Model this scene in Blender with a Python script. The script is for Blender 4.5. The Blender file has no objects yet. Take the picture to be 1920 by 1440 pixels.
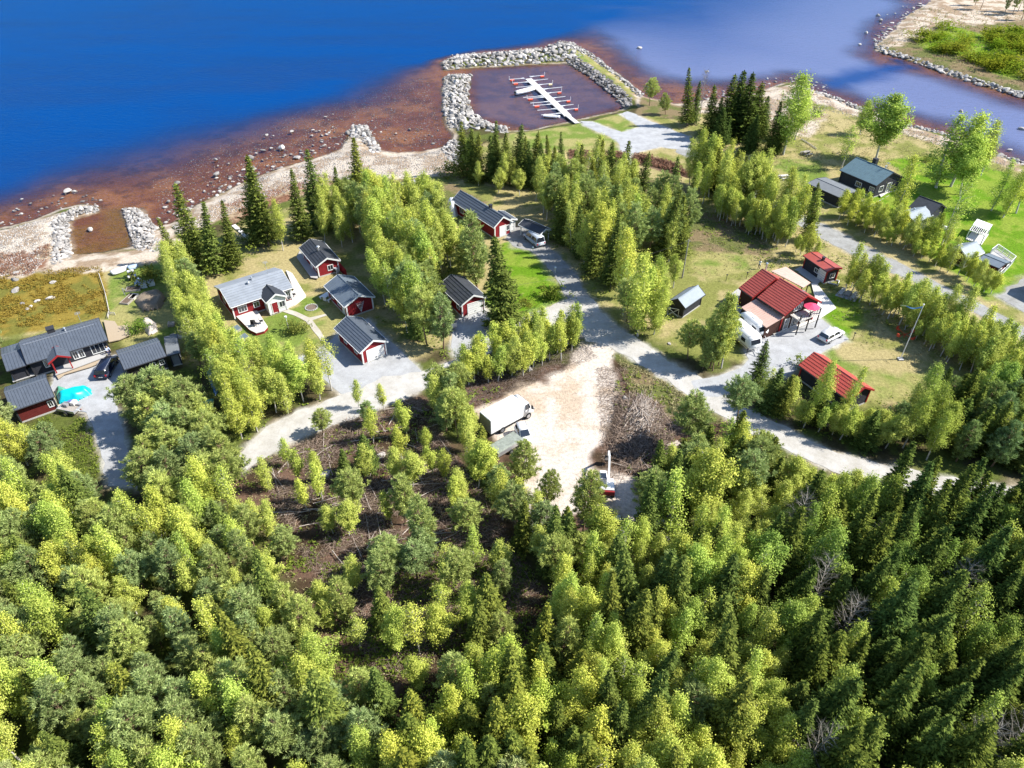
import bpy, bmesh, math, random
import numpy as np
from mathutils import Vector, Matrix
from mathutils.geometry import tessellate_polygon
R=math.radians
S=bpy.context.scene
C=S.collection
rng=np.random.default_rng(7)
random.seed(11)
# ---------------------------------------------------------------- camera, sky, sun, exposure
CAMH=60.0; PITCH=39.0; FPX=1333.0
cam=bpy.data.cameras.new('camera'); camo=bpy.data.objects.new('camera',cam); C.objects.link(camo)
camo.location=(0,0,CAMH); camo.rotation_euler=(R(90-PITCH),0,0)
cam.sensor_width=36; cam.lens=36*FPX/1920; cam.clip_end=6000; cam.clip_start=.5
S.camera=camo
SUN_EL=46.0; SUN_ROT=88.0        # sun stands to the right (+x), a touch beyond
w=bpy.data.worlds.new('World'); S.world=w; w.use_nodes=True
nt=w.node_tree; bg=nt.nodes['Background']
sky=nt.nodes.new('ShaderNodeTexSky'); sky.sky_type='NISHITA'; sky.sun_disc=False
sky.sun_elevation=R(SUN_EL); sky.sun_rotation=R(SUN_ROT)
sky.ozone_density=3.0; sky.dust_density=.3
nt.links.new(sky.outputs[0],bg.inputs[0]); bg.inputs[1].default_value=.12
sl=bpy.data.lights.new('sun','SUN'); sl.energy=4.9; sl.angle=R(.55); sl.color=(1,.96,.88)
so=bpy.data.objects.new('sun',sl); C.objects.link(so)
az=R(90-SUN_ROT)
sd_=Vector((math.cos(R(SUN_EL))*math.cos(az),math.cos(R(SUN_EL))*math.sin(az),math.sin(R(SUN_EL))))
so.rotation_euler=sd_.to_track_quat('Z','Y').to_euler()
S.view_settings.view_transform='Standard'; S.view_settings.look='None'
S.view_settings.gamma=1; S.view_settings.use_curve_mapping=False
S.view_settings.exposure=1.02
# ---------------------------------------------------------------- helpers
_s,_c=math.sin(R(PITCH)),math.cos(R(PITCH))
def W(px,py,z=0.):
    "world x, y of a photograph pixel on the level z"
    u=px-960; v=720-py
    dy=FPX*_c+v*_s; dz=-FPX*_s+v*_c
    t=(z-CAMH)/dz
    return (u*t,dy*t)
def PT(p,z=0.): return [W(a,b,z) for a,b in p]
def lin(c):
    c=c/255.; return c/12.92 if c<=.04045 else ((c+.055)/1.055)**2.4
def col(r,g,b,k=1.75): return (lin(r)/k,lin(g)/k,lin(b)/k)
def sdf(x,y,poly):
    "signed distance, positive inside"
    P=np.asarray(poly,float); n=len(P)
    d=np.full(x.shape,1e9); ins=np.zeros(x.shape,bool)
    for i in range(n):
        ax,ay=P[i]; bx,by=P[(i+1)%n]
        ex,ey=bx-ax,by-ay; L=ex*ex+ey*ey+1e-9
        t=np.clip(((x-ax)*ex+(y-ay)*ey)/L,0,1)
        d=np.minimum(d,(x-ax-t*ex)**2+(y-ay-t*ey)**2)
        if ay!=by:
            c=((ay>y)!=(by>y))&(x<(bx-ax)*(y-ay)/(by-ay)+ax); ins^=c
    d=np.sqrt(d); return np.where(ins,d,-d)
def hashn(ix,iy,s):
    h=(ix.astype(np.int64)*374761393+iy.astype(np.int64)*668265263+s*974711)&0xffffffff
    h=((h^(h>>13))*1274126177)&0xffffffff
    return ((h^(h>>16))&0xffff)/65535.
def vnoise(x,y,sc,s=0):
    x=x/sc+1000.; y=y/sc+1000.; ix=np.floor(x); iy=np.floor(y); fx=x-ix; fy=y-iy
    fx=fx*fx*(3-2*fx); fy=fy*fy*(3-2*fy)
    a=hashn(ix,iy,s);b=hashn(ix+1,iy,s);c=hashn(ix,iy+1,s);d=hashn(ix+1,iy+1,s)
    return (a*(1-fx)+b*fx)*(1-fy)+(c*(1-fx)+d*fx)*fy
def fbm(x,y,sc,s=0):
    return .5*vnoise(x,y,sc,s)+.27*vnoise(x,y,sc/2.1,s+1)+.15*vnoise(x,y,sc/4.3,s+2)+.08*vnoise(x,y,sc/9,s+3)
def sm(x): x=np.clip(x,0,1); return x*x*(3-2*x)
# ---- materials
def newmat(name):
    m=bpy.data.materials.new(name); m.use_nodes=True; nt=m.node_tree
    return m,nt,nt.nodes['Principled BSDF']
def mat(name,c,rough=.7,var=.12,scale=3.,metal=0.,bump=0.,bscale=20.,spec=.3,coords='Object',stretch=None):
    m,nt,b=newmat(name); N=nt.nodes; L=nt.links
    tc=N.new('ShaderNodeTexCoord'); src=tc.outputs[coords]
    if stretch:
        mp=N.new('ShaderNodeMapping'); mp.inputs['Scale'].default_value=stretch; L.new(src,mp.inputs[0]); src=mp.outputs[0]
    n=N.new('ShaderNodeTexNoise'); n.inputs['Scale'].default_value=scale; n.inputs['Detail'].default_value=6; n.inputs['Roughness'].default_value=.65
    L.new(src,n.inputs['Vector'])
    mr=N.new('ShaderNodeMapRange'); mr.inputs[1].default_value=.3; mr.inputs[2].default_value=.7
    mr.inputs[3].default_value=1-var; mr.inputs[4].default_value=1+var; L.new(n.outputs[0],mr.inputs[0])
    mx=N.new('ShaderNodeVectorMath'); mx.operation='SCALE'; mx.inputs[0].default_value=c[:3]; L.new(mr.outputs[0],mx.inputs['Scale'])
    L.new(mx.outputs[0],b.inputs['Base Color'])
    b.inputs['Roughness'].default_value=rough; b.inputs['Metallic'].default_value=metal
    b.inputs['Specular IOR Level'].default_value=spec
    if bump:
        n2=N.new('ShaderNodeTexNoise'); n2.inputs['Scale'].default_value=bscale; n2.inputs['Detail'].default_value=5; L.new(src,n2.inputs['Vector'])
        bp=N.new('ShaderNodeBump'); bp.inputs['Strength'].default_value=bump; bp.inputs['Distance'].default_value=.05
        L.new(n2.outputs[0],bp.inputs['Height']); L.new(bp.outputs[0],b.inputs['Normal'])
    return m
# ---- mesh builder
class MB:
    def __init__(s): s.v=[]; s.f=[]; s.m=[]
    def add(s,vs,fs,mi=0):
        o=len(s.v); s.v+= [tuple(v) for v in vs]; s.f+=[tuple(i+o for i in f) for f in fs]; s.m+=[mi]*len(fs); return s
    def box(s,x0,x1,y0,y1,z0,z1,mi=0):
        return s.add([(x0,y0,z0),(x1,y0,z0),(x1,y1,z0),(x0,y1,z0),(x0,y0,z1),(x1,y0,z1),(x1,y1,z1),(x0,y1,z1)],
          [(0,3,2,1),(4,5,6,7),(0,1,5,4),(1,2,6,5),(2,3,7,6),(3,0,4,7)],mi)
    def hexa(s,b,t,mi=0):
        "b, t: four bottom and four top points, anticlockwise"
        return s.add(list(b)+list(t),[(0,3,2,1),(4,5,6,7),(0,1,5,4),(1,2,6,5),(2,3,7,6),(3,0,4,7)],mi)
    def bar(s,p,q,w,h=None,mi=0,up=(0,0,1)):
        p=Vector(p);q=Vector(q);h=w if h is None else h
        d=(q-p).normalized(); u=Vector(up)
        if abs(d.dot(u))>.95: u=Vector((1,0,0))
        a=d.cross(u).normalized()*w/2; b=a.cross(d).normalized()*h/2
        return s.hexa([p-a-b,p+a-b,q+a-b,q-a-b],[p-a+b,p+a+b,q+a+b,q-a+b],mi)
    def tube(s,p,q,r0,r1=None,n=8,mi=0,cap=True):
        p=Vector(p);q=Vector(q);r1=r0 if r1 is None else r1
        d=(q-p).normalized(); u=Vector((0,0,1)) if abs(d.z)<.9 else Vector((1,0,0))
        a=d.cross(u).normalized(); b=d.cross(a)
        vs=[]
        for c,r in ((p,r0),(q,r1)):
            for i in range(n):
                t=2*math.pi*i/n; vs.append(c+a*r*math.cos(t)+b*r*math.sin(t))
        fs=[(i,(i+1)%n,n+(i+1)%n,n+i) for i in range(n)]
        if cap: fs+=[tuple(range(n-1,-1,-1)),tuple(range(n,2*n))]
        return s.add(vs,fs,mi)
    def prism(s,pts,z0,z1,mi=0):
        "upright prism over a ground outline (anticlockwise)"
        n=len(pts)
        A=sum(pts[i][0]*pts[(i+1)%n][1]-pts[(i+1)%n][0]*pts[i][1] for i in range(n))
        if A<0: pts=pts[::-1]
        vs=[(x,y,z0) for x,y in pts]+[(x,y,z1) for x,y in pts]
        return s.add(vs,[tuple(range(n-1,-1,-1)),tuple(range(n,2*n))]+[(i,(i+1)%n,n+(i+1)%n,n+i) for i in range(n)],mi)
    def xprism(s,prof,x0,x1,mi=0,f=None):
        "profile in (y,z), run along x"
        n=len(prof); vs=[(x0,y,z) for y,z in prof]+[(x1,y,z) for y,z in prof]
        return s.add(vs,[tuple(range(n-1,-1,-1)),tuple(range(n,2*n))]+[(i,(i+1)%n,n+(i+1)%n,n+i) for i in range(n)],mi)
    def yprism(s,prof,y0,y1,mi=0):
        "profile in (x,z), run along y"
        n=len(prof); vs=[(x,y0,z) for x,z in prof]+[(x,y1,z) for x,z in prof]
        return s.add(vs,[tuple(range(n)),tuple(range(2*n-1,n-1,-1))]+[(i,n+i,n+(i+1)%n,(i+1)%n) for i in range(n)],mi)
    def mesh(s,name,mats,smooth=False,bevel=0):
        me=bpy.data.meshes.new(name); me.from_pydata(s.v,[],s.f)
        if not isinstance(mats,(list,tuple)): mats=[mats]
        for m in mats: me.materials.append(m)
        if len(mats)>1: me.polygons.foreach_set('material_index',s.m)
        bm=bmesh.new(); bm.from_mesh(me); bmesh.ops.recalc_face_normals(bm,faces=bm.faces)
        if bevel: bmesh.ops.bevel(bm,geom=list(bm.edges),offset=bevel,segments=2,affect='EDGES',clamp_overlap=True)
        bm.to_mesh(me); bm.free()
        if smooth: me.polygons.foreach_set('use_smooth',[True]*len(me.polygons))
        me.update(); return me
    def build(s,name,mats,parent=None,smooth=False,bevel=0,loc=None,rz=None,label=None):
        return link(name,s.mesh(name,mats,smooth,bevel),parent,loc,rz,label)
def link(name,me,parent=None,loc=None,rz=None,label=None):
    o=bpy.data.objects.new(name,me); C.objects.link(o)
    if parent: o.parent=parent
    if loc is not None: o.location=loc
    if rz is not None: o.rotation_euler=(0,0,rz)
    if label: o['label']=label
    return o
def tag(o,label,cat,group=None,kind=None):
    o['label']=label; o['category']=cat
    if group: o['group']=group
    if kind: o['kind']=kind
    return o
def thing(name,label,cat,loc=(0,0,0),rz=0,group=None):
    o=bpy.data.objects.new(name,None); C.objects.link(o); o.empty_display_size=.2
    o.location=loc; o.rotation_euler=(0,0,rz); return tag(o,label,cat,group)
def copy_tree(root,loc,rz,label=None,scale=None):
    r=root.copy(); C.objects.link(r); r.location=loc; r.rotation_euler=(0,0,rz)
    if scale is not None: r.scale=scale
    if label: r['label']=label
    for ch in list(root.children):
        c=ch.copy(); C.objects.link(c); c.parent=r
        for g in ch.children:
            d=g.copy(); C.objects.link(d); d.parent=c
    return r
def npmesh(name,v,f,mats,mi=None):
    "numpy verts (n,3) and faces (m,k)"
    me=bpy.data.meshes.new(name); n=len(v); m,k=f.shape
    me.vertices.add(n); me.vertices.foreach_set('co',np.ascontiguousarray(v,dtype=np.float32).ravel())
    me.loops.add(m*k); me.loops.foreach_set('vertex_index',np.ascontiguousarray(f,dtype=np.int32).ravel())
    me.polygons.add(m); me.polygons.foreach_set('loop_start',np.arange(0,m*k,k,dtype=np.int32))
    me.polygons.foreach_set('loop_total',np.full(m,k,dtype=np.int32))
    for x in mats: me.materials.append(x)
    if mi is not None: me.polygons.foreach_set('material_index',np.asarray(mi,dtype=np.int32))
    me.update(calc_edges=True); me.validate(); return me
# ---------------------------------------------------------------- outlines of the land (photograph pixels -> ground)
ZW=-.7
LAND=PT([(-500,520),(-200,465),(0,428),(40,418),(75,408),(110,392),(150,385),(185,387),(182,398),(140,410),(128,420),(133,450),(138,476),(190,474),(252,463),
 (240,425),(230,395),(262,391),(290,425),(318,420),(345,405),(370,385),(400,372),(440,350),(480,330),(520,318),(560,305),(600,295),(640,280),
 (652,258),(668,238),(688,240),(698,262),(712,280),(745,288),(790,284),(830,276),(850,266),(846,248),(834,225),(830,185),(831,150),(842,141),(883,141),
 (882,157),(876,187),(888,214),(915,234),(955,245),(1000,243),(1080,225),(1165,205),(1174,200),(1150,168),(1100,137),(1062,119),(1000,122),(900,127),
 (832,132),(828,117),(850,107),(950,99),(1030,91),(1048,81),(1075,84),(1110,102),(1140,125),(1175,150),(1205,180),(1262,194),(1300,192),(1360,182),
 (1410,178),(1445,165),(1475,154),(1512,162),(1560,182),(1600,200),(1650,217),(1700,234),(1760,247),(1830,270),(1870,290),(1920,306),(2150,370),(2600,520)],ZW)
LAND+=[(320,160),(420,60),(420,-250),(-420,-250),(-420,120)]
FAR=PT([(1790,-70),(1758,-10),(1735,8),(1700,28),(1672,60),(1642,82),(1640,95),(1690,108),(1740,126),(1800,148),(1860,165),(1920,182),(2100,225),(2500,300),(2700,60),(2300,-90)],ZW)
DEEP=PT([(-1500,330),(-300,365),(0,332),(120,296),(260,250),(420,212),(560,165),(660,133),(760,116),(830,108),(900,93),(1000,78),(1050,62),(1100,38),(1170,12),(1240,-12),(1340,-60),(1700,-200),(-2600,-200)],ZW)
BLUE2=PT([(1528,152),(1590,128),(1650,118),(1720,122),(1700,135),(1660,150),(1600,168),(1560,168)],ZW)
BLUE3=PT([(1650,104),(1690,112),(1745,138),(1700,128)],ZW)
MID=PT([(1060,30),(1100,70),(1150,110),(1200,150),(1300,165),(1400,155),(1480,142),(1560,175),(1640,205),(1760,240),(1870,280),(2000,330),(2150,370),(2150,230),(1900,185),(1760,140),(1640,105),(1640,70),(1700,15),(1800,-120),(1300,-160),(1180,-60)],ZW)
DITCH=PT([(1068,285),(1160,290),(1210,296),(1262,312),(1290,330),(1275,322),(1215,306),(1160,302),(1070,296)],0)
# ground grid: fine where the picture is close, coarser far out
def axis(a,b,f0,f1): return a
ys=[]; y=-250.
while y<24: ys.append(y); y+=max(1.0,min(12,(24-y)*.12))
y=24.
while y<335: ys.append(y); y+= .38 if y<120 else .38+(y-120)*.0042
while y<3000: ys.append(y); y+=max(1.5,(y-330)*.18)
xs=[]; x=0.
while x<92: xs.append(x); x+=.42
while x<225: xs.append(x); x+=.8
while x<2200: xs.append(x); x+=max(2,(x-220)*.2)
xs=[-q for q in xs[:0:-1]]+xs
xs=np.array(xs); ys=np.array(ys)
GX,GY=np.meshgrid(xs,ys)
def wob(x,y,a,sc,s): return (fbm(x,y,sc,s)-.5)*2*a
sdl=sdf(GX,GY,LAND); sdf_=sdf(GX,GY,FAR); sdL=np.maximum(sdl,sdf_)
sdLw=sdL+wob(GX,GY,1.1,5,3)*.8
GZ=np.where(sdLw>0,ZW+sm(sdLw/5)*.7,ZW-.10-np.minimum(-sdLw*.035,3.))
GZ+=np.where(sdLw<0,(fbm(GX,GY,3,9)-.5)*.12,0)
sdd=sdf(GX,GY,DITCH); GZ-=sm((sdd+1.2)/1.6)*1.0
def land_z(x,y):
    a=np.array([float(x)]); b=np.array([float(y)])
    s=max(sdf(a,b,LAND)[0],sdf(a,b,FAR)[0])+(fbm(a,b,5,3)[0]-.5)*1.76
    return ZW+float(sm(s/5))*.7 if s>0 else ZW-.1-min(-s*.035,3)
# ---- colour zones (what the ground is made of)
n1=fbm(GX,GY,9,20); n2=fbm(GX,GY,2.6,30); n3=fbm(GX,GY,26,40)
def C3(c): return np.array(c)[None,None,:]
def mixc(base,c,m): return base*(1-m[...,None])+c*m[...,None]
forest=mixc(C3(col(92,84,58))*np.ones(GX.shape+(3,)),C3(col(108,118,58)),sm((n2-.38)*5))
drygrass=mixc(C3(col(196,180,128))*np.ones(GX.shape+(3,)),C3(col(150,152,84)),sm((n2*.5+n1*.5-.42)*6))
lawn=mixc(C3(col(132,152,70))*np.ones(GX.shape+(3,)),C3(col(182,174,112)),sm((n2*.4+n1*.6-.44)*6))
lush=mixc(C3(col(116,156,38))*np.ones(GX.shape+(3,)),C3(col(150,170,66)),sm((n2-.42)*5))
beach=mixc(C3(col(226,210,190))*np.ones(GX.shape+(3,)),C3(col(182,158,132)),sm((n2-.42)*6))
heath=mixc(C3(col(164,142,66))*np.ones(GX.shape+(3,)),C3(col(134,130,62)),sm((n2-.44)*6))
redheath=mixc(C3(col(158,116,92))*np.ones(GX.shape+(3,)),C3(col(196,172,140)),sm((n2-.45)*8))
slash=mixc(C3(col(128,102,86))*np.ones(GX.shape+(3,)),C3(col(88,72,56)),sm((n2-.42)*6))
sand=mixc(C3(col(242,228,214))*np.ones(GX.shape+(3,)),C3(col(222,200,176)),sm((n2*.6+n1*.4-.44)*6))
moor=mixc(C3(col(150,132,100))*np.ones(GX.shape+(3,)),C3(col(120,124,72)),sm((n2-.42)*6))
GC=forest.copy()
def zone(poly,colr,soft=1.2,amp=1.6,sc=5,seed=50):
    global GC
    P=np.array(poly); m=6
    jx=np.where((xs>P[:,0].min()-m)&(xs<P[:,0].max()+m))[0]; jy=np.where((ys>P[:,1].min()-m)&(ys<P[:,1].max()+m))[0]
    if not len(jx) or not len(jy): return
    sl=(slice(jy[0],jy[-1]+1),slice(jx[0],jx[-1]+1))
    X=GX[sl];Y=GY[sl]
    d=sdf(X,Y,poly)+wob(X,Y,amp,sc,seed)
    k=sm(d/soft+.5)
    GC[sl]=mixc(GC[sl],colr[sl],k)
Z=[ # village open ground
 ([(-60,640),(0,600),(215,500),(330,480),(450,420),(700,330),(860,300),(960,250),(1200,220),(1470,160),(1600,200),(1920,310),(2100,420),(2050,700),(1880,760),(1650,760),(1500,700),(1420,690),(1260,650),(1130,600),(1000,610),(900,680),(860,640),(700,720),(620,700),(420,700),(200,640)],drygrass,2,2),
 ([(-100,640),(-60,520),(100,505),(195,500),(207,590),(60,625)],heath,1.2,1.5),
 ([(205,505),(300,495),(340,560),(330,640),(250,660),(205,600)],lawn,1,1),
 ([(430,620),(560,575),(620,600),(650,650),(560,675),(500,690),(440,650)],lawn,.8,.8),
 ([(560,560),(640,545),(640,640),(600,625),(560,590)],lawn,.8,.8),
 ([(940,455),(1000,450),(1050,505),(1072,555),(1000,590),(930,612),(905,570),(930,500)],lush,.6,.6),
 ([(1310,475),(1400,478),(1400,505),(1330,525),(1300,500)],lawn,1,1.3),
 ([(1520,540),(1600,550),(1640,600),(1560,650),(1640,700),(1780,700),(1760,760),(1600,760),(1540,700),(1530,600)],lawn,2,2.6),
 ([(1530,600),(1560,545),(1620,560),(1600,620),(1590,640)],lush,1,1.6),
 ([(960,250),(1080,232),(1165,212),(1210,230),(1170,255),(1180,285),(1070,283),(960,275)],lawn,1,1.5),
 ([(1600,390),(1690,330),(1660,300),(1800,290),(1920,340),(2100,420),(2000,560),(1850,560),(1700,440)],lush,2,1.5),
 ([(1500,200),(1600,215),(1760,260),(1840,290),(1700,290),(1560,270),(1480,260)],drygrass,2,2),
 ([(1440,300),(1540,300),(1560,360),(1480,380)],lawn,2,2),
 ([(700,330),(840,340),(920,380),(860,400),(760,380)],moor,1,1.5),
 ([(1190,335),(1280,345),(1310,400),(1420,430),(1440,480),(1300,470),(1220,400)],moor,1,2),
 # pebbles along the shore
 ([(-300,470),(0,425),(75,408),(185,380),(185,400),(140,412),(135,470),(190,472),(255,463),(230,392),(262,388),(320,418),(345,470),(300,490),(200,510),(60,515),(-300,560)],beach,1,1.6),
 ([(330,400),(480,325),(640,275),(670,235),(715,270),(790,280),(855,262),(870,300),(850,330),(740,335),(690,320),(600,345),(480,385),(400,420),(340,440)],beach,1,1.6),
 ([(-60,480),(60,470),(90,455),(95,500),(60,515),(-60,520)],redheath,1,1.5),
 ([(400,390),(460,365),(600,330),(620,345),(480,400),(440,420)],redheath,1,1.5),
 ([(1060,80),(1110,100),(1205,178),(1195,190),(1130,150),(1075,105)],drygrass,1,.4),
 ([(1075,98),(1085,98),(1180,172),(1168,172),(1110,130)],lawn,3,2.5),
 ([(1180,170),(1300,185),(1440,160),(1500,155),(1700,232),(1920,305),(1910,320),(1680,245),(1560,200),(1480,185),(1440,200),(1290,215),(1200,205)],beach,1,1.3),
 ([(1205,180),(1280,200),(1280,225),(1190,215)],moor,1,1),
 ([(1430,200),(1500,190),(1560,215),(1520,260),(1440,240)],beach,2,2),
 ([(840,70),(840,155)],None,0,0),
 ([(1066,280),(1160,284),(1215,290),(1270,306),(1300,330),(1280,330),(1210,312),(1150,307),(1066,300)],slash,.8,.8),
 # far shore
 ([(1780,-60),(1735,5),(1650,80),(1645,95),(1760,132),(1960,195),(2300,260),(2300,-60)],moor,3,4),
 ([(1780,-60),(1735,5),(1700,28),(1650,80),(1680,90),(1720,70),(1760,50),(1920,40),(2100,60),(2200,-60)],beach,3,4),
 ([(1720,75),(1780,50),(1860,65),(1880,90),(1820,105),(1740,98)],lush,3,3),
 ([(1815,110),(1880,110),(1940,150),(1900,148),(1850,130)],lush,3,2),
 # clearing and cut ground
 ([(830,760),(870,700),(960,700),(1060,680),(1100,640),(1170,680),(1290,740),(1400,800),(1380,880),(1280,900),(1200,960),(1180,1040),(1050,1000),(900,860)],slash,1.5,2),
 ([(1170,672),(1300,745),(1380,790),(1300,800),(1200,770)],moor,1.5,1.5),
 ([(1090,640),(1140,648),(1160,700),(1150,760),(1130,830),(1120,870),(1160,880),(1190,930),(1180,980),(1130,960),(1080,975),(1030,1000),(990,1000),(985,930),(960,860),(930,800),(960,740),(1040,700),(1080,670)],sand,1.2,3.),
 ([(905,790),(890,770),(990,725),(1020,760),(1000,840),(940,840)],sand,.8,.8),
 ([(440,880),(640,790),(790,748),(900,920),(1050,1140),(900,1290),(700,1400),(600,1230),(500,1050)],slash,2.5,3),
]
ROADS={}
ROADS['gravel_road']=[(440,856),(500,803),(560,770),(640,743),(690,722),(718,704),(790,700),(850,678),(880,655),(930,625),(1000,590),(1060,562),(1085,556),(1112,562),(1125,585),(1160,613),(1210,645),(1260,680),(1300,702),(1345,735),(1400,768),(1450,790),(1510,820),(1560,845),(1640,868),(1760,893),(1870,908),(2030,930),(2030,960),(1870,940),(1760,925),(1640,905),(1560,880),(1500,855),(1430,825),(1370,790),(1310,755),(1262,722),(1200,682),(1150,652),(1100,640),(1082,618),(1075,598),(1030,612),(960,642),(900,670),(860,697),(820,712),(790,732),(745,752),(700,773),(640,791),(560,824),(510,848),(460,884)]
ROADS['driveway']=[(1068,566),(1052,534),(1024,494),(995,470),(962,462),(950,446),(955,425),(985,428),(1012,452),(1042,473),(1078,512),(1106,560),(1085,563)]
ROADS['garage_yard']=[(850,614),(862,585),(905,570),(916,583),(936,614),(884,655),(858,684),(845,650)]
ROADS['paved_yard']=[(558,672),(612,648),(640,620),(690,598),(732,640),(775,680),(797,704),(745,712),(690,744),(640,738),(600,706)]
ROADS['yard']=[(1310,742),(1296,715),(1345,706),(1390,690),(1404,674),(1392,655),(1400,640),(1440,618),(1470,606),(1538,597),(1592,636),(1552,655),(1500,692),(1470,706),(1420,716),(1380,732),(1345,745)]
ROADS['parking_yard']=[(100,724),(104,700),(160,690),(214,666),(232,695),(228,725),(213,755),(226,790),(238,830),(256,870),(262,912),(203,912),(188,850),(176,800),(160,772),(120,768)]
ROADS['landing_ground']=[(1085,226),(1110,228),(1165,248),(1200,238),(1163,214),(1176,209),(1240,236),(1292,256),(1296,282),(1240,276),(1200,284),(1184,290),(1166,284),(1156,262),(1096,236)]
ROADS['village_road']=[(1276,268),(1340,300),(1410,348),(1480,392),(1560,428),(1636,468),(1736,519),(1826,565),(1990,652),(2100,712),(2100,750),(1884,616),(1784,561),(1694,521),(1614,486),(1545,450),(1470,405),(1395,360),(1330,315),(1270,285)]
ROADS['side_yard']=[(1868,556),(1925,520),(2000,520),(2000,620),(1900,575)]
for z_ in Z:
    if z_[1] is None: continue
    zone(PT(z_[0]),z_[1],z_[2],z_[3],seed=50+len(z_[0]))
verge=mixc(C3(col(206,190,164))*np.ones(GX.shape+(3,)),C3(col(160,148,112)),sm((n2-.42)*6))
gravc=C3(col(232,228,220))*np.ones(GX.shape+(3,)); gravd=C3(col(188,186,180))*np.ones(GX.shape+(3,))
for k_,p in ROADS.items():
    P=PT(p); c0=np.mean(P,0)
    zone(P,verge,2.6,1.6,2.5)
    zone(P,gravc if k_ not in('driveway','village_road','side_yard') else gravd,1.3,.7,1.3,60)
# lake bed: rusty brown shallows, darker and sandier in places
bedc=mixc(C3(col(156,108,78))*np.ones(GX.shape+(3,)),C3(col(190,138,94)),sm((n1-.4)*4))
bedc=mixc(bedc,C3(col(104,78,56)),sm((n2-.52)*7)*.5)
basin=PT([(120,400),(240,385),(260,470),(130,485)],ZW)
bedc=mixc(bedc,C3(col(164,128,62)),sm(sdf(GX,GY,basin)/4+.5)*sm((n1-.3)*3))
GC=mixc(GC,bedc,sm(-sdLw/.8))
GC=mixc(GC,beach*.92,sm((sdLw+.6)/1.)*sm(1.6-sdLw/1.1)*.8)
v=np.stack([GX,GY,GZ],-1).reshape(-1,3); ny,nx=GX.shape
ii=np.arange(ny*nx).reshape(ny,nx)
f=np.stack([ii[:-1,:-1],ii[:-1,1:],ii[1:,1:],ii[1:,:-1]],-1).reshape(-1,4)
gm,nt,b=newmat('ground'); N=nt.nodes; L=nt.links
at=N.new('ShaderNodeAttribute'); at.attribute_name='soil'
tc=N.new('ShaderNodeTexCoord')
na=N.new('ShaderNodeTexNoise'); na.inputs['Scale'].default_value=2.2; na.inputs['Detail'].default_value=8; na.inputs['Roughness'].default_value=.78; L.new(tc.outputs['Object'],na.inputs['Vector'])
mr=N.new('ShaderNodeMapRange'); mr.inputs[1].default_value=.32; mr.inputs[2].default_value=.68; mr.inputs[3].default_value=.62; mr.inputs[4].default_value=1.38; L.new(na.outputs[0],mr.inputs[0])
sc=N.new('ShaderNodeVectorMath'); sc.operation='SCALE'; L.new(at.outputs['Color'],sc.inputs[0]); L.new(mr.outputs[0],sc.inputs['Scale'])
L.new(sc.outputs[0],b.inputs['Base Color']); b.inputs['Roughness'].default_value=1; b.inputs['Specular IOR Level'].default_value=.05
nb=N.new('ShaderNodeTexNoise'); nb.inputs['Scale'].default_value=4.5; nb.inputs['Detail'].default_value=7; nb.inputs['Roughness'].default_value=.75; L.new(tc.outputs['Object'],nb.inputs['Vector'])
bp=N.new('ShaderNodeBump'); bp.inputs['Strength'].default_value=.55; bp.inputs['Distance'].default_value=.25; L.new(nb.outputs[0],bp.inputs['Height']); L.new(bp.outputs[0],b.inputs['Normal'])
me=npmesh('ground',v,f,[gm])
ca=me.color_attributes.new('soil','FLOAT_COLOR','POINT')
rgba=np.ones((ny*nx,4),np.float32); rgba[:,:3]=GC.reshape(-1,3); ca.data.foreach_set('color',rgba.ravel())
me.polygons.foreach_set('use_smooth',[True]*len(me.polygons))
g=link('ground',me); g['kind']='structure'
# ---- lake surface
sub=sdLw<2.2
keep=(sub[:-1,:-1]|sub[:-1,1:]|sub[1:,1:]|sub[1:,:-1]).reshape(-1)
fw=f[keep]; used=np.unique(fw); remap=-np.ones(ny*nx,int); remap[used]=np.arange(len(used))
vw=v[used].copy(); vw[:,2]=ZW
dsh=np.clip(-sdLw,0,None); ddp=np.clip(-sdf(GX,GY,DEEP)+wob(GX,GY,9,34,71),0,None)
deep=dsh/(dsh+ddp+1e-6)
deep=np.where(ddp<=0,1,deep)
deep=sm((deep-.12)/.86)*.96*(.86+.28*fbm(GX*.45,GY*1.3,16,93))
d2=sm((sdf(GX,GY,BLUE2)+wob(GX,GY,3,9,5))/10+.35)*.85
d2=np.maximum(d2,sm((sdf(GX,GY,BLUE3)+wob(GX,GY,2,6,5))/5+.4)*.75)
midd=sm((sdf(GX,GY,MID)+wob(GX,GY,6,22,15))/16+.30)  # pale sky reflection on the right-hand water, painted into the water colour
MARINA=PT([(875,130),(1070,118),(1185,200),(1000,248),(880,220)],ZW)
mar=sm(sdf(GX,GY,MARINA)/5+.2)
midd=np.maximum(midd,mar*.42)
deep=np.clip(np.maximum(deep,d2),0,1)
wm,nt,b=newmat('lake_water'); N=nt.nodes; L=nt.links
out=N['Material Output']
a1=N.new('ShaderNodeAttribute'); a1.attribute_name='depth'; a2=N.new('ShaderNodeAttribute'); a2.attribute_name='sheen_and_murk'
tc=N.new('ShaderNodeTexCoord')
mp=N.new('ShaderNodeMapping'); mp.inputs['Rotation'].default_value=(0,0,R(24)); mp.inputs['Scale'].default_value=(.55,1.6,1); L.new(tc.outputs['Object'],mp.inputs[0])
nw=N.new('ShaderNodeTexNoise'); nw.inputs['Scale'].default_value=.9; nw.inputs['Detail'].default_value=7; nw.inputs['Roughness'].default_value=.62; nw.inputs['Distortion'].default_value=.4; L.new(mp.outputs[0],nw.inputs['Vector'])
bp=N.new('ShaderNodeBump'); bp.inputs['Strength'].default_value=.5; bp.inputs['Distance'].default_value=.3; L.new(nw.outputs[0],bp.inputs['Height'])
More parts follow.
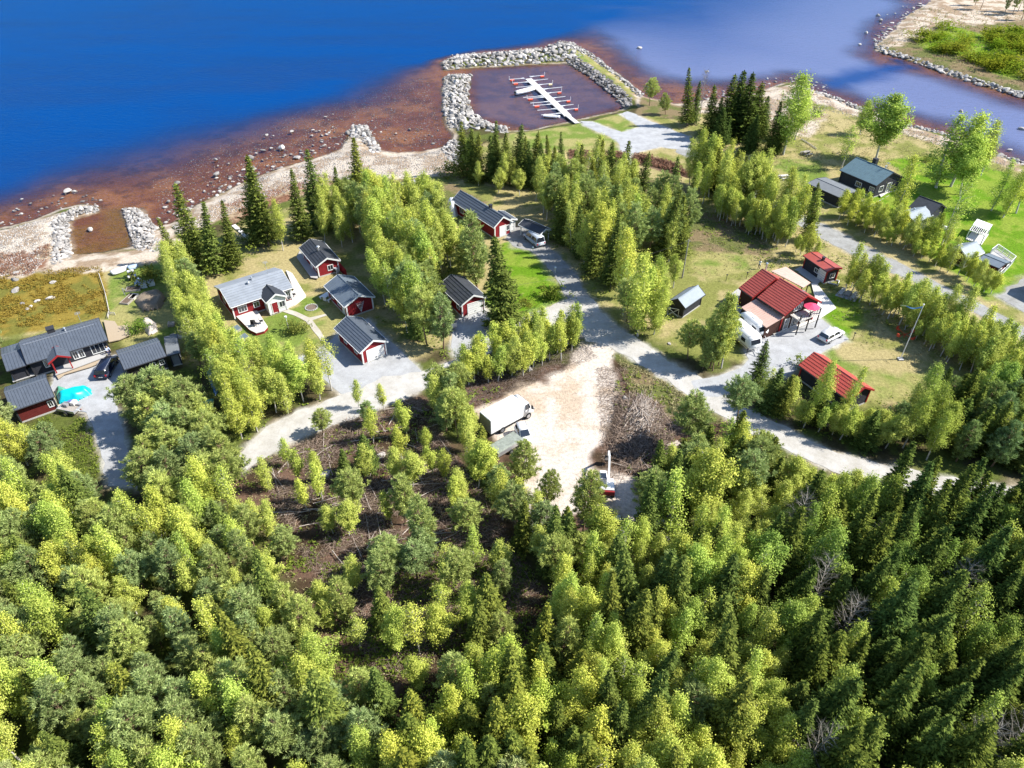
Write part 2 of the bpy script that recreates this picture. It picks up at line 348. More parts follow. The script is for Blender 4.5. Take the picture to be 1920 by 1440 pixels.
dfs=N.new('ShaderNodeBsdfDiffuse')
mixd=N.new('ShaderNodeMix'); mixd.data_type='RGBA'; mixd.inputs[6].default_value=(.10,.085,.14,1); mixd.inputs[7].default_value=(.0001,.042,.178,1); L.new(a1.outputs['Fac'],mixd.inputs[0]); L.new(mixd.outputs[2],dfs.inputs['Color'])
mixm=N.new('ShaderNodeMix'); mixm.data_type='RGBA'; mixm.inputs[6].default_value=(.030,.036,.060,1); mixm.inputs[7].default_value=(.16,.19,.32,1); L.new(a2.outputs['Fac'],mixm.inputs[0]); L.new(mixm.outputs[2],mixd.inputs[6])
L.new(bp.outputs[0],dfs.inputs['Normal'])
nv=N.new('ShaderNodeTexNoise'); nv.inputs['Scale'].default_value=.018; nv.inputs['Detail'].default_value=4; L.new(mp.outputs[0],nv.inputs['Vector'])
tr=N.new('ShaderNodeBsdfTransparent'); tr.inputs[0].default_value=(.92,.87,.80,1)
body=N.new('ShaderNodeMixShader')
mx=N.new('ShaderNodeMath'); mx.operation='MAXIMUM'; L.new(a1.outputs['Fac'],mx.inputs[0])
ml=N.new('ShaderNodeMath'); ml.operation='MULTIPLY'; ml.inputs[1].default_value=.84; L.new(a2.outputs['Fac'],ml.inputs[0]); L.new(ml.outputs[0],mx.inputs[1])
L.new(mx.outputs[0],body.inputs[0]); L.new(tr.outputs[0],body.inputs[1]); L.new(dfs.outputs[0],body.inputs[2])
gl=N.new('ShaderNodeBsdfGlossy'); gl.inputs['Roughness'].default_value=.06; gl.inputs['Color'].default_value=(.05,.17,.42,1); L.new(bp.outputs[0],gl.inputs['Normal'])
fr=N.new('ShaderNodeFresnel'); fr.inputs['IOR'].default_value=1.33; L.new(bp.outputs[0],fr.inputs['Normal'])
fin=N.new('ShaderNodeMixShader'); L.new(fr.outputs[0],fin.inputs[0]); L.new(body.outputs[0],fin.inputs[1]); L.new(gl.outputs[0],fin.inputs[2])
L.new(fin.outputs[0],out.inputs['Surface'])
me=npmesh('lake',vw,remap[fw],[wm])
for nm,arr in (('depth',deep),('sheen_and_murk',midd)):
    a=me.attributes.new(nm,'FLOAT','POINT'); a.data.foreach_set('value',arr.reshape(-1)[used].astype(np.float32))
lk=link('lake',me); lk['kind']='structure'
# ---- gravel roads and yards: sheets a little above the ground with ragged edges
def ragged(P,step=.7,amp=.22,seed=0):
    out=[];n=len(P)
    for i in range(n):
        a=np.array(P[i]);b_=np.array(P[(i+1)%n]);L_=np.linalg.norm(b_-a);k=max(1,int(L_/step))
        nr=np.array([-(b_-a)[1],(b_-a)[0]])/max(L_,1e-6)
        for j in range(k):
            p=a+(b_-a)*j/k; d=(vnoise(p[:1],p[1:],1.7,seed)[0]-.5)*2*amp
            out.append(tuple(p+nr*d))
    return out
def sheet(name,P,z,m,label=None,kind='structure',amp=.22,step=.7):
    Q=ragged(P,step,amp) if amp else P
    tri=tessellate_polygon([[Vector((x,y,0)) for x,y in Q]])
    me=bpy.data.meshes.new(name); me.from_pydata([(x,y,z) for x,y in Q],[],[tuple(t) for t in tri])
    bm=bmesh.new(); bm.from_mesh(me)
    for fc in bm.faces:
        fc.normal_update()
        if fc.normal.z<0: fc.normal_flip()
    bm.to_mesh(me); bm.free()
    me.materials.append(m); o=link(name,me)
    if kind: o['kind']=kind
    if label: o['label']=label
    return o
def gravel(name,c1,c2,track=True):
    m,nt,b=newmat(name); N=nt.nodes; L=nt.links
    tc=N.new('ShaderNodeTexCoord')
    n=N.new('ShaderNodeTexNoise'); n.inputs['Scale'].default_value=.5; n.inputs['Detail'].default_value=9; n.inputs['Roughness'].default_value=.72; L.new(tc.outputs['Object'],n.inputs['Vector'])
    cr=N.new('ShaderNodeValToRGB'); cr.color_ramp.elements[0].position=.36; cr.color_ramp.elements[1].position=.62
    cr.color_ramp.elements[0].color=(*c2,1); cr.color_ramp.elements[1].color=(*c1,1); L.new(n.outputs[0],cr.inputs[0])
    n2=N.new('ShaderNodeTexNoise'); n2.inputs['Scale'].default_value=9; n2.inputs['Detail'].default_value=6; n2.inputs['Roughness'].default_value=.8; L.new(tc.outputs['Object'],n2.inputs['Vector'])
    mr=N.new('ShaderNodeMapRange'); mr.inputs[1].default_value=.3; mr.inputs[2].default_value=.7; mr.inputs[3].default_value=.8; mr.inputs[4].default_value=1.15; L.new(n2.outputs[0],mr.inputs[0])
    sc=N.new('ShaderNodeVectorMath'); sc.operation='SCALE'; L.new(cr.outputs[0],sc.inputs[0]); L.new(mr.outputs[0],sc.inputs['Scale']); L.new(sc.outputs[0],b.inputs['Base Color'])
    b.inputs['Roughness'].default_value=.95; b.inputs['Specular IOR Level'].default_value=.1
    bp=N.new('ShaderNodeBump'); bp.inputs['Strength'].default_value=.35; bp.inputs['Distance'].default_value=.06; L.new(n2.outputs[0],bp.inputs['Height']); L.new(bp.outputs[0],b.inputs['Normal'])
    return m
GRAV=gravel('pale_gravel',col(228,224,218),col(202,196,186))
GRAV2=gravel('grey_gravel',col(210,211,213),col(184,184,185))
GRAV3=gravel('dark_gravel',col(192,192,190),col(160,158,152))
ZR={'gravel_road':.030,'driveway':.026,'garage_yard':.022,'paved_yard':.022,'yard':.034,'parking_yard':.022,'landing_ground':.026,'village_road':.022,'side_yard':.022}
RM={'gravel_road':GRAV,'driveway':GRAV3,'garage_yard':GRAV2,'paved_yard':GRAV2,'yard':GRAV2,'parking_yard':GRAV2,'landing_ground':GRAV2,'village_road':GRAV3,'side_yard':GRAV3}
for k_,p in ROADS.items():
    sheet(k_,PT(p),ZR[k_],RM[k_],amp=.1 if k_ in('yard','paved_yard') else .45,step=.5)
# ---------------------------------------------------------------- trees
def leafmat(name,c,c2,trans=.35,isl=.35):
    m=bpy.data.materials.new(name); m.use_nodes=True; nt=m.node_tree; N=nt.nodes; L=nt.links; N.remove(N['Principled BSDF']); out=N['Material Output']
    g_=N.new('ShaderNodeNewGeometry'); oi=N.new('ShaderNodeObjectInfo')
    mx=N.new('ShaderNodeMix'); mx.data_type='RGBA'; mx.inputs[6].default_value=(*c,1); mx.inputs[7].default_value=(*c2,1); L.new(g_.outputs['Random Per Island'],mx.inputs[0])
    mt=N.new('ShaderNodeMix'); mt.data_type='RGBA'; mt.blend_type='MULTIPLY'; mt.inputs[0].default_value=1; L.new(mx.outputs[2],mt.inputs[6]); L.new(oi.outputs['Color'],mt.inputs[7])
    d=N.new('ShaderNodeBsdfDiffuse'); t=N.new('ShaderNodeBsdfTranslucent'); L.new(mt.outputs[2],d.inputs[0]); L.new(mt.outputs[2],t.inputs[0])
    ms=N.new('ShaderNodeMixShader'); ms.inputs[0].default_value=trans; L.new(d.outputs[0],ms.inputs[1]); L.new(t.outputs[0],ms.inputs[2]); L.new(ms.outputs[0],out.inputs[0])
    return m
LB=leafmat('birch_leaves',(.235,.30,.045),(.68,.70,.17),.30)
LP=leafmat('pine_needles',(.18,.225,.07),(.58,.63,.26),.27)
LS=leafmat('spruce_needles',(.045,.07,.016),(.30,.33,.07),.2)
LG=leafmat('shrub_leaves',(.09,.14,.025),(.25,.30,.05),.35)
DEAD=leafmat('dry_twigs',(.16,.13,.10),(.30,.26,.21),.05)
BB=mat('birch_bark',(.50,.47,.42),.8,.3,4,stretch=(1,1,.35))
PB=mat('pine_bark',(.20,.13,.085),.9,.25,5)
SB=mat('spruce_bark',(.15,.12,.10),.9,.25,5)
def rdirs(n,r):
    a=r.normal(size=(n,3)); return a/np.linalg.norm(a,axis=1,keepdims=True)
def quads(c,u,w_):
    n=len(c); v=np.stack([c-u,c-w_,c+u,c+w_],1).reshape(-1,3)
    f=np.arange(4*n).reshape(n,4); return v,f
def cards(c,size,r,asp=.62,nrm=None):
    n=len(c); u=rdirs(n,r)
    if nrm is not None:
        k=nrm*1.35+rdirs(n,r)*.85; k/=np.linalg.norm(k,axis=1,keepdims=True); u-=k*(u*k).sum(1)[:,None]; u/=np.linalg.norm(u,axis=1,keepdims=True)+1e-9
        w_=np.cross(u,k)
    else:
        w_=np.cross(u,rdirs(n,r)); w_/=np.linalg.norm(w_,axis=1,keepdims=True)+1e-9
    s=(size*r.uniform(.7,1.35,n))[:,None]
    return quads(c,u*s*.5,w_*s*.5*asp)
def trunkmesh(name,h,r0,m,r,limbs,bend=.25,n=6):
    mb=MB(); pts=[Vector((0,0,-.3))]; k=6
    a=r.uniform(0,6.28); 
    for i in range(1,k+1):
        t=i/k; pts.append(Vector((math.sin(t*2.2)*bend*math.cos(a),math.sin(t*2.6)*bend*math.sin(a),t*h)))
    for i in range(k): mb.tube(pts[i],pts[i+1],r0*(1-i/k*.92),r0*(1-(i+1)/k*.92),n,cap=False)
    for p,q,rr in limbs: mb.tube(p,q,rr,rr*.3,3,cap=False)
    return mb.mesh(name,m,smooth=True)
def birch(seed,H=10.,Rm=1.7,base=.2,dens=1.,leaf=.15,nl=62,shape=.42):
    r=np.random.default_rng(seed); cs=[];nr=[];limbs=[]
    ph1,ph2=r.uniform(0,6.28,2)
    for i in range(nl):
        t=base+(1-base)*(i+.5)/nl; a=i*2.4+r.normal()*.35
        tt=(t-base)/(1-base)
        prof=math.sin(math.pi*min(1,max(0,tt))**shape*1.0)**.75 if tt<1 else 0
        prof=((tt/shape)**.6 if tt<shape else ((1-tt)/(1-shape))**.62)
        rad=Rm*prof*r.uniform(.5,1.15)*(1+.28*math.sin(2*a+ph1+5*tt)+.18*math.sin(3*a+ph2-7*tt))
        rise=rad*r.uniform(.55,1.1)
        p=Vector((0,0,t*H-rise*.7)); q=Vector((math.cos(a)*rad,math.sin(a)*rad,t*H+rise*.35))
        if i%2==0: limbs.append((p,p.lerp(q,.85),.035))
        m=max(3,int(5*dens*rad/1.1)+2)
        for j in range(m):
            s=.35+.65*(j+r.uniform())/m; c=np.array(p.lerp(q,s)); c[2]-=.35*s*s*r.uniform(0,1.4)
            k=int(r.integers(15,27)*dens)
            cs.append(c+r.normal(size=(k,3))*np.array([.27,.27,.33])*(1.15-.25*s)); nr+= [[math.cos(a)*.7,math.sin(a)*.7,.6]]*k
    k=int(60*dens); cs.append(np.stack([r.normal(size=k)*.14,r.normal(size=k)*.14,H*(1-.07*r.uniform(size=k))],1)); nr+=[[0,0,1]]*k
    c=np.concatenate(cs); v,f=cards(c,leaf,r,.7,np.array(nr))
    return npmesh('birch_crown',v,f,[LB]),trunkmesh('birch_trunk',H*.93,.11,BB,r,limbs)
def alder(seed): 
    m,t=birch(seed,8.,1.35,.28,.8,.19,50,.5); return m,t
def pine(seed,H=9.,Rm=2.0,base=.3,ncl=95,flat=False):
    r=np.random.default_rng(seed); V=[];F=[];limbs=[];o=0
    lev=10
    for l in range(lev):
        tt=(l+.5)/lev; t=base+(1-base)*tt
        prof=(min(1,(tt/.35)**.5) if tt<.35 else ((1-tt)/.65)**.6)*r.uniform(.85,1.1)
        rad=Rm*prof+.15
        nb=int(4+7*prof)
        a0=r.uniform(0,6.28)
        for b_ in range(nb):
            a=a0+6.283*b_/nb+r.normal()*.22; rl=rad*r.uniform(.65,1.12)
            p=np.array([0,0,t*H-.25*rl]); q=np.array([math.cos(a)*rl,math.sin(a)*rl,t*H+.28*rl+r.normal()*.15])
            limbs.append((Vector(p),Vector(p+(q-p)*.9),.04))
            k=max(2,int(rl/.42)+1)
            for j in range(k):
                s=.38+.66*(j+.5)/k; c=p+(q-p)*s+r.normal(size=3)*.13
                d=(q-p)/np.linalg.norm(q-p)
                m=26; dr=rdirs(m,r)+d*.7+np.array([0,0,.55]); dr/=np.linalg.norm(dr,axis=1,keepdims=True)
                w_=np.cross(dr,rdirs(m,r)); w_/=np.linalg.norm(w_,axis=1,keepdims=True); L_=r.uniform(.26,.46,m)[:,None]
                e=c+r.normal(size=(m,3))*.10
                vv=np.stack([e-w_*.045,e+w_*.045,e+dr*L_],1).reshape(-1,3)
                V.append(vv)
    V=np.concatenate(V); F=np.arange(len(V)).reshape(-1,3)
    # fuller needles: widen
    return npmesh('pine_crown',V,F,[LP]),trunkmesh('pine_trunk',H*.95,.13,PB,r,limbs,.3)
def spruce(seed,H=12.,Rm=2.1,base=.08,dens=1.):
    r=np.random.default_rng(seed); cs=[];us=[];ws=[]
    z=base*H; limbs=[]
    while z<H*.985:
        tt=(z/H-base)/(1-base); rad=Rm*(1-tt)**.82*r.uniform(.86,1.12)+.1
        nb=int(5+5*(1-tt)); a0=r.uniform(0,6.28)
        for b_ in range(nb):
            a=a0+6.283*b_/nb+r.normal()*.16; rl=rad*r.uniform(.72,1.14)
            d=np.array([math.cos(a),math.sin(a),0.]); sd=np.array([-math.sin(a),math.cos(a),0.])
            k=max(2,int(rl/.16*dens))
            for j in range(k):
                s=(j+.6)/k; droop=-.42*rl*s+.30*rl*s*s*s + (.25*rl*s if tt>.75 else 0)
                c=d*rl*s+np.array([0,0,z+droop]); wd=.42*rl*(1-s)**.7*.9+.08
                for side in (-1,0,1):
                    off=side*wd*r.uniform(.3,1.)
                    cc=c+sd*off+np.array([0,0,-abs(off)*.25])+r.normal(size=3)*.045
                    dd=d*(.8 if side else 1)+sd*side*.7+np.array([0,0,-.15])+r.normal(size=3)*.25
                    dd/=np.linalg.norm(dd)
                    ww=np.cross(dd,np.array([0,0,1.])+r.normal(size=3)*.5); ww/=np.linalg.norm(ww)
                    L_=r.uniform(.14,.24); cs.append(cc);us.append(dd*L_);ws.append(ww*L_*.42)
        z+=r.uniform(.30,.46)*(1.15-.45*tt)
    for i in range(14):
        cs.append(np.array([0,0,H*(.955+.05*i/14)]));us.append(np.array([0,0,.16]));w_=rdirs(1,r)[0];w_[2]=0;ws.append(w_*.10)
    v,f=quads(np.array(cs),np.array(us),np.array(ws))
    return npmesh('spruce_crown',v,f,[LS]),trunkmesh('spruce_trunk',H*.97,.15,SB,r,[],.05)
def bush(seed,H=1.3,Rm=1.1,n=900,leaf=.16):
    r=np.random.default_rng(seed); k=26
    cc=np.stack([r.normal(size=k)*Rm*.45,r.normal(size=k)*Rm*.45,r.uniform(.2,1,k)*H*.8],1)
    c=cc[r.integers(0,k,n)]+r.normal(size=(n,3))*.2; c[:,2]=np.abs(c[:,2])
    v,f=cards(c,leaf,r,.7,np.tile([0,0,.8],(n,1)))
    return npmesh('bush_foliage',v,f,[LG])
def bare(seed,H=9.,Rm=1.7,base=.25):
    r=np.random.default_rng(seed); limbs=[];V=[]
    for i in range(46):
        t=base+(1-base)*i/46; a=i*2.4; rad=Rm*(1-((t-.5)/.62)**2)*r.uniform(.6,1.1); 
        p=Vector((0,0,t*H-.5*rad)); q=Vector((math.cos(a)*rad,math.sin(a)*rad,t*H+.5*rad)); limbs.append((p,q,.035))
        m=22; s=r.uniform(.3,1,m)[:,None]; c=np.array(p)+(np.array(q)-np.array(p))*s; dr=rdirs(m,r)*np.array([1,1,.6])+np.array([math.cos(a)*.5,math.sin(a)*.5,.6])
        w_=np.cross(dr,rdirs(m,r)); w_/=np.linalg.norm(w_,axis=1,keepdims=True)
        V.append(np.stack([c-w_*.012,c+w_*.012,c+dr*.5],1).reshape(-1,3))
    V=np.concatenate(V); return npmesh('twigs',V,np.arange(len(V)).reshape(-1,3),[DEAD]),trunkmesh('bare_trunk',H*.95,.1,mat('grey_bark',(.32,.29,.26)),r,limbs)
PROTO={'birch_tree':[(birch(1),10,1.7),(birch(2,10,1.5,.25),10,1.5),(birch(3,10,1.95,.15,1.1),10,1.95),(birch(4,10,1.65,.2,1,.17,58,.5),10,1.65),(birch(5,10,1.4,.12,.9,.165,54,.35),10,1.4),(birch(6,10,2.2,.3,1.15,.18,70,.45),10,2.2),(birch(7,10,1.6,.32,.55,.17,44,.55),10,1.6),(birch(8,10,1.3,.1,.8,.16,50,.3),10,1.3)],
 'pine_tree':[(pine(11),9,2.),(pine(12,9,1.8,.2),9,1.8),(pine(13,9,2.2,.4),9,2.2),(pine(14,9,1.9,.12),9,1.9),(pine(15,9,1.5,.25),9,1.5),(pine(16,9,1.35,.08),9,1.35),(pine(17,9,2.3,.5),9,2.3)],
 'spruce_tree':[(spruce(21,12,2.5),12,2.1),(spruce(22,12,2.1),12,1.75),(spruce(23,12,2.9,.05),12,2.4),(spruce(24,12,1.9,.12),12,1.5)],
 'alder_tree':[(alder(31),8,1.35),(alder(32),8,1.35),(birch(33,8,1.15,.3,.75,.19,46,.45),8,1.15)],
 'bare_tree':[(bare(41),9,1.7)],}
BUSH=[bush(51),bush(52,1.6,1.3,1100),bush(53,1.,1.,700,.14)]
CROWN={'birch_tree':'crown','pine_tree':'crown','spruce_tree':'crown','alder_tree':'crown','bare_tree':'crown'}
TINT={'birch_tree':((.78,.93,.85),(1.14,1.06,.9)),'pine_tree':((.75,.85,.85),(1.12,1.1,.75)),'spruce_tree':((.68,.82,.9),(1.15,1.06,.85)),'alder_tree':((.8,.9,.85),(1.15,1.1,.9)),'bare_tree':((.9,.9,.9),(1.1,1.1,1.1))}
COUNT={}
SPEC=[]
CATS={'birch_tree':'birch tree','pine_tree':'pine tree','spruce_tree':'spruce tree','alder_tree':'young tree','bare_tree':'bare tree'}
NOUN={'birch_tree':'birch','pine_tree':'pine','spruce_tree':'spruce','alder_tree':'slim leafy tree','bare_tree':'leafless grey tree'}
PLUR={'birch_tree':'birches','pine_tree':'pines','spruce_tree':'spruces','alder_tree':'slim leafy trees','bare_tree':'leafless trees'}
def proj(x,y,z):
    dz=z-CAMH; zc=y*_c-dz*_s; return 960+FPX*x/zc,720-FPX*(y*_s+dz*_c)/zc,zc
def plant(kind,x,y,h,label,where=None,wide=1.,tint=None,var=None,z=None,lean=0.):
    ps=PROTO[kind]; i=random.randrange(len(ps)) if var is None else var
    if z is None: z=land_z(x,y) if (y>105) else 0
    a,b_=TINT[kind]; k=random.random(); br=random.uniform(.82,1.14)
    tc=[(a[j]*(1-k)+b_[j]*k)*br for j in range(3)]
    if tint: tc=[tc[j]*tint[j] for j in range(3)]
    s=h/ps[i][1]; sw=(.35+.65*s)*wide if s<1 else s*wide
    SPEC.append(dict(kind=kind,x=x,y=y,z=z-.02,h=h,label=label,where=where,i=i,sw=sw,s=s,col=tc,k=k,rot=(random.gauss(0,.05)+lean,random.gauss(0,.05),random.uniform(0,6.28))))
def joined(cm,tm,name):
    "crown and trunk as one mesh with two materials"
    V=[];F=[];mi=[];o=0; me=bpy.data.meshes.new(name); LT_=[]
    for q,m in enumerate((cm,tm)):
        n=len(m.vertices); v=np.empty(n*3,np.float32); m.vertices.foreach_get('co',v); V.append(v.reshape(-1,3))
        L_=np.empty(len(m.loops),np.int32); m.loops.foreach_get('vertex_index',L_); F.append(L_+o); t=np.empty(len(m.polygons),np.int32); m.polygons.foreach_get('loop_total',t); LT_.append(t); mi.append(np.full(len(t),q)); o+=n
    V=np.concatenate(V);F=np.concatenate(F);T=np.concatenate(LT_); mi=np.concatenate(mi).astype(np.int32)
    me.vertices.add(len(V)); me.vertices.foreach_set('co',V.ravel()); me.loops.add(len(F)); me.loops.foreach_set('vertex_index',F)
    me.polygons.add(len(T)); me.polygons.foreach_set('loop_start',np.concatenate([[0],np.cumsum(T)[:-1]]).astype(np.int32)); me.polygons.foreach_set('loop_total',T)
    me.materials.append(cm.materials[0]); me.materials.append(tm.materials[0]); me.polygons.foreach_set('material_index',mi); me.update(calc_edges=True); return me
def finish_trees(limit=290):
    for kind in PROTO:
        L_=[s for s in SPEC if s['kind']==kind]
        for s in L_:
            px,py,zc=proj(s['x'],s['y'],s['z']+s['h']*.7); inv_=(-15<px<1935 and -15<py<1455)
            s['px'],s['py']=px,py; s['rank']=(1e6 if s['where'] is None else 0)+(s['h']/zc if inv_ else -1+s['h']/zc*.01)
        L_.sort(key=lambda s:-s['rank'])
        ind=[s for s in L_[:limit] if s['rank']>0]; rest=[s for s in L_ if s not in ind] if len(L_)<3000 else []
        print(kind,len(ind),len(rest))
        st={}
        for s in ind: st.setdefault(s['where'],[]).append(s)
        for wh,g_ in st.items():
            if wh is not None:
                xs_=sorted(s['px'] for s in g_); ys_=sorted(s['py'] for s in g_); hs=sorted(s['h'] for s in g_); n=len(g_)
                for s in g_:
                    hx='left' if s['px']<xs_[n//3] else ('right' if s['px']>xs_[2*n//3] else 'middle')
                    vy='far' if s['py']<ys_[n//3] else ('near' if s['py']>ys_[2*n//3] else 'centre')
                    pos={'far':'far '+hx,'near':'near '+hx,'centre':hx if hx!='middle' else 'centre'}[vy]
                    size='short' if s['h']<hs[n//3] else ('tall' if s['h']>hs[2*n//3] else 'middling')
                    tone='cool green' if s['k']<.34 else ('golden green' if s['k']>.67 else 'fresh green')
                    if kind=='bare_tree': tone='twiggy'
                    s['label']=(f"{size} {tone} {NOUN[kind]}, {pos} of {wh}" if n>8 else (f"{size} {tone} {NOUN[kind]} in {wh}"))
                    s['group']=PLUR[kind]+' of '+wh
            for s in g_:
                cm,tm=PROTO[kind][s['i']][0]
                r=thing(kind,s['label'],CATS[kind],(s['x'],s['y'],s['z']),0,s.get('group')); r.scale=(s['sw'],s['sw'],s['s']); r.rotation_euler=s['rot']
                c_=link('crown',cm,r); link('trunk',tm,r); c_.color=(*s['col'],1)
        if rest:
            co=bpy.data.collections.new('source_'+kind); q=0; idx={}
            for i,((cm,tm),_,_) in enumerate(PROTO[kind]):
                me=joined(cm,tm,kind+'_whole')
                for t in range(3):
                    o=bpy.data.objects.new('%s_source_%02d'%(kind,q),me); a,b_=TINT[kind]; k=(.15,.5,.85)[t]; o.color=(*[(a[j]*(1-k)+b_[j]*k) for j in range(3)],1); co.objects.link(o); idx[(i,t)]=q; q+=1
            me=bpy.data.meshes.new(kind+'_feet'); me.from_pydata([(s['x'],s['y'],s['z']) for s in rest],[],[])
            for nm,ty,vals in(('idx','INT',[idx[(s['i'],min(2,int(s['k']*3)))] for s in rest]),('rot','FLOAT_VECTOR',[c for s in rest for c in s['rot']]),('scl','FLOAT_VECTOR',[c for s in rest for c in (s['sw'],s['sw'],s['s'])])):
                a=me.attributes.new(nm,ty,'POINT'); a.data.foreach_set('vector' if ty=='FLOAT_VECTOR' else 'value',vals)
            o=link('distant_'+kind+'s',me); tag(o,'mass of further and smaller %s filling in the woods'%PLUR[kind],'woodland',kind='stuff')
            ng=bpy.data.node_groups.new('scatter_'+kind,'GeometryNodeTree'); ng.interface.new_socket('Geometry',in_out='INPUT',socket_type='NodeSocketGeometry'); ng.interface.new_socket('Geometry',in_out='OUTPUT',socket_type='NodeSocketGeometry')
            N=ng.nodes; L2=ng.links; gi=N.new('NodeGroupInput'); go=N.new('NodeGroupOutput'); ip=N.new('GeometryNodeInstanceOnPoints'); ci=N.new('GeometryNodeCollectionInfo'); ci.inputs['Collection'].default_value=co; ci.inputs['Separate Children'].default_value=True; ci.inputs['Reset Children'].default_value=True
            def at_(nm,ty):
                n=N.new('GeometryNodeInputNamedAttribute'); n.data_type=ty; n.inputs['Name'].default_value=nm; return [x for x in n.outputs if x.enabled and x.name=='Attribute'][0]
            mp=N.new('GeometryNodeMeshToPoints'); L2.new(gi.outputs[0],mp.inputs[0]); L2.new(mp.outputs[0],ip.inputs['Points']); L2.new(ci.outputs[0],ip.inputs['Instance']); ip.inputs['Pick Instance'].default_value=True
            L2.new(at_('idx','INT'),ip.inputs['Instance Index']); er=N.new('FunctionNodeEulerToRotation'); L2.new(at_('rot','FLOAT_VECTOR'),er.inputs[0]); L2.new(er.outputs[0],ip.inputs['Rotation']); L2.new(at_('scl','FLOAT_VECTOR'),ip.inputs['Scale']); L2.new(ip.outputs[0],go.inputs[0])
            md=o.modifiers.new('scatter','NODES'); md.node_group=ng
KEEP=[]   # outlines trees keep clear of
PLACED=[]
def stand(poly,n,mix,hr,where,gap=2.3,tint=None,wide=1.):
    "fills an outline of tree feet with about n trees"
    P=PT(poly); A=np.array(P); got=0
    x0,x1,y0,y1=A[:,0].min(),A[:,0].max(),A[:,1].min(),A[:,1].max()
    kinds=list(mix); wts=[mix[k] for k in kinds]
    X=rng.uniform(x0,x1,n*45);Y=rng.uniform(y0,y1,n*45); ok=sdf(X,Y,P)>0; X=X[ok];Y=Y[ok]
    ok=np.ones(len(X),bool)
    for Q,mm in KEEP:
        q=np.array(Q); 
        near=(X>q[:,0].min()-2)&(X<q[:,0].max()+2)&(Y>q[:,1].min()-2)&(Y<q[:,1].max()+2)
        if near.any(): d=np.full(len(X),-9.); d[near]=sdf(X[near],Y[near],Q); ok&=d<-(.8 if mm is None else mm)
    cell={}; ga=1.
    for a,b_ in PLACED: cell.setdefault((int(a//4),int(b_//4)),[]).append((a,b_))
    for x,y in zip(X[ok],Y[ok]):
        if got>=n: break
        g2=(gap*(.75 if random.random()<.3 else 1))**2; cx,cy=int(x//4),int(y//4)
        if any((x-a)**2+(y-b_)**2<g2 for i in(-1,0,1) for j in(-1,0,1) for a,b_ in cell.get((cx+i,cy+j),())): continue
        k=random.choices(kinds,wts)[0]; h=random.uniform(*hr[k] if isinstance(hr,dict) else hr)
        plant(k,x,y,h,'',where,wide,tint); PLACED.append((x,y)); cell.setdefault((cx,cy),[]).append((x,y)); got+=1
    return got
# ---------------------------------------------------------------- building materials
KEEPB=[]
def boards(name,c,vert=True,k=5.,var=.14):
    m,nt,b=newmat(name); N=nt.nodes; L=nt.links; tc=N.new('ShaderNodeTexCoord')
    wv=N.new('ShaderNodeTexWave'); wv.wave_type='BANDS'; wv.bands_direction='DIAGONAL' if vert else 'Z'; wv.inputs['Scale'].default_value=k; wv.inputs['Distortion'].default_value=.3
    mp=N.new('ShaderNodeMapping'); mp.inputs['Scale'].default_value=(1,1,0 if vert else 1); L.new(tc.outputs['Object'],mp.inputs[0]); L.new(mp.outputs[0],wv.inputs[0])
    n=N.new('ShaderNodeTexNoise'); n.inputs['Scale'].default_value=2.5; n.inputs['Detail'].default_value=6; L.new(tc.outputs['Object'],n.inputs['Vector'])
    mr=N.new('ShaderNodeMapRange'); mr.inputs[1].default_value=.3; mr.inputs[2].default_value=.7; mr.inputs[3].default_value=1-var; mr.inputs[4].default_value=1+var; L.new(n.outputs[0],mr.inputs[0])
    sc=N.new('ShaderNodeVectorMath'); sc.operation='SCALE'; sc.inputs[0].default_value=c; L.new(mr.outputs[0],sc.inputs['Scale']); L.new(sc.outputs[0],b.inputs['Base Color'])
    bp=N.new('ShaderNodeBump'); bp.inputs['Strength'].default_value=.5; bp.inputs['Distance'].default_value=.03; L.new(wv.outputs[0],bp.inputs['Height']); L.new(bp.outputs[0],b.inputs['Normal'])
    b.inputs['Roughness'].default_value=.8; b.inputs['Specular IOR Level'].default_value=.2; return m
WR=boards('falu_red_boards',(.22,.018,.022)); WRD=boards('dark_red_boards',(.12,.02,.018)); WK=boards('black_boards',(.035,.036,.045)); WG=boards('grey_boards',(.22,.23,.25)); WB=boards('brown_boards',(.06,.028,.022)); WW=boards('white_boards',(.68,.68,.66),var=.05)
WT=mat('white_trim',(.72,.72,.70),.55,.05); RT=mat('red_trim',(.32,.02,.02),.6,.08); KT=mat('black_trim',(.03,.03,.035),.6,.08)
GLS=mat('window_glass',(.02,.025,.035),.06,.1,1.,spec=.9)
DK=mat('grey_deck_boards',(.36,.35,.34),.85,.18,6,stretch=(1,8,1)); DW=mat('pale_deck_boards',(.55,.52,.48),.85,.14,6,stretch=(1,8,1)); DBR=mat('brown_deck_boards',(.34,.27,.19),.85,.2,6,stretch=(1,8,1))
CONC=mat('concrete',(.42,.41,.39),.9,.15,6,bump=.3,bscale=30); WOOD=mat('weathered_wood',(.30,.27,.24),.85,.25,7,stretch=(1,1,4)); PLK=mat('pale_plank',(.50,.47,.42),.85,.18,6)
STEEL=mat('galvanised_steel',(.55,.57,.60),.35,.08,4,metal=.7); BLK=mat('black_plastic',(.018,.018,.02),.5,.1); TYR=mat('tyre_rubber',(.02,.02,.02),.85,.1); RIM=mat('wheel_rim',(.5,.5,.52),.3,.05,metal=.8)
def roofm(name,c,rough=.5,var=.12,sc=1.5): return mat(name,c,rough,var,sc,spec=.45,bump=.15,bscale=12)
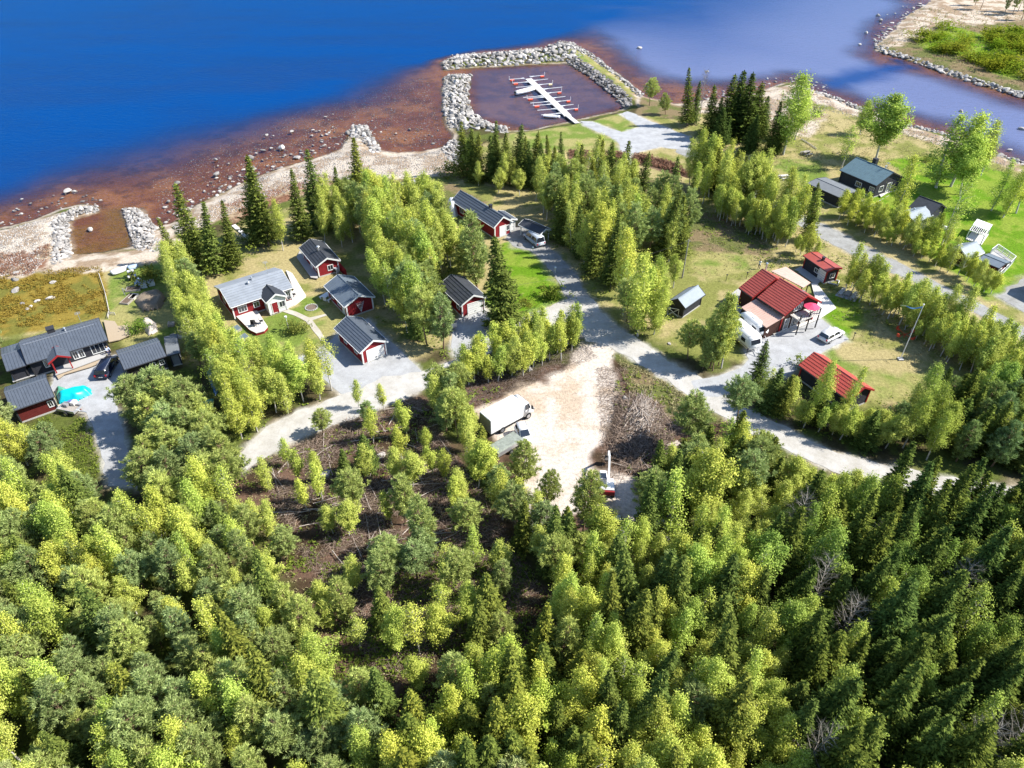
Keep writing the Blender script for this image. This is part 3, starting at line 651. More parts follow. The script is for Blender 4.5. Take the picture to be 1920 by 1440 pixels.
RF_SL=roofm('slate_grey_steel_roof',(.075,.088,.11),.42); RF_G=roofm('light_grey_felt_roof',(.215,.235,.265),.75,.14,.9); RF_D=roofm('charcoal_roof',(.034,.037,.045),.6,.25); RF_B=roofm('blue_grey_roof',(.11,.135,.165),.5); RF_R=roofm('red_tile_roof',(.31,.060,.045),.5,.14); RF_P=roofm('pale_pink_sheet_roof',(.50,.33,.27),.6,.10); RF_T=roofm('teal_grey_roof',(.10,.16,.185),.5); RF_F=roofm('grey_flat_felt',(.13,.14,.15),.8)
LGREY=roofm('pale_grey_roof',(.19,.225,.26),.6)
def frame(A,B,Cc,he):
    a=Vector(W(*A,he)); b_=Vector(W(*B,he)); c=Vector(W(*Cc,he))
    ux=(b_-a); L_=ux.length; ux.normalize(); uy=Vector((-ux.y,ux.x)); D=(c-b_).dot(uy)
    return a,math.atan2(ux.y,ux.x),L_,D,ux,uy
def opening(root,side,u,z,w_,h,kind,Lx,Ly,ox,oy,trim):
    "window or door on a wall; u runs left to right as seen from outside"
    if side=='S': o=Vector((ox,oy,0)); d=Vector((1,0,0)); n=Vector((0,-1,0))
    elif side=='E': o=Vector((Lx-ox,oy,0)); d=Vector((0,1,0)); n=Vector((1,0,0))
    elif side=='N': o=Vector((Lx-ox,Ly-oy,0)); d=Vector((-1,0,0)); n=Vector((0,1,0))
    else: o=Vector((ox,Ly-oy,0)); d=Vector((0,-1,0)); n=Vector((-1,0,0))
    def P(a,b_,c): return o+d*a+Vector((0,0,b_))+n*c
    def bx(mb,a0,a1,b0,b1,c0,c1,mi=0): mb.hexa([P(a0,b0,c1),P(a1,b0,c1),P(a1,b0,c0),P(a0,b0,c0)],[P(a0,b1,c1),P(a1,b1,c1),P(a1,b1,c0),P(a0,b1,c0)],mi)
    mb=MB(); t=.085
    if kind in('win','win2','winw'):
        bx(mb,u,u+t,z,z+h,-.02,.06); bx(mb,u+w_-t,u+w_,z,z+h,-.02,.06); bx(mb,u+t,u+w_-t,z,z+t,-.02,.065); bx(mb,u+t,u+w_-t,z+h-t,z+h,-.02,.065)
        k={'win':1,'win2':2,'winw':3}[kind]
        for i in range(1,k+1 if kind!='win' else 2):
            a=u+w_*i/(k+1); bx(mb,a-.02,a+.02,z+t,z+h-t,-.01,.05)
        
        f_=mb.build('window',trim,root); p=MB(); bx(p,u+t*.7,u+w_-t*.7,z+t*.7,z+h-t*.7,-.04,.02); p.build('pane',GLS,f_)
    elif kind=='door':
        bx(mb,u-.08,u,0,h+.08,-.02,.06); bx(mb,u+w_,u+w_+.08,0,h+.08,-.02,.06); bx(mb,u,u+w_,h,h+.08,-.02,.06)
        mb.box(0,0,0,0,0,0) if False else None
        f_=mb.build('door_frame',WT,root); p=MB(); bx(p,u,u+w_,.03,h,-.03,.03); bx(p,u+w_*.2,u+w_*.8,h*.55,h*.85,.03,.045); f2=p.build('door',trim,root)
        q=MB(); bx(q,u+w_*.85,u+w_*.92,.98,1.05,.03,.10); q.build('handle',STEEL,f2)
    elif kind=='gdoor':
        bx(mb,u-.12,u,0,h+.12,-.02,.06); bx(mb,u+w_,u+w_+.12,0,h+.12,-.02,.06); bx(mb,u,u+w_,h,h+.12,-.02,.06); f_=mb.build('door_frame',WT,root)
        p=MB(); bx(p,u,u+w_,.03,h,-.04,0.)
        for i in range(5): bx(p,u+.02,u+w_-.02,.06+i*h/5,.06+(i+.86)*h/5,0.,.025)
        f2=p.build('garage_door',trim,root); q=MB(); bx(q,u+w_*.45,u+w_*.55,.5,.56,.025,.07); q.build('handle',BLK,f2)
    elif kind=='dark':
        bx(mb,u,u+w_,.03,h,-.04,.02); mb.build('doorway',BLK,root)
def house(name,label,cat,A,B,Cc,he,ridge,rise,roof,wall,trim=WT,oh=.4,oa=.3,rp=.5,ribs=0,rows=0,op=(),walls=True,hb=0,chim=(),vent=(),corner=True,open_=None,keep=True,group=None,L_=None):
    a,rz,Lx,Ly,ux,uy=frame(A,B,Cc,he)
    if L_: Lx=L_
    root=thing(name,label,cat,(a.x,a.y,0),rz,group)
    if keep: 
        P=[a+ux*s*Lx+uy*t*Ly for s,t in((0,0),(1,0),(1,1),(0,1))]; KEEPB.append(([tuple(p) for p in P],.9))
    if ridge=='x': T=lambda p,q,z:(p,q,z); La,Lb=Lx,Ly; ox,oy=oa,oh
    else: T=lambda p,q,z:(Lx-q,p,z); La,Lb=Ly,Lx; ox,oy=oh,oa
    rb=Lb*rp; hr=he+rise; th=.16
    def run(mb,prof,a0,a1,mi=0):
        n=len(prof); vs=[T(a0,b_,z) for b_,z in prof]+[T(a1,b_,z) for b_,z in prof]
        mb.add(vs,[tuple(range(n-1,-1,-1)),tuple(range(n,2*n))]+[(i,(i+1)%n,n+(i+1)%n,n+i) for i in range(n)],mi)
    def zat(b_): return he+rise*(b_/rb if b_<rb else (Lb-b_)/(Lb-rb))
    if walls:
        mb=MB(); run(mb,[(oh,hb),(Lb-oh,hb),(Lb-oh,zat(Lb-oh)-th-.02),(rb,hr-th-.04),(oh,zat(oh)-th-.02)],oa,La-oa); mb.build('wall',wall,root)
        mb=MB(); run(mb,[(oh-.03,-.1),(Lb-oh+.03,-.1),(Lb-oh+.03,.22),(oh-.03,.22)],oa-.03,La-oa+.03); mb.build('plinth',CONC,root)
        if corner:
            for p,q in((oa,oh),(La-oa,oh),(oa,Lb-oh),(La-oa,Lb-oh)):
                x,y,_=T(p,q,0); k=MB(); k.box(x-.09,x+.09,y-.09,y+.09,.2,zat(q)-th-.05); k.build('corner_board',trim,root)
    else:
        for p in np.linspace(oa,La-oa,3 if La>4 else 2):
            for q in (oh,Lb-oh):
                x,y,_=T(p,q,0); k=MB(); k.box(x-.07,x+.07,y-.07,y+.07,0,zat(q)-th-.02); k.build('post',trim,root)
    mb=MB(); run(mb,[(0,he),(rb,hr),(Lb,he),(Lb,he-th),(rb,hr-th-.02),(0,he-th)],0,La)
    if ribs:
        n=int(La/ribs); w2=.035
        for i in range(1,n):
            p=La*i/n
            for b0,b1 in((0.02,rb-.05),(Lb-.02,rb+.05)):
                z0,z1=zat(b0),zat(b1)
                mb.hexa([T(p-w2,b0,z0-.02),T(p+w2,b0,z0-.02),T(p+w2,b1,z1-.02),T(p-w2,b1,z1-.02)],[T(p-w2*.5,b0,z0+.055),T(p+w2*.5,b0,z0+.055),T(p+w2*.5,b1,z1+.055),T(p-w2*.5,b1,z1+.055)])
    if rows:
        for b0,b1 in((0.,rb),(Lb,rb)):
            n=int(abs(b1-b0)/rows)
            for i in range(n):
                q0=b0+(b1-b0)*i/n; q1=b0+(b1-b0)*(i+1)/n
                z0,z1=zat(q0)+.002,zat(q1)+.002
                mb.hexa([T(.02,q0,z0),T(La-.02,q0,z0),T(La-.02,q1,z1),T(.02,q1,z1)],[T(.02,q0,z0+.06),T(La-.02,q0,z0+.06),T(La-.02,q1,z1+.004),T(.02,q1,z1+.004)])
    rf=mb.build('roof',roof,root)
    k=MB(); k.hexa([T(0,rb-.14,hr-.03),T(La,rb-.14,hr-.03),T(La,rb+.14,hr-.03),T(0,rb+.14,hr-.03)],[T(0,rb-.05,hr+.08),T(La,rb-.05,hr+.08),T(La,rb+.05,hr+.08),T(0,rb+.05,hr+.08)]); k.build('ridge_cap',roof,rf)
    for p,s in((0,-1),(La,1)):
        for b0,b1 in((0,rb),(Lb,rb)):
            k=MB(); z0,z1=zat(b0),zat(b1)
            k.hexa([T(p,b0,z0-.22),T(p+.035*s,b0,z0-.22),T(p+.035*s,b1,z1-.22),T(p,b1,z1-.22)],[T(p,b0,z0+.05),T(p+.035*s,b0,z0+.05),T(p+.035*s,b1,z1+.05),T(p,b1,z1+.05)]); k.build('bargeboard',trim,root)
    for q,s in((0,-1),(Lb,1)):
        k=MB(); k.tube(T(.02,q+.07*s,he-.06),T(La-.02,q+.07*s,he-.06),.06,n=6); k.build('gutter',trim if trim is not RT else KT,root)
    for (p,q,w_,h) in chim:
        x,y,_=T(p*La,q*Lb,0); z=zat(q*Lb); k=MB(); k.box(x-w_/2,x+w_/2,y-w_/2,y+w_/2,z-.5,z+h); k.box(x-w_/2-.06,x+w_/2+.06,y-w_/2-.06,y+w_/2+.06,z+h,z+h+.1); k.build('chimney',[KT],root)
    for (p,q,r_,h) in vent:
        x,y,_=T(p*La,q*Lb,0); z=zat(q*Lb); k=MB(); k.tube((x,y,z-.2),(x,y,z+h),r_); k.tube((x,y,z+h+.06),(x,y,z+h+.16),r_*1.7,r_*1.2); k.tube((x,y,z+h),(x,y,z+h+.06),r_*.5); k.build('flue',STEEL,root)
    fit={}
    for o_ in op:
        sp=(Lx-2*ox) if o_[0] in 'SN' else (Ly-2*oy); fit[o_[0]]=max(fit.get(o_[0],0),(o_[1]+o_[3])/(sp-.25))
    op=[(o_[0],o_[1]/max(1,fit[o_[0]]),o_[2],o_[3]/max(1,fit[o_[0]]*.85 if fit[o_[0]]>1.18 else 1))+tuple(o_[4:]) for o_ in op]
    for o_ in op: opening(root,*o_[:6],Lx,Ly,ox,oy,o_[6] if len(o_)>6 else WT)
    root['L']=Lx; root['D']=Ly
    return root,Lx,Ly
def inv(root):
    return Matrix.Rotation(-root.rotation_euler[2],4,'Z')@Matrix.Translation(-root.location)
def slabw(name,pts,th,m,root=None,label=None):
    "sloping slab through picture points with their own heights: (px,py,z)"
    v=[Vector((*W(a,b_,z),z)) for a,b_,z in pts]
    if root is not None: M=inv(root); v=[M@p for p in v]
    mb=MB(); n=len(v); mb.add([p-Vector((0,0,th)) for p in v]+v,[tuple(range(n-1,-1,-1)),tuple(range(n,2*n))]+[(i,(i+1)%n,n+(i+1)%n,n+i) for i in range(n)])
    return mb.build(name,m,root,label=label)
def deck(name,label,cat,pts,z,th,m,skirt=None,rail=None,root=None,planks=.0):
    P=[W(a,b_,z) for a,b_ in pts]; cx=sum(p[0] for p in P)/len(P); cy=sum(p[1] for p in P)/len(P)
    r=thing(name,label,cat,(cx,cy,0)); Q=[(p[0]-cx,p[1]-cy) for p in P]
    mb=MB(); mb.prism(Q,z-th,z); mb.build('boarding',m,r)
    A_=sum(Q[i][0]*Q[(i+1)%len(Q)][1]-Q[(i+1)%len(Q)][0]*Q[i][1] for i in range(len(Q)))
    if skirt is not None:
        q2=[(x*.975,y*.975) for x,y in Q]; mb=MB(); mb.prism(q2,0.,z-th-.003); mb.build('skirt',skirt,r)
    if rail is not None:
        mt,edges=rail
        for i in edges:
            a=Vector((*Q[i],z)); b_=Vector((*Q[(i+1)%len(Q)],z)); L_=(b_-a).length; n=max(1,int(L_/1.3)); mb=MB()
            mb.bar(a+Vector((0,0,.95)),b_+Vector((0,0,.95)),.09,.06); mb.bar(a+Vector((0,0,.2)),b_+Vector((0,0,.2)),.05,.05)
            for j in range(n+1): p=a.lerp(b_,j/n); mb.bar(p,p+Vector((0,0,.95)),.08)
            m2=int(L_/.16)
            for j in range(m2): p=a.lerp(b_,(j+.5)/m2); mb.bar(p+Vector((0,0,.2)),p+Vector((0,0,.95)),.03)
            mb.build('railing',mt,r)
    KEEPB.append((P,.2)); return r
# ---------------------------------------------------------------- buildings
# far left: long house, its wing, porch, garage, barn
h1,L1,D1=house('long_house','long black house with slate-grey ribbed roof and red porch at the far left','house',(50,683),(202,637),(190.6,594),2.5,'x',1.5,RF_SL,WK,KT,ribs=.36,
  chim=[(.40,.56,.9,.8)],vent=[(.56,.47,.1,.4)],op=[('S',2.6,.9,.9,1.2,'win2'),('S',9.,.8,1.1,1.3,'win'),('S',10.3,.8,1.1,1.3,'win'),('S',13.2,.7,3.4,1.5,'winw'),('E',1.2,.9,1.2,1.1,'win2'),('E',3.4,.9,1.0,1.1,'win')])
mb=MB()
for s in (.02,.98): pass
mb.bar((.3,D1*.43,3.82),(L1-.8,D1*.43,3.82),.10,.05); mb.build('roof_walkway',STEEL,h1)
house('house_wing','lower ribbed roof wing at the left end of the long black house','annex',(12.5,696),(49,684.5),(41,641),2.35,'x',.7,RF_SL,WK,KT,ribs=.36)
house('red_porch','small gabled entrance porch with red posts in front of the long black house','porch',(90,682),(133,669),(126,652),2.45,'y',.8,RF_SL,WRD,RT,walls=False,ribs=.4,keep=False)
h2,_,_=house('garage','ribbed dark roofed garage with red door frame beside the black car','garage',(233,693),(312,667),(301,631),2.3,'x',.9,RF_SL,WK,KT,ribs=.33,op=[('S',.4,0,2.3,1.95,'dark'),('S',4.3,.9,1.,.8,'win'),('S',6.2,.9,.9,.8,'win')])
house('garage_lean_to','pale felt-roofed lean-to at the right end of the ribbed roofed garage','shed',(313,667),(338,661),(328,627),2.2,'x',.25,RF_F,WG,KT)
house('barn','ribbed dark roofed outbuilding behind the turquoise tarpaulin','outbuilding',(22,771),(102,743),(91.7,698.5),2.4,'x',1.1,RF_SL,WRD,KT,ribs=.34,op=[('E',.8,0,1.,2.,'door',WRD),('S',6.3,.8,1.,1.,'win')])
# grey roofed red house
h4,L4,D4=house('red_house','red wooden house with a wide light grey roof and white windows','house',(432,577),(549,539),(524,499),2.5,'x',1.35,RF_G,WR,WT,rows=.45,vent=[(.42,.40,.14,.35),(.50,.47,.1,.5)],
  op=[('S',1.0,.9,1.6,1.1,'win2'),('S',4.2,.95,1.1,1.,'win'),('S',6.6,.95,.9,1.,'win'),('S',11.2,.5,.9,1.5,'win'),('S',9.9,.9,1.0,1.1,'win'),('E',1.4,.9,1.1,1.,'win'),('E',4.,.9,1.1,1.,'win'),('W',2.,.9,1.1,1.,'win')])
house('house_porch','white entrance porch with a steep charcoal gable roof on the grey roofed red house','porch',(499,568),(538,555),(526,536),2.55,'y',.95,RF_D,WW,WT,keep=False,oh=.3,op=[('S',.6,0,.9,2.,'door',WR),('S',1.9,.8,1.,1.1,'win'),('W',.5,.8,1.,1.1,'win')])
h5,_,_=house('sauna_cottage','small red cottage with charcoal roof, side deck and one gable window','cottage',(591.5,501),(638,488),(611,451),2.2,'y',1.05,RF_D,WR,WT,rows=.4,vent=[(.42,.55,.16,.7)],op=[('S',1.6,.75,1.0,1.0,'win'),('W',1.,.8,1.,1.,'win'),('W',3.6,0,.9,1.95,'door'),('W',5.4,.8,1.,1.,'win')])
house('red_annex_cottage','red outbuilding with blue-grey roof and a white fan trellis on its gable','cottage',(645.6,576),(703,556.5),(666,517),2.3,'y',1.15,RF_B,WR,WT,ribs=.6,op=[('W',3.4,.7,1.2,1.2,'win2'),('W',5.2,0,.9,2.,'door'),('W',1.,.8,1.,1.,'win')])
h7,_,_=house('red_garage','red and white garage with slate roof standing on the wide gravel yard','garage',(675,662),(728,640),(686,592),2.4,'y',1.15,RF_SL,WR,WT,rows=.35,op=[('S',.75,0,2.5,2.,'gdoor'),('W',1.6,.9,.9,.8,'win'),('W',4.6,.9,.9,.8,'win')])
h8,_,_=house('red_garage','red garage with charcoal roof and white door beside the lone large spruce','garage',(863.5,574),(913.5,557.5),(881,516),2.4,'y',1.15,RF_D,WR,WT,rows=.4,op=[('S',1.0,0,2.4,2.,'gdoor'),('W',2.,.9,.9,.8,'win'),('W',4.8,.9,.9,.8,'win')])
h9,L9,D9=house('red_villa','red house with long slate roof half hidden in trees at the end of the driveway','house',(926,427),(962,415),(886,364),2.5,'y',1.5,RF_SL,WR,WT,rows=.42,chim=[(.32,.42,.5,.7)],op=[('S',1.6,0,1.6,2.1,'door'),('S',3.6,.9,1.,1.1,'win'),('W',2,.9,1.2,1.1,'win')])
house('villa_annex','low red annex with flat gable roof on the right of the slate roofed house','annex',(948,418),(970,411),(954,393),2.25,'y',.45,RF_SL,WR,WT,op=[('S',.8,0,.8,1.9,'door')],keep=False)
house('open_shed','narrow open-fronted shed with dark two-step roof beside the silver van','shed',(1013,440),(1034,430),(1005,406),2.1,'y',.6,RF_D,WR,WT,walls=False)
house('dark_shed','small black shed with pale grey right roof slope by the village lawn','shed',(1254,564),(1285,578),(1320,551),2.1,'y',1.0,LGREY,WK,KT,op=[('S',1.,0,1.1,1.8,'dark')])
# house with the red tile roofs
h14,L14,D14=house('tile_roofed_house','dark brown house with large red tile roof and a front balcony','house',(1420,558),(1471,591.5),(1532,561),3.5,'x',2.2,RF_R,WB,RT,rp=.52,rows=.34,ribs=.3,oh=.35,oa=.5,op=[('E',.7,.3,1.,1.9,'winw'),('E',2.2,.3,1.4,1.9,'winw'),('E',4.3,.4,1.,1.5,'win'),('E',2.,3.1,1.6,1.3,'winw'),('S',1.5,2.9,1.,.5,'win')])
house('tile_roofed_wing','back wing of the brown house under its own red tile roof','house wing',(1385.6,540),(1411,558),(1470,525),3.2,'x',2.3,RF_R,WB,RT,rows=.34,ribs=.3,chim=[],vent=[(.1,.55,.12,1.2)])
# lean-to roofs
def lean_to(name,label,hi,lo,zh,zl,m,wall,op=None):
    P=[(*hi[0],zh),(*hi[1],zh),(*lo[1],zl),(*lo[0],zl)]
    V=[Vector((*W(a,b_,z),z)) for a,b_,z in P]; c=sum(V,Vector())/4
    r=thing(name,label,'lean-to',(c.x,c.y,0)); M=inv(r); V=[M@p for p in V]
    mb=MB(); mb.add([p-Vector((0,0,.12)) for p in V]+V,[(0,1,2,3),(7,6,5,4),(0,4,5,1),(1,5,6,2),(2,6,7,3),(3,7,4,0)]); 
    n=14
    for i in range(1,n):
        a=V[0].lerp(V[1],i/n); b_=V[3].lerp(V[2],i/n); mb.bar(a+Vector((0,0,.02)),b_+Vector((0,0,.02)),.05,.05)
    mb.build('roof',m,r)
    k=.9; q=[Vector((p.x*k,p.y*k,0)) for p in V]; t=[Vector((p.x*k,p.y*k,p.z-.14)) for p in V]
    for i in range(4):t[i].z=(zh if i<2 else zl)-.16
    if wall is not None: mb=MB(); mb.add(q+t,[(0,1,2,3),(7,6,5,4),(0,4,5,1),(1,5,6,2),(2,6,7,3),(3,7,4,0)]); mb.build('wall',wall,r)
    else:
        for i in range(4): mb=MB(); mb.bar(q[i],t[i],.12); mb.build('post',KT,r)
    KEEPB.append(([(p.x+r.location.x,p.y+r.location.y) for p in V],.8)); return r
lean_to('front_lean_to','pale pink sheet-roofed lean-to on the left front of the tile roofed house',[(1417.5,560.5),(1471,594)],[(1390,576),(1437,614)],3.0,2.35,RF_P,WB)
lean_to('back_lean_to','pale pink sheet roof behind the tile roofed house towards the small red roofed shed',[(1446,508),(1506,539)],[(1474,500),(1520,530)],2.8,2.5,RF_P,None)
house('garden_shed','small black shed with flat red roof and white double door behind the tile roofed house','shed',(1506,479),(1551,509.5),(1577,501),2.5,'x',.28,RF_R,WK,RT,chim=[(.5,.5,.35,.5)],op=[('S',4.2,0,1.5,1.95,'gdoor'),('S',2.9,.9,.9,.8,'win'),('E',.8,.8,1.,.9,'win')])
house('long_red_garage','long outbuilding with bright red ribbed roof half hidden by birches','garage',(1497.5,685),(1592,752),(1634,727),2.3,'x',1.35,roofm('bright_red_sheet_roof',(.40,.065,.045),.5,.1),WK,RT,ribs=.27,rows=.36)
# right hand side
house('dark_house','black house with a teal-grey roof and tall chimney on the right meadow','house',(1574.5,319),(1644,348.5),(1681,327),2.7,'x',1.9,RF_T,WK,KT,ribs=.5,chim=[(.42,.62,.8,1.2)],vent=[(.72,.6,.1,.6)],op=[('S',9.3,1.,1.4,1.,'winw'),('S',5.,.9,1.6,1.,'win2'),('E',1.2,.9,1.2,1.2,'win'),('E',3.4,.5,1.4,1.8,'winw')])
house('wood_store','low outbuilding with plain grey roof in front of the black house','outbuilding',(1513,343),(1576,371),(1594,352),2.3,'x',.35,RF_F,WK,KT)
house('black_hut','black hut with pale grey roof slope at the lower side of the right garden','cottage',(1678,402),(1716,418),(1739,399),2.2,'y',.95,LGREY,WK,KT,vent=[(.5,.6,.12,.3)],op=[('E',.8,.4,.8,1.5,'win'),('E',2.2,.4,.8,1.5,'win')])
house('black_hut_wing','dark shaded roof wing behind the black hut with the pale slope','cottage',(1704,388),(1746,404),(1770,388),2.3,'x',1.5,RF_D,WK,KT,keep=False)
house('grey_shed','shed with pale grey roof and white bargeboard between the gazebo and the birch belt','shed',(1776,468),(1816,486),(1836,469),2.0,'y',1.2,LGREY,WB,WT)
h23,_,_=house('red_cabin','dark red cabin with slate-blue flat roof and white railed deck at the right','cabin',(1833,486),(1874,503),(1887,488),2.4,'x',.3,RF_B,WRD,KT,op=[('E',.5,.8,1.,1.,'win')])
house('side_cottage','dark cottage at the right edge of the picture casting a shadow on the lawn','cottage',(1938,520),(1990,545),(2020,515),3.0,'x',1.8,RF_D,WK,KT)
deck('cabin_deck','white railed timber deck wrapped round the dark red cabin','deck',[(1856,476),(1868,467),(1901,490),(1889,503),(1872,519),(1866,512),(1887,490)],.5,.15,DK,WT,(WT,[0,1,2,3]))
# pavilion
P=[W(*p,1.95) for p in((1817,431),(1847,442),(1861,422),(1832,411))]
cx=sum(p[0] for p in P)/4; cy=sum(p[1] for p in P)/4; r=thing('gazebo','white open garden gazebo with outdoor seating on the bright right lawn','gazebo',(cx,cy,0))
Q=[(p[0]-cx,p[1]-cy) for p in P]; KEEPB.append((P,1.5))
mb=MB(); mb.prism([(x*.97+.15,y*.97) for x,y in Q],.02,.16); mb.build('floor',DW,r)
for x,y in Q: mb=MB(); mb.box(x*.93-.06,x*.93+.06,y*.93-.06,y*.93+.06,.16,1.85); mb.build('post',WT,r)
for i in range(4):
    a,b_=Q[i],Q[(i+1)%4]; mb=MB(); mb.bar((a[0]*.93,a[1]*.93,1.87),(b_[0]*.93,b_[1]*.93,1.87),.12); mb.build('beam',WT,r)
v0,v1,v2,v3=[Vector((x,y,1.97)) for x,y in Q]; m0=v0.lerp(v3,.45); m1=v1.lerp(v2,.45)
mb=MB(); mb.add([m0,m1,v2,v3]+[p+Vector((0,0,.06)) for p in (m0,m1,v2,v3)],[(0,3,2,1),(4,5,6,7),(0,1,5,4),(1,2,6,5),(2,3,7,6),(3,0,4,7)]); mb.build('roof',WT,r)
for i in range(9): mb=MB(); t=i/9.; mb.bar(v0.lerp(v1,t+.05),m0.lerp(m1,t+.05),.06,.1); mb.build('slat',WT,r)
def garden_set(px,py,rz,label,wm,n=4,z=0,kind='picnic_table'):
    x,y=W(px,py,z); r=thing(kind,label,'garden furniture',(x,y,z),rz)
    mb=MB(); mb.box(-.9,.9,-.4,.4,.70,.75); mb.build('tabletop',wm,r)
    for s in(-.7,.7): mb=MB(); mb.box(s-.05,s+.05,-.35,.35,0,.70); mb.build('leg',wm,r)
    for s in(-1,1): mb=MB(); mb.box(-.9,.9,s*.85-.17,s*.85+.17,.40,.46); mb.box(-.75,-.65,s*.85-.14,s*.85+.14,0,.4); mb.box(.65,.75,s*.85-.14,s*.85+.14,0,.4); mb.build('bench',wm,r)
    return r
garden_set(1833,434,.3,'dark table and benches inside the white gazebo',KT,z=.16)
# tarps as draped sheets
def tarp(name,label,cat,pts,h,m,seed=1,ridge=True):
    P=[W(a,b_,0) for a,b_ in pts]; cx=sum(p[0] for p in P)/len(P); cy=sum(p[1] for p in P)/len(P); Q=[(p[0]-cx,p[1]-cy) for p in P]
    A=np.array(Q); x0,y0=A.min(0);x1,y1=A.max(0); n=26
    gx,gy=np.meshgrid(np.linspace(x0,x1,n),np.linspace(y0,y1,n)); d=sdf(gx,gy,Q)
    z=h*sm((d+.05)/.75)**.6*(.8+.4*vnoise(gx,gy,.9,seed))+.05*vnoise(gx,gy,.3,seed+2)
    v=np.stack([gx,gy,np.where(d>-.02,z,0)],-1).reshape(-1,3); ii=np.arange(n*n).reshape(n,n)
    f_=np.stack([ii[:-1,:-1],ii[:-1,1:],ii[1:,1:],ii[1:,:-1]],-1).reshape(-1,4); k=(d.reshape(-1)[f_]>-.12).all(1)
    me=npmesh(name,v,f_[k],[m]); me.polygons.foreach_set('use_smooth',[True]*len(me.polygons)); o=link(name,me,loc=(cx,cy,.02)); KEEPB.append((P,.3)); return tag(o,label,cat)
def plastic(n,c,r=.4): return mat(n,c,r,.1,2,spec=.5)
tarp('tarpaulin','crumpled turquoise tarpaulin over a trailer on the left yard','tarpaulin',[(107,742),(140,733),(170,729),(172,740),(146,752),(112,758)],1.0,plastic('turquoise_tarp',(.0,.42,.50)),3)
tarp('tarpaulin','small dark green tarpaulin heap beside the outbuilding gable','tarpaulin',[(104,733),(118,727),(129,733),(129,739),(106,744)],.8,plastic('green_tarp',(.08,.30,.20)),5)
tarp('tarpaulin','pale green awning sheet on the black hut with the pale slope','tarpaulin',[(1683,417),(1700,414),(1718,434),(1703,438),(1686,431)],1.6,plastic('mint_sheet',(.30,.48,.42)),6)
tarp('tarpaulin','blue and white tarpaulin heap near the beached boats','tarpaulin',[(252,530),(262,523),(270,527),(264,536),(254,536)],.8,plastic('blue_white_tarp',(.35,.45,.62)),7)
tarp('tarpaulin','dull blue sheet half hidden under the belt left of the grey roofed house','tarpaulin',[(392,690),(402,706),(412,728),(404,742),(396,722),(388,700)],.8,plastic('navy_tarp',(.03,.12,.28)),8)
tarp('sand_heap','pile of pale sand in the left garden beside the garage','sand pile',[(266,605),(280,597),(292,606),(296,622),(280,630),(266,616)],.7,mat('sand_pile',(.48,.42,.36),.95,.2,6,bump=.3),9)
tarp('compost_heap','low brown heap of garden waste beside the beached boats','heap',[(252,566),(270,550),(300,545),(312,560),(300,580),(268,586)],.7,mat('brown_heap',(.19,.15,.11),.95,.35,8,bump=.5),10)
tarp('white_canopy','rounded white canopy sheet beside the slate roofed house','canopy',[(838,392),(852,388),(861,398),(855,409),(842,408)],2.3,plastic('white_cloth',(.75,.75,.74),.7),11)
# decks and paths
deck('terrace','white floored terrace with red skirting at the left end of the red house','deck',[(440,590),(482,582),(502,612),(495,620),(480,624),(468,618)],.55,.12,DW,WR)
deck('terrace','pale boarded terrace round the porch end of the red house','deck',[(536,506),(548,512),(574,554),(553,570),(536,578),(512,588),(504,578),(530,562),(551,543)],.3,.12,DW,WT)
deck('terrace','grey boarded deck along the left side of the small red cottage','deck',[(556,482),(562,470),(594,504),(596,522),(583,520)],.35,.12,DK,None)
deck('terrace','grey and white boarded terrace in front of the tile roofed house','deck',[(1521,530),(1533,533),(1568,577),(1537,597),(1486,618),(1462,606),(1500,590),(1532,572)],.25,.12,DW,None)
deck('terrace','shaded blue-grey deck behind the lean-to of the tile roofed house','deck',[(1357,560),(1384,541),(1410,565),(1392,578),(1385,592),(1364,580)],.3,.12,DK,KT)
deck('terrace','grey deck between the tile roofed house and the small red roofed shed','deck',[(1490,505),(1512,495),(1548,520),(1530,534)],.2,.1,DK,None)
deck('terrace','brown plank terrace with steps before the long black house','deck',[(105,704),(148,688),(196,668),(203,674),(168,688),(120,702),(109,710)],.3,.1,DBR,None)
deck('terrace','grey boarded upper deck along the windows of the long black house','deck',[(103,690),(140,672),(195,655),(199,668),(146,688),(104,703)],.5,.1,DK,None)
deck('terrace','weathered deck off the right gable of the long black house','deck',[(194,600),(215,602),(221,611),(239,609),(245,627),(223,637),(204,641)],.35,.12,DBR,None)
deck('terrace','grey worn deck between the wing and the outbuilding at the far left','deck',[(20,699),(60,688),(65,703),(24,716)],.4,.1,DK,None)
deck('terrace','pale wooden deck round the gable of the black house','deck',[(1646,362),(1667,350),(1672,356),(1652,369)],.3,.1,DW,None)
deck('boardwalk','long grey boardwalk running from the shore past the hidden house','boardwalk',[(747,349),(757,349),(798,394),(790,399)],.25,.1,DK,None)
deck('boardwalk','grey seating deck on the beach at the end of the boardwalk','boardwalk',[(750,342),(782,336),(785,343),(753,349)],.3,.1,DK,None)
deck('boardwalk','pale plank walkway between the left shore spruces','boardwalk',[(434,423),(441,420),(468,443),(464,449)],.2,.08,DW,None)
deck('footbridge','short white plank footbridge over the ditch by the marina meadow','footbridge',[(1176,288),(1183,288),(1184,309),(1177,309)],.15,.12,PLK,None)
sheet('garden_path',PT([(524,583),(536,578),(556,585),(580,596),(610,589),(613,592),(586,601),(619,646),(609,649),(574,603),(552,592)]),.05,gravel('pale_path',col(228,220,206),col(206,196,178)),amp=.06)
sheet('garden_path',PT([(1658,372),(1668,366),(1612,398),(1606,396)]),.05,CONC,amp=.05)
sheet('garden_path',PT([(1588,367),(1592,365),(1650,388),(1647,391)]),.055,CONC,amp=.05)
def patch(name,label,cat,pts,z,m):
    o=sheet(name,PT(pts),z,m,kind=None,amp=.05); return tag(o,label,cat)
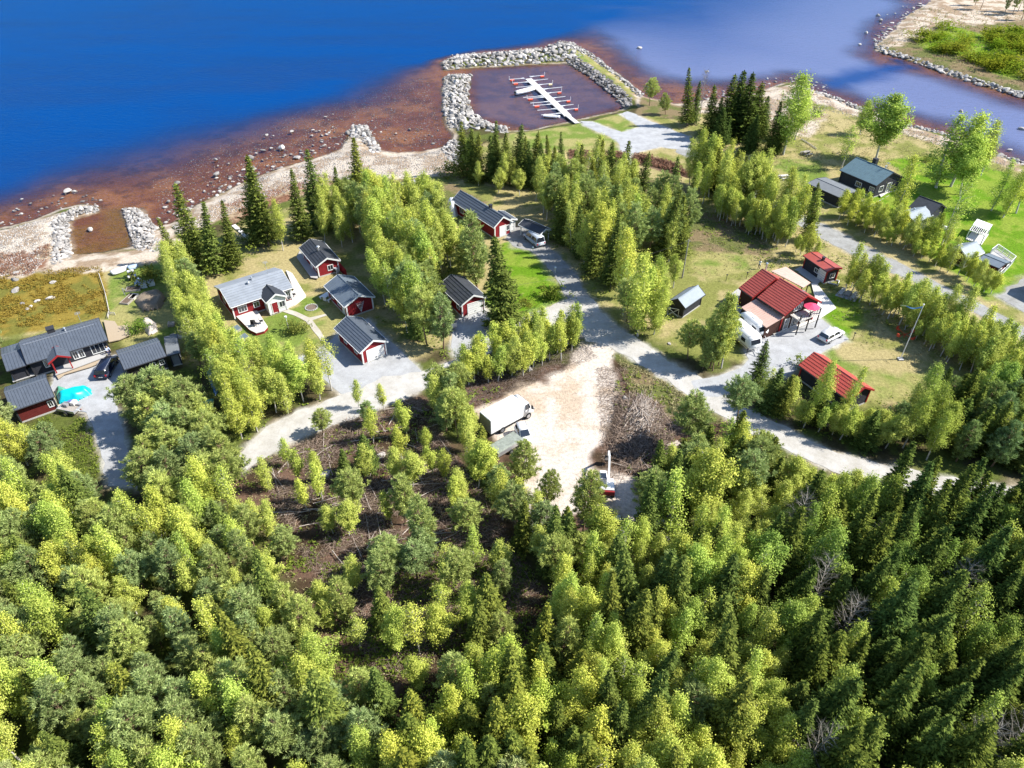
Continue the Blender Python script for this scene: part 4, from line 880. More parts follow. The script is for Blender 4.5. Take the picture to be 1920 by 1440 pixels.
# flower beds
def bed(px,py,r0,label,m=WOOD,sides=4,rz=.4,w=1.4,l=2.2):
    x,y=W(px,py); r=thing('planting_bed',label,'planting bed',(x,y,0),rz)
    for a,b_,c,d in((-l/2,l/2,-w/2,-w/2+.08),(-l/2,l/2,w/2-.08,w/2),(-l/2,-l/2+.08,-w/2+.08,w/2-.08),(l/2-.08,l/2,-w/2+.08,w/2-.08)): mb=MB(); mb.box(a,b_,c,d,0,.3); mb.build('edge_board',m,r)
    mb=MB(); mb.box(-l/2+.08,l/2-.08,-w/2+.08,w/2-.08,0,.22); mb.build('soil',mat('bed_soil',(.12,.085,.06),.95,.3,8,bump=.5),r); return r
bed(251,543,0,'wooden framed vegetable bed on the left garden lawn',rz=.2); bed(243,562,0,'long vegetable bed beside the garden waste heap',rz=1.4,l=3.); bed(251,558,0,'small white framed bed next to the long vegetable bed',m=PLK,rz=1.4,w=1.,l=1.4)
b_=bed(1453,621,0,'pale edged flower bed against the lean-to of the tile roofed house',m=PLK,rz=.55)
x,y=W(584,577); r=thing('round_flowerbed','round brown flowerbed ringed with pale stones on the lawn','flowerbed',(x,y,0)); mb=MB(); mb.tube((0,0,0),(0,0,.12),.85,.8,18); mb.build('soil',mat('dark_soil',(.15,.11,.085),.95,.3,9,bump=.5),r)
mb0=None
for i in range(18):
    mb=MB(); a=i*math.pi/9; mb.box(-.12,.12,-.07,.07,0,.14); mb.build('stone',CONC,r,loc=(math.cos(a)*.92,math.sin(a)*.92,0),rz=a+math.pi/2)
# railing and fence bits
def fence(name,label,pts,h,m,slat=.16,z=0,post=1.6):
    P=[Vector((*W(a,b_,z),z)) for a,b_ in pts]; o=P[0]; r=thing(name,label,'fence',o)
    for i in range(len(P)-1):
        a=P[i]-o; b2=P[i+1]-o; L_=(b2-a).length; n=max(1,int(L_/post))
        for j in range(n+1): mb=MB(); p=a.lerp(b2,j/n); mb.bar(p,p+Vector((0,0,h)),.08); mb.build('post',m,r)
        mb=MB(); mb.bar(a+Vector((0,0,h*.9)),b2+Vector((0,0,h*.9)),.05,.1); mb.bar(a+Vector((0,0,h*.35)),b2+Vector((0,0,h*.35)),.05,.1); mb.build('rail',m,r)
        if slat:
            for j in range(int(L_/slat)): mb=MB(); p=a.lerp(b2,(j+.5)*slat/L_); mb.bar(p+Vector((0,0,.08)),p+Vector((0,0,h-.05)),slat*.8,.03,up=(b2-a).normalized()); mb.build('board',m,r)
    return r
fence('board_fence','short red board screen at the right corner of the small red cottage',[(634,503),(651,522)],1.6,WR,.3)
fence('rope_fence','thin pale fence line between the heath and the left garden',[(187,517),(198,550),(206,587),(203,597)],.5,PLK,0,post=4)
fence('rope_fence','thin pale fence line behind the long black house',[(206,590),(216,591)],.5,PLK,0,post=3)
fence('log_fence','pale log rail at the shore of the right meadow',[(1502,262),(1512,268),(1530,280)],.3,PLK,0,post=4)
# fan trellis on the gable
M_=None
def fan(root,x,y,z0,n=(0,-1)):
    r=thing('fan_trellis','white fan shaped trellis leaning on the red gable','trellis',(x,y,0),root.rotation_euler[2])
    for i in range(6):
        a=(i-2.5)*.15; mb=MB(); mb.bar((0,0,z0),(math.sin(a)*1.7,0,z0+1.75),.05,.03); mb.build('slat',WT,r)
    for k in (.7,1.2): mb=MB(); mb.bar((-k*.42,0,z0+k*1.25-.2),(k*.42,0,z0+k*1.25-.2),.05,.03); mb.build('slat',WT,r)
for o in list(C.objects):
    if o.name=='red_annex_cottage':
        M=Matrix.Translation(o.location)@Matrix.Rotation(o.rotation_euler[2],4,'Z'); p=M@Vector((2.6,.18,0)); fan(o,p.x,p.y,.4)
# balcony of the tile roofed house
M=Matrix.Translation(h14.location)@Matrix.Rotation(h14.rotation_euler[2],4,'Z')
r=thing('balcony','dark framed balcony with posts on the front gable of the tile roofed house','balcony',M@Vector((L14-.5,D14*.25,0)),h14.rotation_euler[2])
W_=D14*.55
mb=MB(); mb.box(0,1.9,0,W_,2.6,2.75); mb.build('floor',DW,r)
for x,y in((1.8,.1),(1.8,W_-.1),(1.8,W_/2)): mb=MB(); mb.box(x-.07,x+.07,y-.07,y+.07,.25,3.6); mb.build('post',KT,r)
for a,b2 in(((.0,.05),(1.85,.05)),((1.85,.05),(1.85,W_-.05)),((0,W_-.05),(1.85,W_-.05))):
    mb=MB(); mb.bar((*a,3.65),(*b2,3.65),.08,.06); n=8
    for i in range(n): mb.bar((a[0]+(b2[0]-a[0])*(i+.5)/n,a[1]+(b2[1]-a[1])*(i+.5)/n,2.75),(a[0]+(b2[0]-a[0])*(i+.5)/n,a[1]+(b2[1]-a[1])*(i+.5)/n,3.62),.04)
    mb.build('railing',KT,r)
def parasol(loc,m,label,rr=1.3):
    r=thing('parasol',label,'parasol',loc); mb=MB(); mb.tube((0,0,0),(0,0,2.0),.03); mb.build('pole',WT,r)
    mb=MB(); n=8; mb.add([(0,0,2.15)]+[(rr*math.cos(i*math.pi/4),rr*math.sin(i*math.pi/4),1.75) for i in range(n)],[(0,i+1,(i+1)%n+1) for i in range(n)]); mb.build('canopy',m,r); return r
p=M@Vector((L14+.6,D14*.62,2.75)); parasol((p.x,p.y,2.2),plastic('raspberry_cloth',(.62,.05,.13),.8),'raspberry red parasol on the balcony of the tile roofed house',1.15)
# steps
x,y=W(1478,617); r=thing('entrance_steps','wide pale wooden steps below the balcony','steps',(x,y,0),-.6+math.pi/6)
for i in range(3): mb=MB(); mb.box(-1.3,1.3,-.3*i-.3,-.3*i,.0,.26-.08*i); mb.build('step',DW,r)
# ---------------------------------------------------------------- vehicles
def inset_panel(mb,q,s0=.1,s1=.12,off=.012,th=.01):
    a,b_,c,d=[Vector(p) for p in q]; n=(b_-a).cross(d-a).normalized()
    def P(u,v): return a.lerp(b_,u).lerp(d.lerp(c,u),v)
    w_=[P(s0,s1),P(1-s0,s1),P(1-s0,1-s1),P(s0,1-s1)]
    mb.hexa([p-n*th for p in w_],[p+n*off for p in w_])
PAINT={}
def paint(n,c,r=.25):
    m=mat(n,c,r,.04,2,spec=.6); return m
def wheel(root,x,y,r,w_=.2):
    t=MB(); t.tube((x,y-w_/2,r),(x,y+w_/2,r),r,n=16); o=t.build('wheel',TYR,root)
    k=MB(); s=1 if y>0 else -1; k.tube((x,y+s*(w_/2-.01),r),(x,y+s*(w_/2+.015),r),r*.6,n=10); k.build('rim',RIM,o)
def car(label,cat,px,py,rz,pm,L_=4.6,w_=1.82,h=1.48,kind='wagon',name='parked_car'):
    x,y=W(px,py); r=thing(name,label,cat,(x,y,.03),rz)
    H=L_/2; W2=w_/2; mb=MB()
    hood=.95 if kind!='van' else 1.05; zb=.34
    prof=[(-H+.04,zb),(H-.1,zb),(H,.52),(H-.08,.74),(H-hood*.9,hood*.92),(-H+.12,hood*.98),(-H,.85),(-H-.0,.5)]
    mb.yprism(prof,-W2,W2); mb.build('body',pm,r,bevel=.07,smooth=True)
    fr=H-hood; fb=fr-.02; rear=-H+.12 if kind in('wagon','van','suv') else -H+.55
    top0=rear+(.35 if kind!='van' else .15); top1=fr-(.75 if kind!='van' else .55); z0=hood*.93; b0=W2-.06; b1=W2-.22
    B=[(rear,-b0,z0),(fb+.15,-b0,z0),(fb+.15,b0,z0),(rear,b0,z0)]; T_=[(top0,-b1,h),(top1,-b1,h-.02),(top1,b1,h-.02),(top0,b1,h)]
    mb=MB(); mb.hexa(B,T_); mb.build('cabin',pm,r,bevel=.06,smooth=True)
    for nm,q in(('windscreen',(B[1],B[2],T_[2],T_[1])),('rear_window',(B[3],B[0],T_[0],T_[3]))):
        mb=MB(); inset_panel(mb,q,.07,.1); mb.build(nm,GLS,r)
    for q in((B[0],B[1],T_[1],T_[0]),(B[2],B[3],T_[3],T_[2])):
        a,b_,c,d=[Vector(p) for p in q]
        for u0,u1 in((.03,.48),(.5,.97)):
            qq=(a.lerp(b_,u0),a.lerp(b_,u1),d.lerp(c,u1),d.lerp(c,u0)); mb=MB(); inset_panel(mb,qq,.05,.14); mb.build('side_window',GLS,r)
    for sx in(-H+.85,H-.85):
        for sy in(-W2+.09,W2-.09): wheel(r,sx,sy,.33)
    for sy in(-1,1):
        mb=MB(); mb.box(H-.1,H+.01,sy*(W2-.42)-.14,sy*(W2-.42)+.14,.62,.74); mb.build('headlight',RIM,r)
        mb=MB(); mb.box(-H-.015,-H+.05,sy*(W2-.2)-.09,sy*(W2-.2)+.09,.66,.92); mb.build('tail_light',plastic('tail_lamp_red',(.5,.01,.015)),r)
        mb=MB(); mb.box(fr-.35,fr-.2,sy*(W2+.08)-.08,sy*(W2+.08)+.08,.98,1.1); mb.build('mirror',pm,r)
        mb=MB(); mb.bar((top0+.1,sy*(b1-.03),h+.04),(top1-.1,sy*(b1-.03),h+.03),.04); mb.build('roof_rail',STEEL,r)
    mb=MB(); mb.box(-H-.01,-H+.05,-.26,.26,.52,.63); mb.build('number_plate',WT,r)
    KEEPB.append(([(x-2.6,y-2.6),(x+2.6,y-2.6),(x+2.6,y+2.6),(x-2.6,y+2.6)],.2)); return r
def heading(a,b_,z=0): p=Vector(W(*a,z)); q=Vector(W(*b_,z)); return math.atan2(q.y-p.y,q.x-p.x)
WHP=paint('white_paint',(.72,.72,.72)); BKP=paint('dark_blue_black_paint',(.008,.012,.03)); SVP=paint('silver_paint',(.42,.46,.52),.3)
car('black estate car with silver roof rails parked by the ribbed roofed garage','car',203,694,heading((192,712),(214,672)),BKP,4.8)
car('white hatchback parked alone at the far corner of the grey yard','car',1556,634,heading((1537,643),(1577,621)),WHP,4.3,kind='suv')
car('silver van parked at the top of the shaded driveway','van',1001,454,heading((1013,463),(988,443)),SVP,4.9,1.9,1.95,kind='van')
car('small boxy white off-road car parked beside the big white truck','car',982,823,heading((976,803),(990,834)),paint('offroad_white',(.68,.68,.68)),3.3,1.55,1.7,kind='van')
# big white box truck, placed by the four corners of its roof
zt=3.0
c0,c1,c2,c3=[Vector(W(*p,zt)) for p in((900.5,773),(918.5,788),(1000,745),(982,729.5))]
cen=(c0+c1+c2+c3)/4; ax=((c3+c2)-(c0+c1)).normalized(); LT=((c3+c2)/2-(c0+c1)/2).length; WT_=2.4
r=thing('box_truck','long white box-bodied camper truck with roof hatch standing in the sand clearing','truck',(cen.x,cen.y,0),math.atan2(ax.y,ax.x)); KEEPB.append(([tuple(c) for c in (c0,c1,c2,c3)],1.2))
H=LT/2; TW=mat('truck_white',(.74,.74,.73),.35,.03)
mb=MB(); mb.box(-H,H-1.7,-1.1,1.1,.75,zt); mb.build('box_body',TW,r,bevel=.05)
mb=MB(); mb.hexa([(H-1.68,-1.1,.5),(H+.25,-1.05,.5),(H+.25,1.05,.5),(H-1.68,1.1,.5)],[(H-1.68,-1.1,2.95),(H-.95,-1.0,2.8),(H-.95,1.0,2.8),(H-1.68,1.1,2.95)]); 
mb.build('cab',TW,r,bevel=.12,smooth=True)
mb=MB(); B=[(H+.25,-1.05,.5),(H+.25,1.05,.5),(H-.95,1.,2.8),(H-.95,-1.,2.8)]; a,b_,c,d=[Vector(p) for p in B]
inset_panel(mb,(a.lerp(d,.5),b_.lerp(c,.5),c,d),.06,.08,.03); mb.build('windscreen',GLS,r)
for s in(-1,1):
    mb=MB(); mb.hexa([(H-1.4,s*1.13-.02,1.7),(H-.55,s*1.1-.02,1.7),(H-.55,s*1.1+.02,1.7),(H-1.4,s*1.13+.02,1.7)],[(H-1.4,s*1.1-.02,2.5),(H-.85,s*1.06-.02,2.5),(H-.85,s*1.06+.02,2.5),(H-1.4,s*1.1+.02,2.5)]); mb.build('side_window',GLS,r)
    mb=MB(); mb.box(H-.6,H-.45,s*1.35-.12,s*1.35+.12,1.6,2.1); mb.bar((H-.52,s*1.05,1.9),(H-.52,s*1.3,1.9),.04); mb.build('mirror',BLK,r)
    mb=MB(); mb.box(H+.2,H+.3,s*.75-.16,s*.75+.16,.75,.95); mb.build('headlight',RIM,r)
    for x in(-H+1.8,H-.9): wheel(r,x,s*1.0,.45,.28)
mb=MB(); mb.box(-.45,.45,-.35,.35,zt,zt+.06); o=mb.build('roof_hatch',WT,r); mb=MB(); mb.box(-.36,.36,-.26,.26,zt+.06,zt+.07); mb.build('hatch_glass',mat('hatch_grey',(.45,.46,.47)),o)
mb=MB(); mb.box(-H+.2,H-.3,-1.0,1.0,.5,.75); mb.build('chassis',BLK,r)
mb=MB(); mb.box(-H-.02,-H,-1.1,1.1,.9,zt-.15); mb.build('rear_door',mat('rear_door_grey',(.22,.22,.23)),r)
# tarpaulined trailer under the trees
def trailer(label,px,py,rz,l,w_,m,h=.5,cover=True):
    x,y=W(px,py); r=thing('trailer',label,'trailer',(x,y,.02),rz); mb=MB(); mb.box(-l/2,l/2,-w_/2,w_/2,.45,.55); mb.build('bed',WOOD,r)
    for a,b_,c,d in((-l/2,l/2,-w_/2,-w_/2+.05),(-l/2,l/2,w_/2-.05,w_/2),(-l/2,-l/2+.05,-w_/2+.05,w_/2-.05),(l/2-.05,l/2,-w_/2+.05,w_/2-.05)): mb=MB(); mb.box(a,b_,c,d,.55,.55+h); mb.build('side_panel',STEEL,r)
    if cover: mb=MB(); mb.xprism([(-w_/2-.02,.56+h),(w_/2+.02,.56+h),(w_/2-.15,.72+h),(-w_/2+.15,.72+h)],-l/2-.02,l/2+.02); mb.build('cover',m,r)
    for s in(-1,1): wheel(r,0,s*(w_/2+.14),.3,.16)
    mb=MB(); mb.bar((l/2,0,.5),(l/2+1.2,0,.45),.08); mb.build('drawbar',STEEL,r); return r
trailer('grey-green covered trailer half under the trees behind the white off-road car',948,842,heading((925,850),(965,826)),3.8,1.8,mat('grey_green_cover',(.20,.22,.19),.8,.3),.5)
trailer('long dark-lidded trailer beside the garage with the charcoal roof',836,606,heading((822,582),(846,620)),4.8,1.9,mat('dark_lid',(.06,.075,.10),.35,.1),.8)
trailer('open white utility trailer with odds and ends beside the turquoise tarpaulin',134,772,heading((120,768),(150,774)),2.6,1.5,WT,.3,False)
# caravans
def caravan(label,px,py,rz,L_=5.4,w_=2.2,h=2.5):
    x,y=W(px,py); r=thing('caravan',label,'caravan',(x,y,.02),rz); H=L_/2; mb=MB()
    mb.yprism([(-H,.55),(H,.55),(H+.12,1.3),(H-.25,2.2),(H-.7,h),(-H+.6,h),(-H+.1,2.2),(-H-.06,1.3)],-w_/2,w_/2); mb.build('body',TW,r,bevel=.12,smooth=True)
    mb=MB(); inset_panel(mb,((H+.13,-w_/2,1.32),(H+.13,w_/2,1.32),(H-.24,w_/2,2.2),(H-.24,-w_/2,2.2)),.14,.15,.03); mb.build('front_window',GLS,r)
    for s in(-1,1):
        for x0,x1 in((-1.9,-1.),(.9,1.8)): mb=MB(); mb.box(x0,x1,s*(w_/2+.004)-.012,s*(w_/2+.004)+.012,1.35,1.95); mb.build('side_window',GLS,r)
        mb=MB(); mb.box(-H+.2,H-.2,s*(w_/2+.004)-.01,s*(w_/2+.004)+.01,.85,.98); mb.build('stripe',mat('beige_stripe',(.45,.36,.3)),r); wheel(r,-.2,s*(w_/2-.1),.32)
    mb=MB(); mb.box(-.35,.35,-.3,.3,h,h+.08); mb.build('roof_vent',WT,r)
    mb=MB(); mb.bar((H,-.5,.55),(H+1.1,0,.5),.07); mb.bar((H,.5,.55),(H+1.1,0,.5),.07); mb.tube((H+1.,0,0),(H+1.,0,.6),.05); mb.build('drawbar',STEEL,r)
    KEEPB.append(([(x-2.4,y-2.4),(x+2.4,y-2.4),(x+2.4,y+2.4),(x-2.4,y+2.4)],.2)); return r
caravan('white caravan with front window facing the yard, nearest of the two',1390,641,heading((1366,612),(1410,650)),5.6)
caravan('white caravan with rounded roof standing against the lean-to wall',1409,621,heading((1390,606),(1426,636)),4.4,2.1,2.4)
# excavator
x,y=W(1136,918); r=thing('excavator','white mini excavator with raised arm at the bottom of the sand clearing','excavator',(x,y,0),R(86)); KEEPB.append(([(x-2.5,y-2.5),(x+2.5,y-2.5),(x+2.5,y+6),(x-2.5,y+6)],.3))
for s in(-1,1):
    mb=MB(); mb.yprism([(-1.25,.15),(-1.05,0),(1.05,0),(1.25,.15),(1.25,.4),(1.05,.55),(-1.05,.55),(-1.25,.4)],s*.72-.2,s*.72+.2); t_=mb.build('track',TYR,r)
    for i in range(4): k=MB(); k.tube((-.8+.53*i,s*.72+s*.2,.28),(-.8+.53*i,s*.72+s*.23,.28),.14,n=8); k.build('roller',RIM,t_)
mb=MB(); mb.tube((0,0,.4),(0,0,.7),.45,n=14); mb.build('turntable',BLK,r)
mb=MB(); mb.hexa([(-1.35,-.85,.7),(.75,-.85,.7),(.75,.85,.7),(-1.35,.85,.7)],[(-1.25,-.8,1.45),(.6,-.8,1.3),(.6,.8,1.3),(-1.25,.8,1.45)]); mb.build('engine_house',TW,r,bevel=.08)
mb=MB(); mb.box(-1.5,-1.3,-.85,.85,.65,1.3); mb.build('counterweight',plastic('machine_red',(.32,.03,.03)),r,bevel=.05)
mb=MB(); mb.box(-.5,.75,.05,.85,1.3,2.35); mb.build('cab',TW,r,bevel=.07)
mb=MB(); mb.box(.755,.78,.13,.77,1.4,2.2); mb.build('front_window',GLS,r); mb=MB(); mb.box(-.4,.65,.855,.875,1.45,2.2); mb.build('side_window',GLS,r); mb=MB(); mb.box(-.45,.3,.12,.78,2.355,2.37); mb.build('roof_window',GLS,r)
mb=MB(); mb.bar((.7,-.25,1.),(2.3,-.25,2.9),.22,.3); mb.bar((2.25,-.25,2.9),(3.4,-.25,2.6),.2,.26); mb.build('boom',TW,r)
mb=MB(); mb.bar((3.35,-.25,2.75),(4.2,-.25,1.3),.18,.22); mb.build('stick',TW,r)
mb=MB(); mb.bar((1.2,-.25,1.15),(2.2,-.25,2.4),.09); mb.build('hydraulic_ram',STEEL,r)
mb=MB(); mb.yprism([(4.15,1.35),(4.45,1.0),(4.3,.55),(3.9,.55),(3.75,.95),(4.0,1.1)],-.55,.05); mb.build('bucket',mat('bucket_steel',(.09,.08,.075)),r)
mb=MB(); mb.box(1.35,1.45,-.85,.85,.05,.4); mb.build('dozer_blade',plastic('machine_red2',(.25,.03,.03)),r)
# quad bike and cart, left garden
x,y=W(249,521); r=thing('quad_bike','black and white quad bike with a loaded rack by the beached boats','quad bike',(x,y,0),R(-60))
mb=MB(); mb.box(-.9,.9,-.3,.3,.45,.8); mb.box(-.5,.1,-.2,.2,.8,.98); mb.build('frame',BLK,r,bevel=.05)
for s in(-1,1):
    for xx in(-.7,.75): wheel(r,xx,s*.5,.3,.25)
    mb=MB(); mb.box(.35,1.0,s*.48-.16,s*.48+.16,.66,.74); mb.build('mudguard',WT,r)
mb=MB(); mb.box(-1.1,-.35,-.5,.5,.85,.95); mb.build('rack',WT,r); mb=MB(); mb.bar((.4,-.4,1.1),(.4,.4,1.1),.05); mb.build('handlebar',BLK,r)
for i,(px,py) in enumerate([(271,538),(285,534)]):
    x,y=W(px,py); r=thing('builders_bag','open white box bag in the shade, %s'%('nearer the lawn' if i==0 else 'nearer the spruces'),'bag',(x,y,0),.4)
    for a,b_,c,d in((-.45,.45,-.45,-.4),(-.45,.45,.4,.45),(-.45,-.4,-.4,.4),(.4,.45,-.4,.4)): mb=MB(); mb.box(a,b_,c,d,0,.8); mb.build('side',plastic('bag_white%d'%i,(.6,.62,.62),.8),r)
    mb=MB(); mb.box(-.4,.4,-.4,.4,0,.35); mb.build('contents',mat('bag_soil%d'%i,(.05,.045,.04)),r)
# boats
def boat(name,label,stern,bow,wd,z,m,kind='open',over=None,hh=.55):
    a=Vector(W(*stern,z)); b_=Vector(W(*bow,z)); L_=(b_-a).length; rz=math.atan2(b_.y-a.y,b_.x-a.x); c=(a+b_)/2
    r=thing(name,label,'boat',(c.x,c.y,z),rz); n=9; V=[];F=[]
    for i in range(n):
        t=i/(n-1); x=-L_/2+L_*t; hw=wd/2*(1-max(0,(t-.45)/.55)**2.2)*(.86+.14*min(1,t*4)); hw=max(hw,.02); s=hh+.18*t*t
        V+=[(x,-hw,s),(x,-hw*.85,s*.35),(x,0,-.02+.12*t**3),(x,hw*.85,s*.35),(x,hw,s)]
    for i in range(n-1):
        for j in range(4): o=i*5+j; F.append((o,o+1,o+6,o+5))
    F.append((0,4,3,2,1)); 
    mb=MB(); mb.add(V,F); 
    if kind=='upturned':
        V2=[(x,y,hh*1.25-zz) for x,y,zz in V]; mb=MB(); mb.add(V2,[tuple(reversed(f_)) for f_ in F])
    hl=mb.build('hull',m,r,smooth=True)
    sol=hl.modifiers.new('t','SOLIDIFY'); sol.thickness=.05
    if kind=='cover':
        V=[];F=[]
        for i in range(n):
            t=i/(n-1); x=-L_/2+L_*t; hw=wd/2*(1-max(0,(t-.45)/.55)**2.2)*(.9+.1*min(1,t*4))+.03; hw=max(hw,.03); s=hh+.18*t*t+.02
            V+=[(x,-hw,s-.08),(x,-hw*.6,s+.22),(x,0,s+.42*(1-t*.5)),(x,hw*.6,s+.22),(x,hw,s-.08)]
        for i in range(n-1):
            for j in range(4): o=i*5+j; F.append((o,o+1,o+6,o+5))
        F.append((0,1,2,3,4)); mb=MB(); mb.add(V,F); mb.build('cover',over,r,smooth=True)
    if kind=='open':
        for t in(-.28,.02,.28): mb=MB(); mb.box(L_*t-.12,L_*t+.12,-wd*.40,wd*.40,hh*.62,hh*.68); mb.build('thwart',PLK,r)
        mb=MB(); mb.box(-L_*.45,L_*.3,-wd*.3,wd*.3,.10,.12); mb.build('floor',mat('boat_floor',(.45,.46,.46)),r)
    if over is not None or name=='motor_boat':
        mb=MB(); mb.box(-L_/2-.45,-L_/2-.05,-.22,.22,.55,1.05); mb.box(-L_/2-.35,-L_/2-.15,-.08,.08,-.2,.55); mb.build('outboard',BLK,r,bevel=.05)
    return r
boat('motor_boat','white covered motor boat moored on the left side of the pontoon','1' and (967,178.5),(1004,169.5),1.9,ZW+.02,TW,'cover',mat('white_boat_cover',(.74,.72,.68),.7,.05),.75)
boat('rowing_boat','small white boat moored at the landward end of the pontoon',(1019.5,219),(1050,222),1.5,ZW+.02,TW,'open',None,.5)
boat('upturned_boat','white boat hauled up on the left garden shore',(210,515),(241,503),1.5,.05,TW,'upturned')
boat('upturned_boat','pale blue boat lying beside the white hauled up boat',(241,506),(260,500),1.3,.05,mat('pale_blue_hull',(.30,.38,.48),.5),'upturned')
boat('upturned_boat','white rowing boat lying on the grass beside the leaning birch by the gazebo',(1756,425),(1778,432),1.2,.05,TW,'upturned')
# pontoon with mooring arms
zd=ZW+.45; a=Vector(W(991,147.5,zd)); b_=Vector(W(1079,230,zd)); ax=(b_-a).normalized(); LD=(b_-a).length
r=thing('pontoon','grey floating pontoon with mooring arms in the boulder harbour','pontoon',(a.x,a.y,zd),math.atan2(ax.y,ax.x)); M=inv(r)
mb=MB(); mb.box(0,LD*.86,-.95,.95,-.22,0); mb.build('walkway',DW,r)
for i in range(int(LD*.86/1.2)): mb=MB(); mb.box(i*1.2+.05,i*1.2+1.15,-.93,.93,.003,.035); mb.build('plank_panel',DW,r)
mb=MB(); mb.hexa([(LD*.86,-.6,-.2),(LD+1.2,-.6,.2),(LD+1.2,.6,.2),(LD*.86,.6,-.2)],[(LD*.86,-.6,.02),(LD+1.2,-.6,.35),(LD+1.2,.6,.35),(LD*.86,.6,.02)]); mb.build('gangway',DW,r)
for i in range(5): mb=MB(); mb.box(1+i*4.4,2.4+i*4.4,-.9,.9,-.75,-.222); mb.build('float_tank',mat('float_grey%d'%i,(.3,.3,.3)),r)
RED=plastic('orange_red_float',(.62,.07,.03),.5)
ends=[((954.6,149),1),((961,156),1),((967,164),0),((988,185),1),((994.4,193.5),0),((999.7,198.3),1),((1007.7,207),0),((1015,215.6),0),((1021,141),1),((1027,148.3),0),((1036,156.3),2),((1054,163.4),0),((1052.8,171.8),1),((1060,181),0),((1069.6,187.7),1),((1075,196),0),((1084,203),1),((981,183),0)]
for e,fl in ends:
    p=M@Vector((*W(*e,zd),zd)); s=-1 if p.y<0 else 1; p.z=.02; k=MB(); q=Vector((p.x,s*.95,0.)); 
    k.bar(q+Vector((0,0,-.05)),p,.12,.12); k.bar(q+Vector((.55,0,-.05)),q.lerp(p,.32),.07); k.bar(q+Vector((-.55,0,-.05)),q.lerp(p,.32),.07); ar=k.build('mooring_arm',WT,r)
    if fl: 
        k=MB(); k.tube(p+Vector((0,0,0)),p+Vector((0,0,.85)),.07,n=6); k.build('end_post',WT,ar)
        k=MB(); k.tube(q.lerp(p,.70)+Vector((.30,0,-.28)),q.lerp(p,.94)+Vector((.30,0,-.28)),.30,n=10); k.build('float',RED if fl==1 else mat('cream_float',(.5,.42,.25)),ar)
    else: k=MB(); k.tube(p+Vector((0,0,0)),p+Vector((.3,0,.12)),.05,n=6); k.build('end_hook',WT,ar)
# flagpole with pennant
x,y=W(1688,674); r=thing('flagpole','tall white flagpole with a thin streaming pennant on the lawn','flagpole',(x,y,0))
mb=MB(); mb.tube((0,0,0),(0,0,9.),.07,.035,10); mb.build('pole',WT,r); mb=MB(); mb.tube((0,0,9.),(0,0,9.15),.09,n=8); mb.build('finial',WT,r); mb=MB(); mb.box(-.35,.35,-.35,.35,0,.18); mb.build('footing',CONC,r)
vs=[];n=12
for i in range(n+1):
    t=i/n; xx=-.05-3.*t; zz=8.7-.25*math.sin(t*5.5)-.2*t+ (.25*t*t); w2=.13*(1-t*.7); yy=.12*math.sin(t*7); vs+=[(xx,yy,zz-w2),(xx,yy,zz+w2)]
mb=MB(); mb.add(vs,[(2*i,2*i+2,2*i+3,2*i+1) for i in range(n)],0); mb.m=[0 if i<9 else 1 for i in range(n)]; mb.build('pennant',[mat('pennant_blue',(.12,.28,.55),.8),mat('pennant_pale',(.6,.62,.35),.8)],r)
# red merry-go-round seat set near the flagpole
x,y=W(1695,632); r=thing('garden_seesaw','small red four-seated spinning seesaw on the lawn behind the flagpole','play equipment',(x,y,0),.4)
mb=MB(); mb.tube((0,0,0),(0,0,.5),.06); mb.build('post',RED,r)
for i in range(4):
    a=i*math.pi/2; mb=MB(); mb.bar((0,0,.5),(1.3*math.cos(a),1.3*math.sin(a),.55),.05); mb.build('arm',RED,r); mb=MB(); mb.box(-.22,.22,-.2,.2,.0,.1); mb.box(.16,.24,-.2,.2,.1,.5); mb.build('seat',RED,r,loc=(1.3*math.cos(a),1.3*math.sin(a),.5),rz=a)
# posts, poles, lamps
def lamp(px,py,h,label,head=.14):
    x,y=W(px,py); r=thing('garden_lamp',label,'lamp',(x,y,0)); mb=MB(); mb.tube((0,0,0),(0,0,h),.045,n=8); mb.build('post',WT,r); mb=MB(); mb.tube((0,0,h),(0,0,h+head*1.6),head,head*1.3,8); mb.build('lantern',mat('lamp_glass',(.65,.68,.68),.3),r); return r
lamp(541,617,2.,'tall white garden lamp on the lawn of the grey roofed red house',.16); lamp(999,474,.9,'low white lamp at the top edge of the shaded driveway'); lamp(1041,512,.9,'low white lamp halfway down the shaded driveway')
for px,py,l in((1399,523,'thin dark garden stake on the lawn behind the tile roofed house'),(1361,527,'thin dark garden stake on the path left of the tile roofed house'),(1599,637,'thin dark stake at the yard corner behind the white hatchback'),(1399,667,'thin dark stake on the verge below the caravans')):
    x,y=W(px,py); r=thing('garden_stake',l,'stake',(x,y,0)); mb=MB(); mb.tube((0,0,0),(0,0,1.1),.04,n=6); mb.build('stick',KT,r); mb=MB(); mb.box(-.1,.1,-.1,.1,1.1,1.25); mb.build('cap',KT,r)
poles=[(1279,521,7.),(830,618,6.5),(1417,512,3.)]
PO=[]
for i,(px,py,h) in enumerate(poles[:2]):
    x,y=W(px,py); PO.append(Vector((x,y,h))); r=thing('power_pole',['wooden power pole beside the track behind the dark shed','grey wooden pole between the birch belt and the dark-lidded trailer'][i],'pole',(x,y,0)); mb=MB(); mb.tube((0,0,0),(0,0,h),.13,.09,8); mb.build('shaft',WOOD,r); mb=MB(); mb.bar((-.4,0,h-.3),(.4,0,h-.3),.07); mb.build('crossarm',WOOD,r)
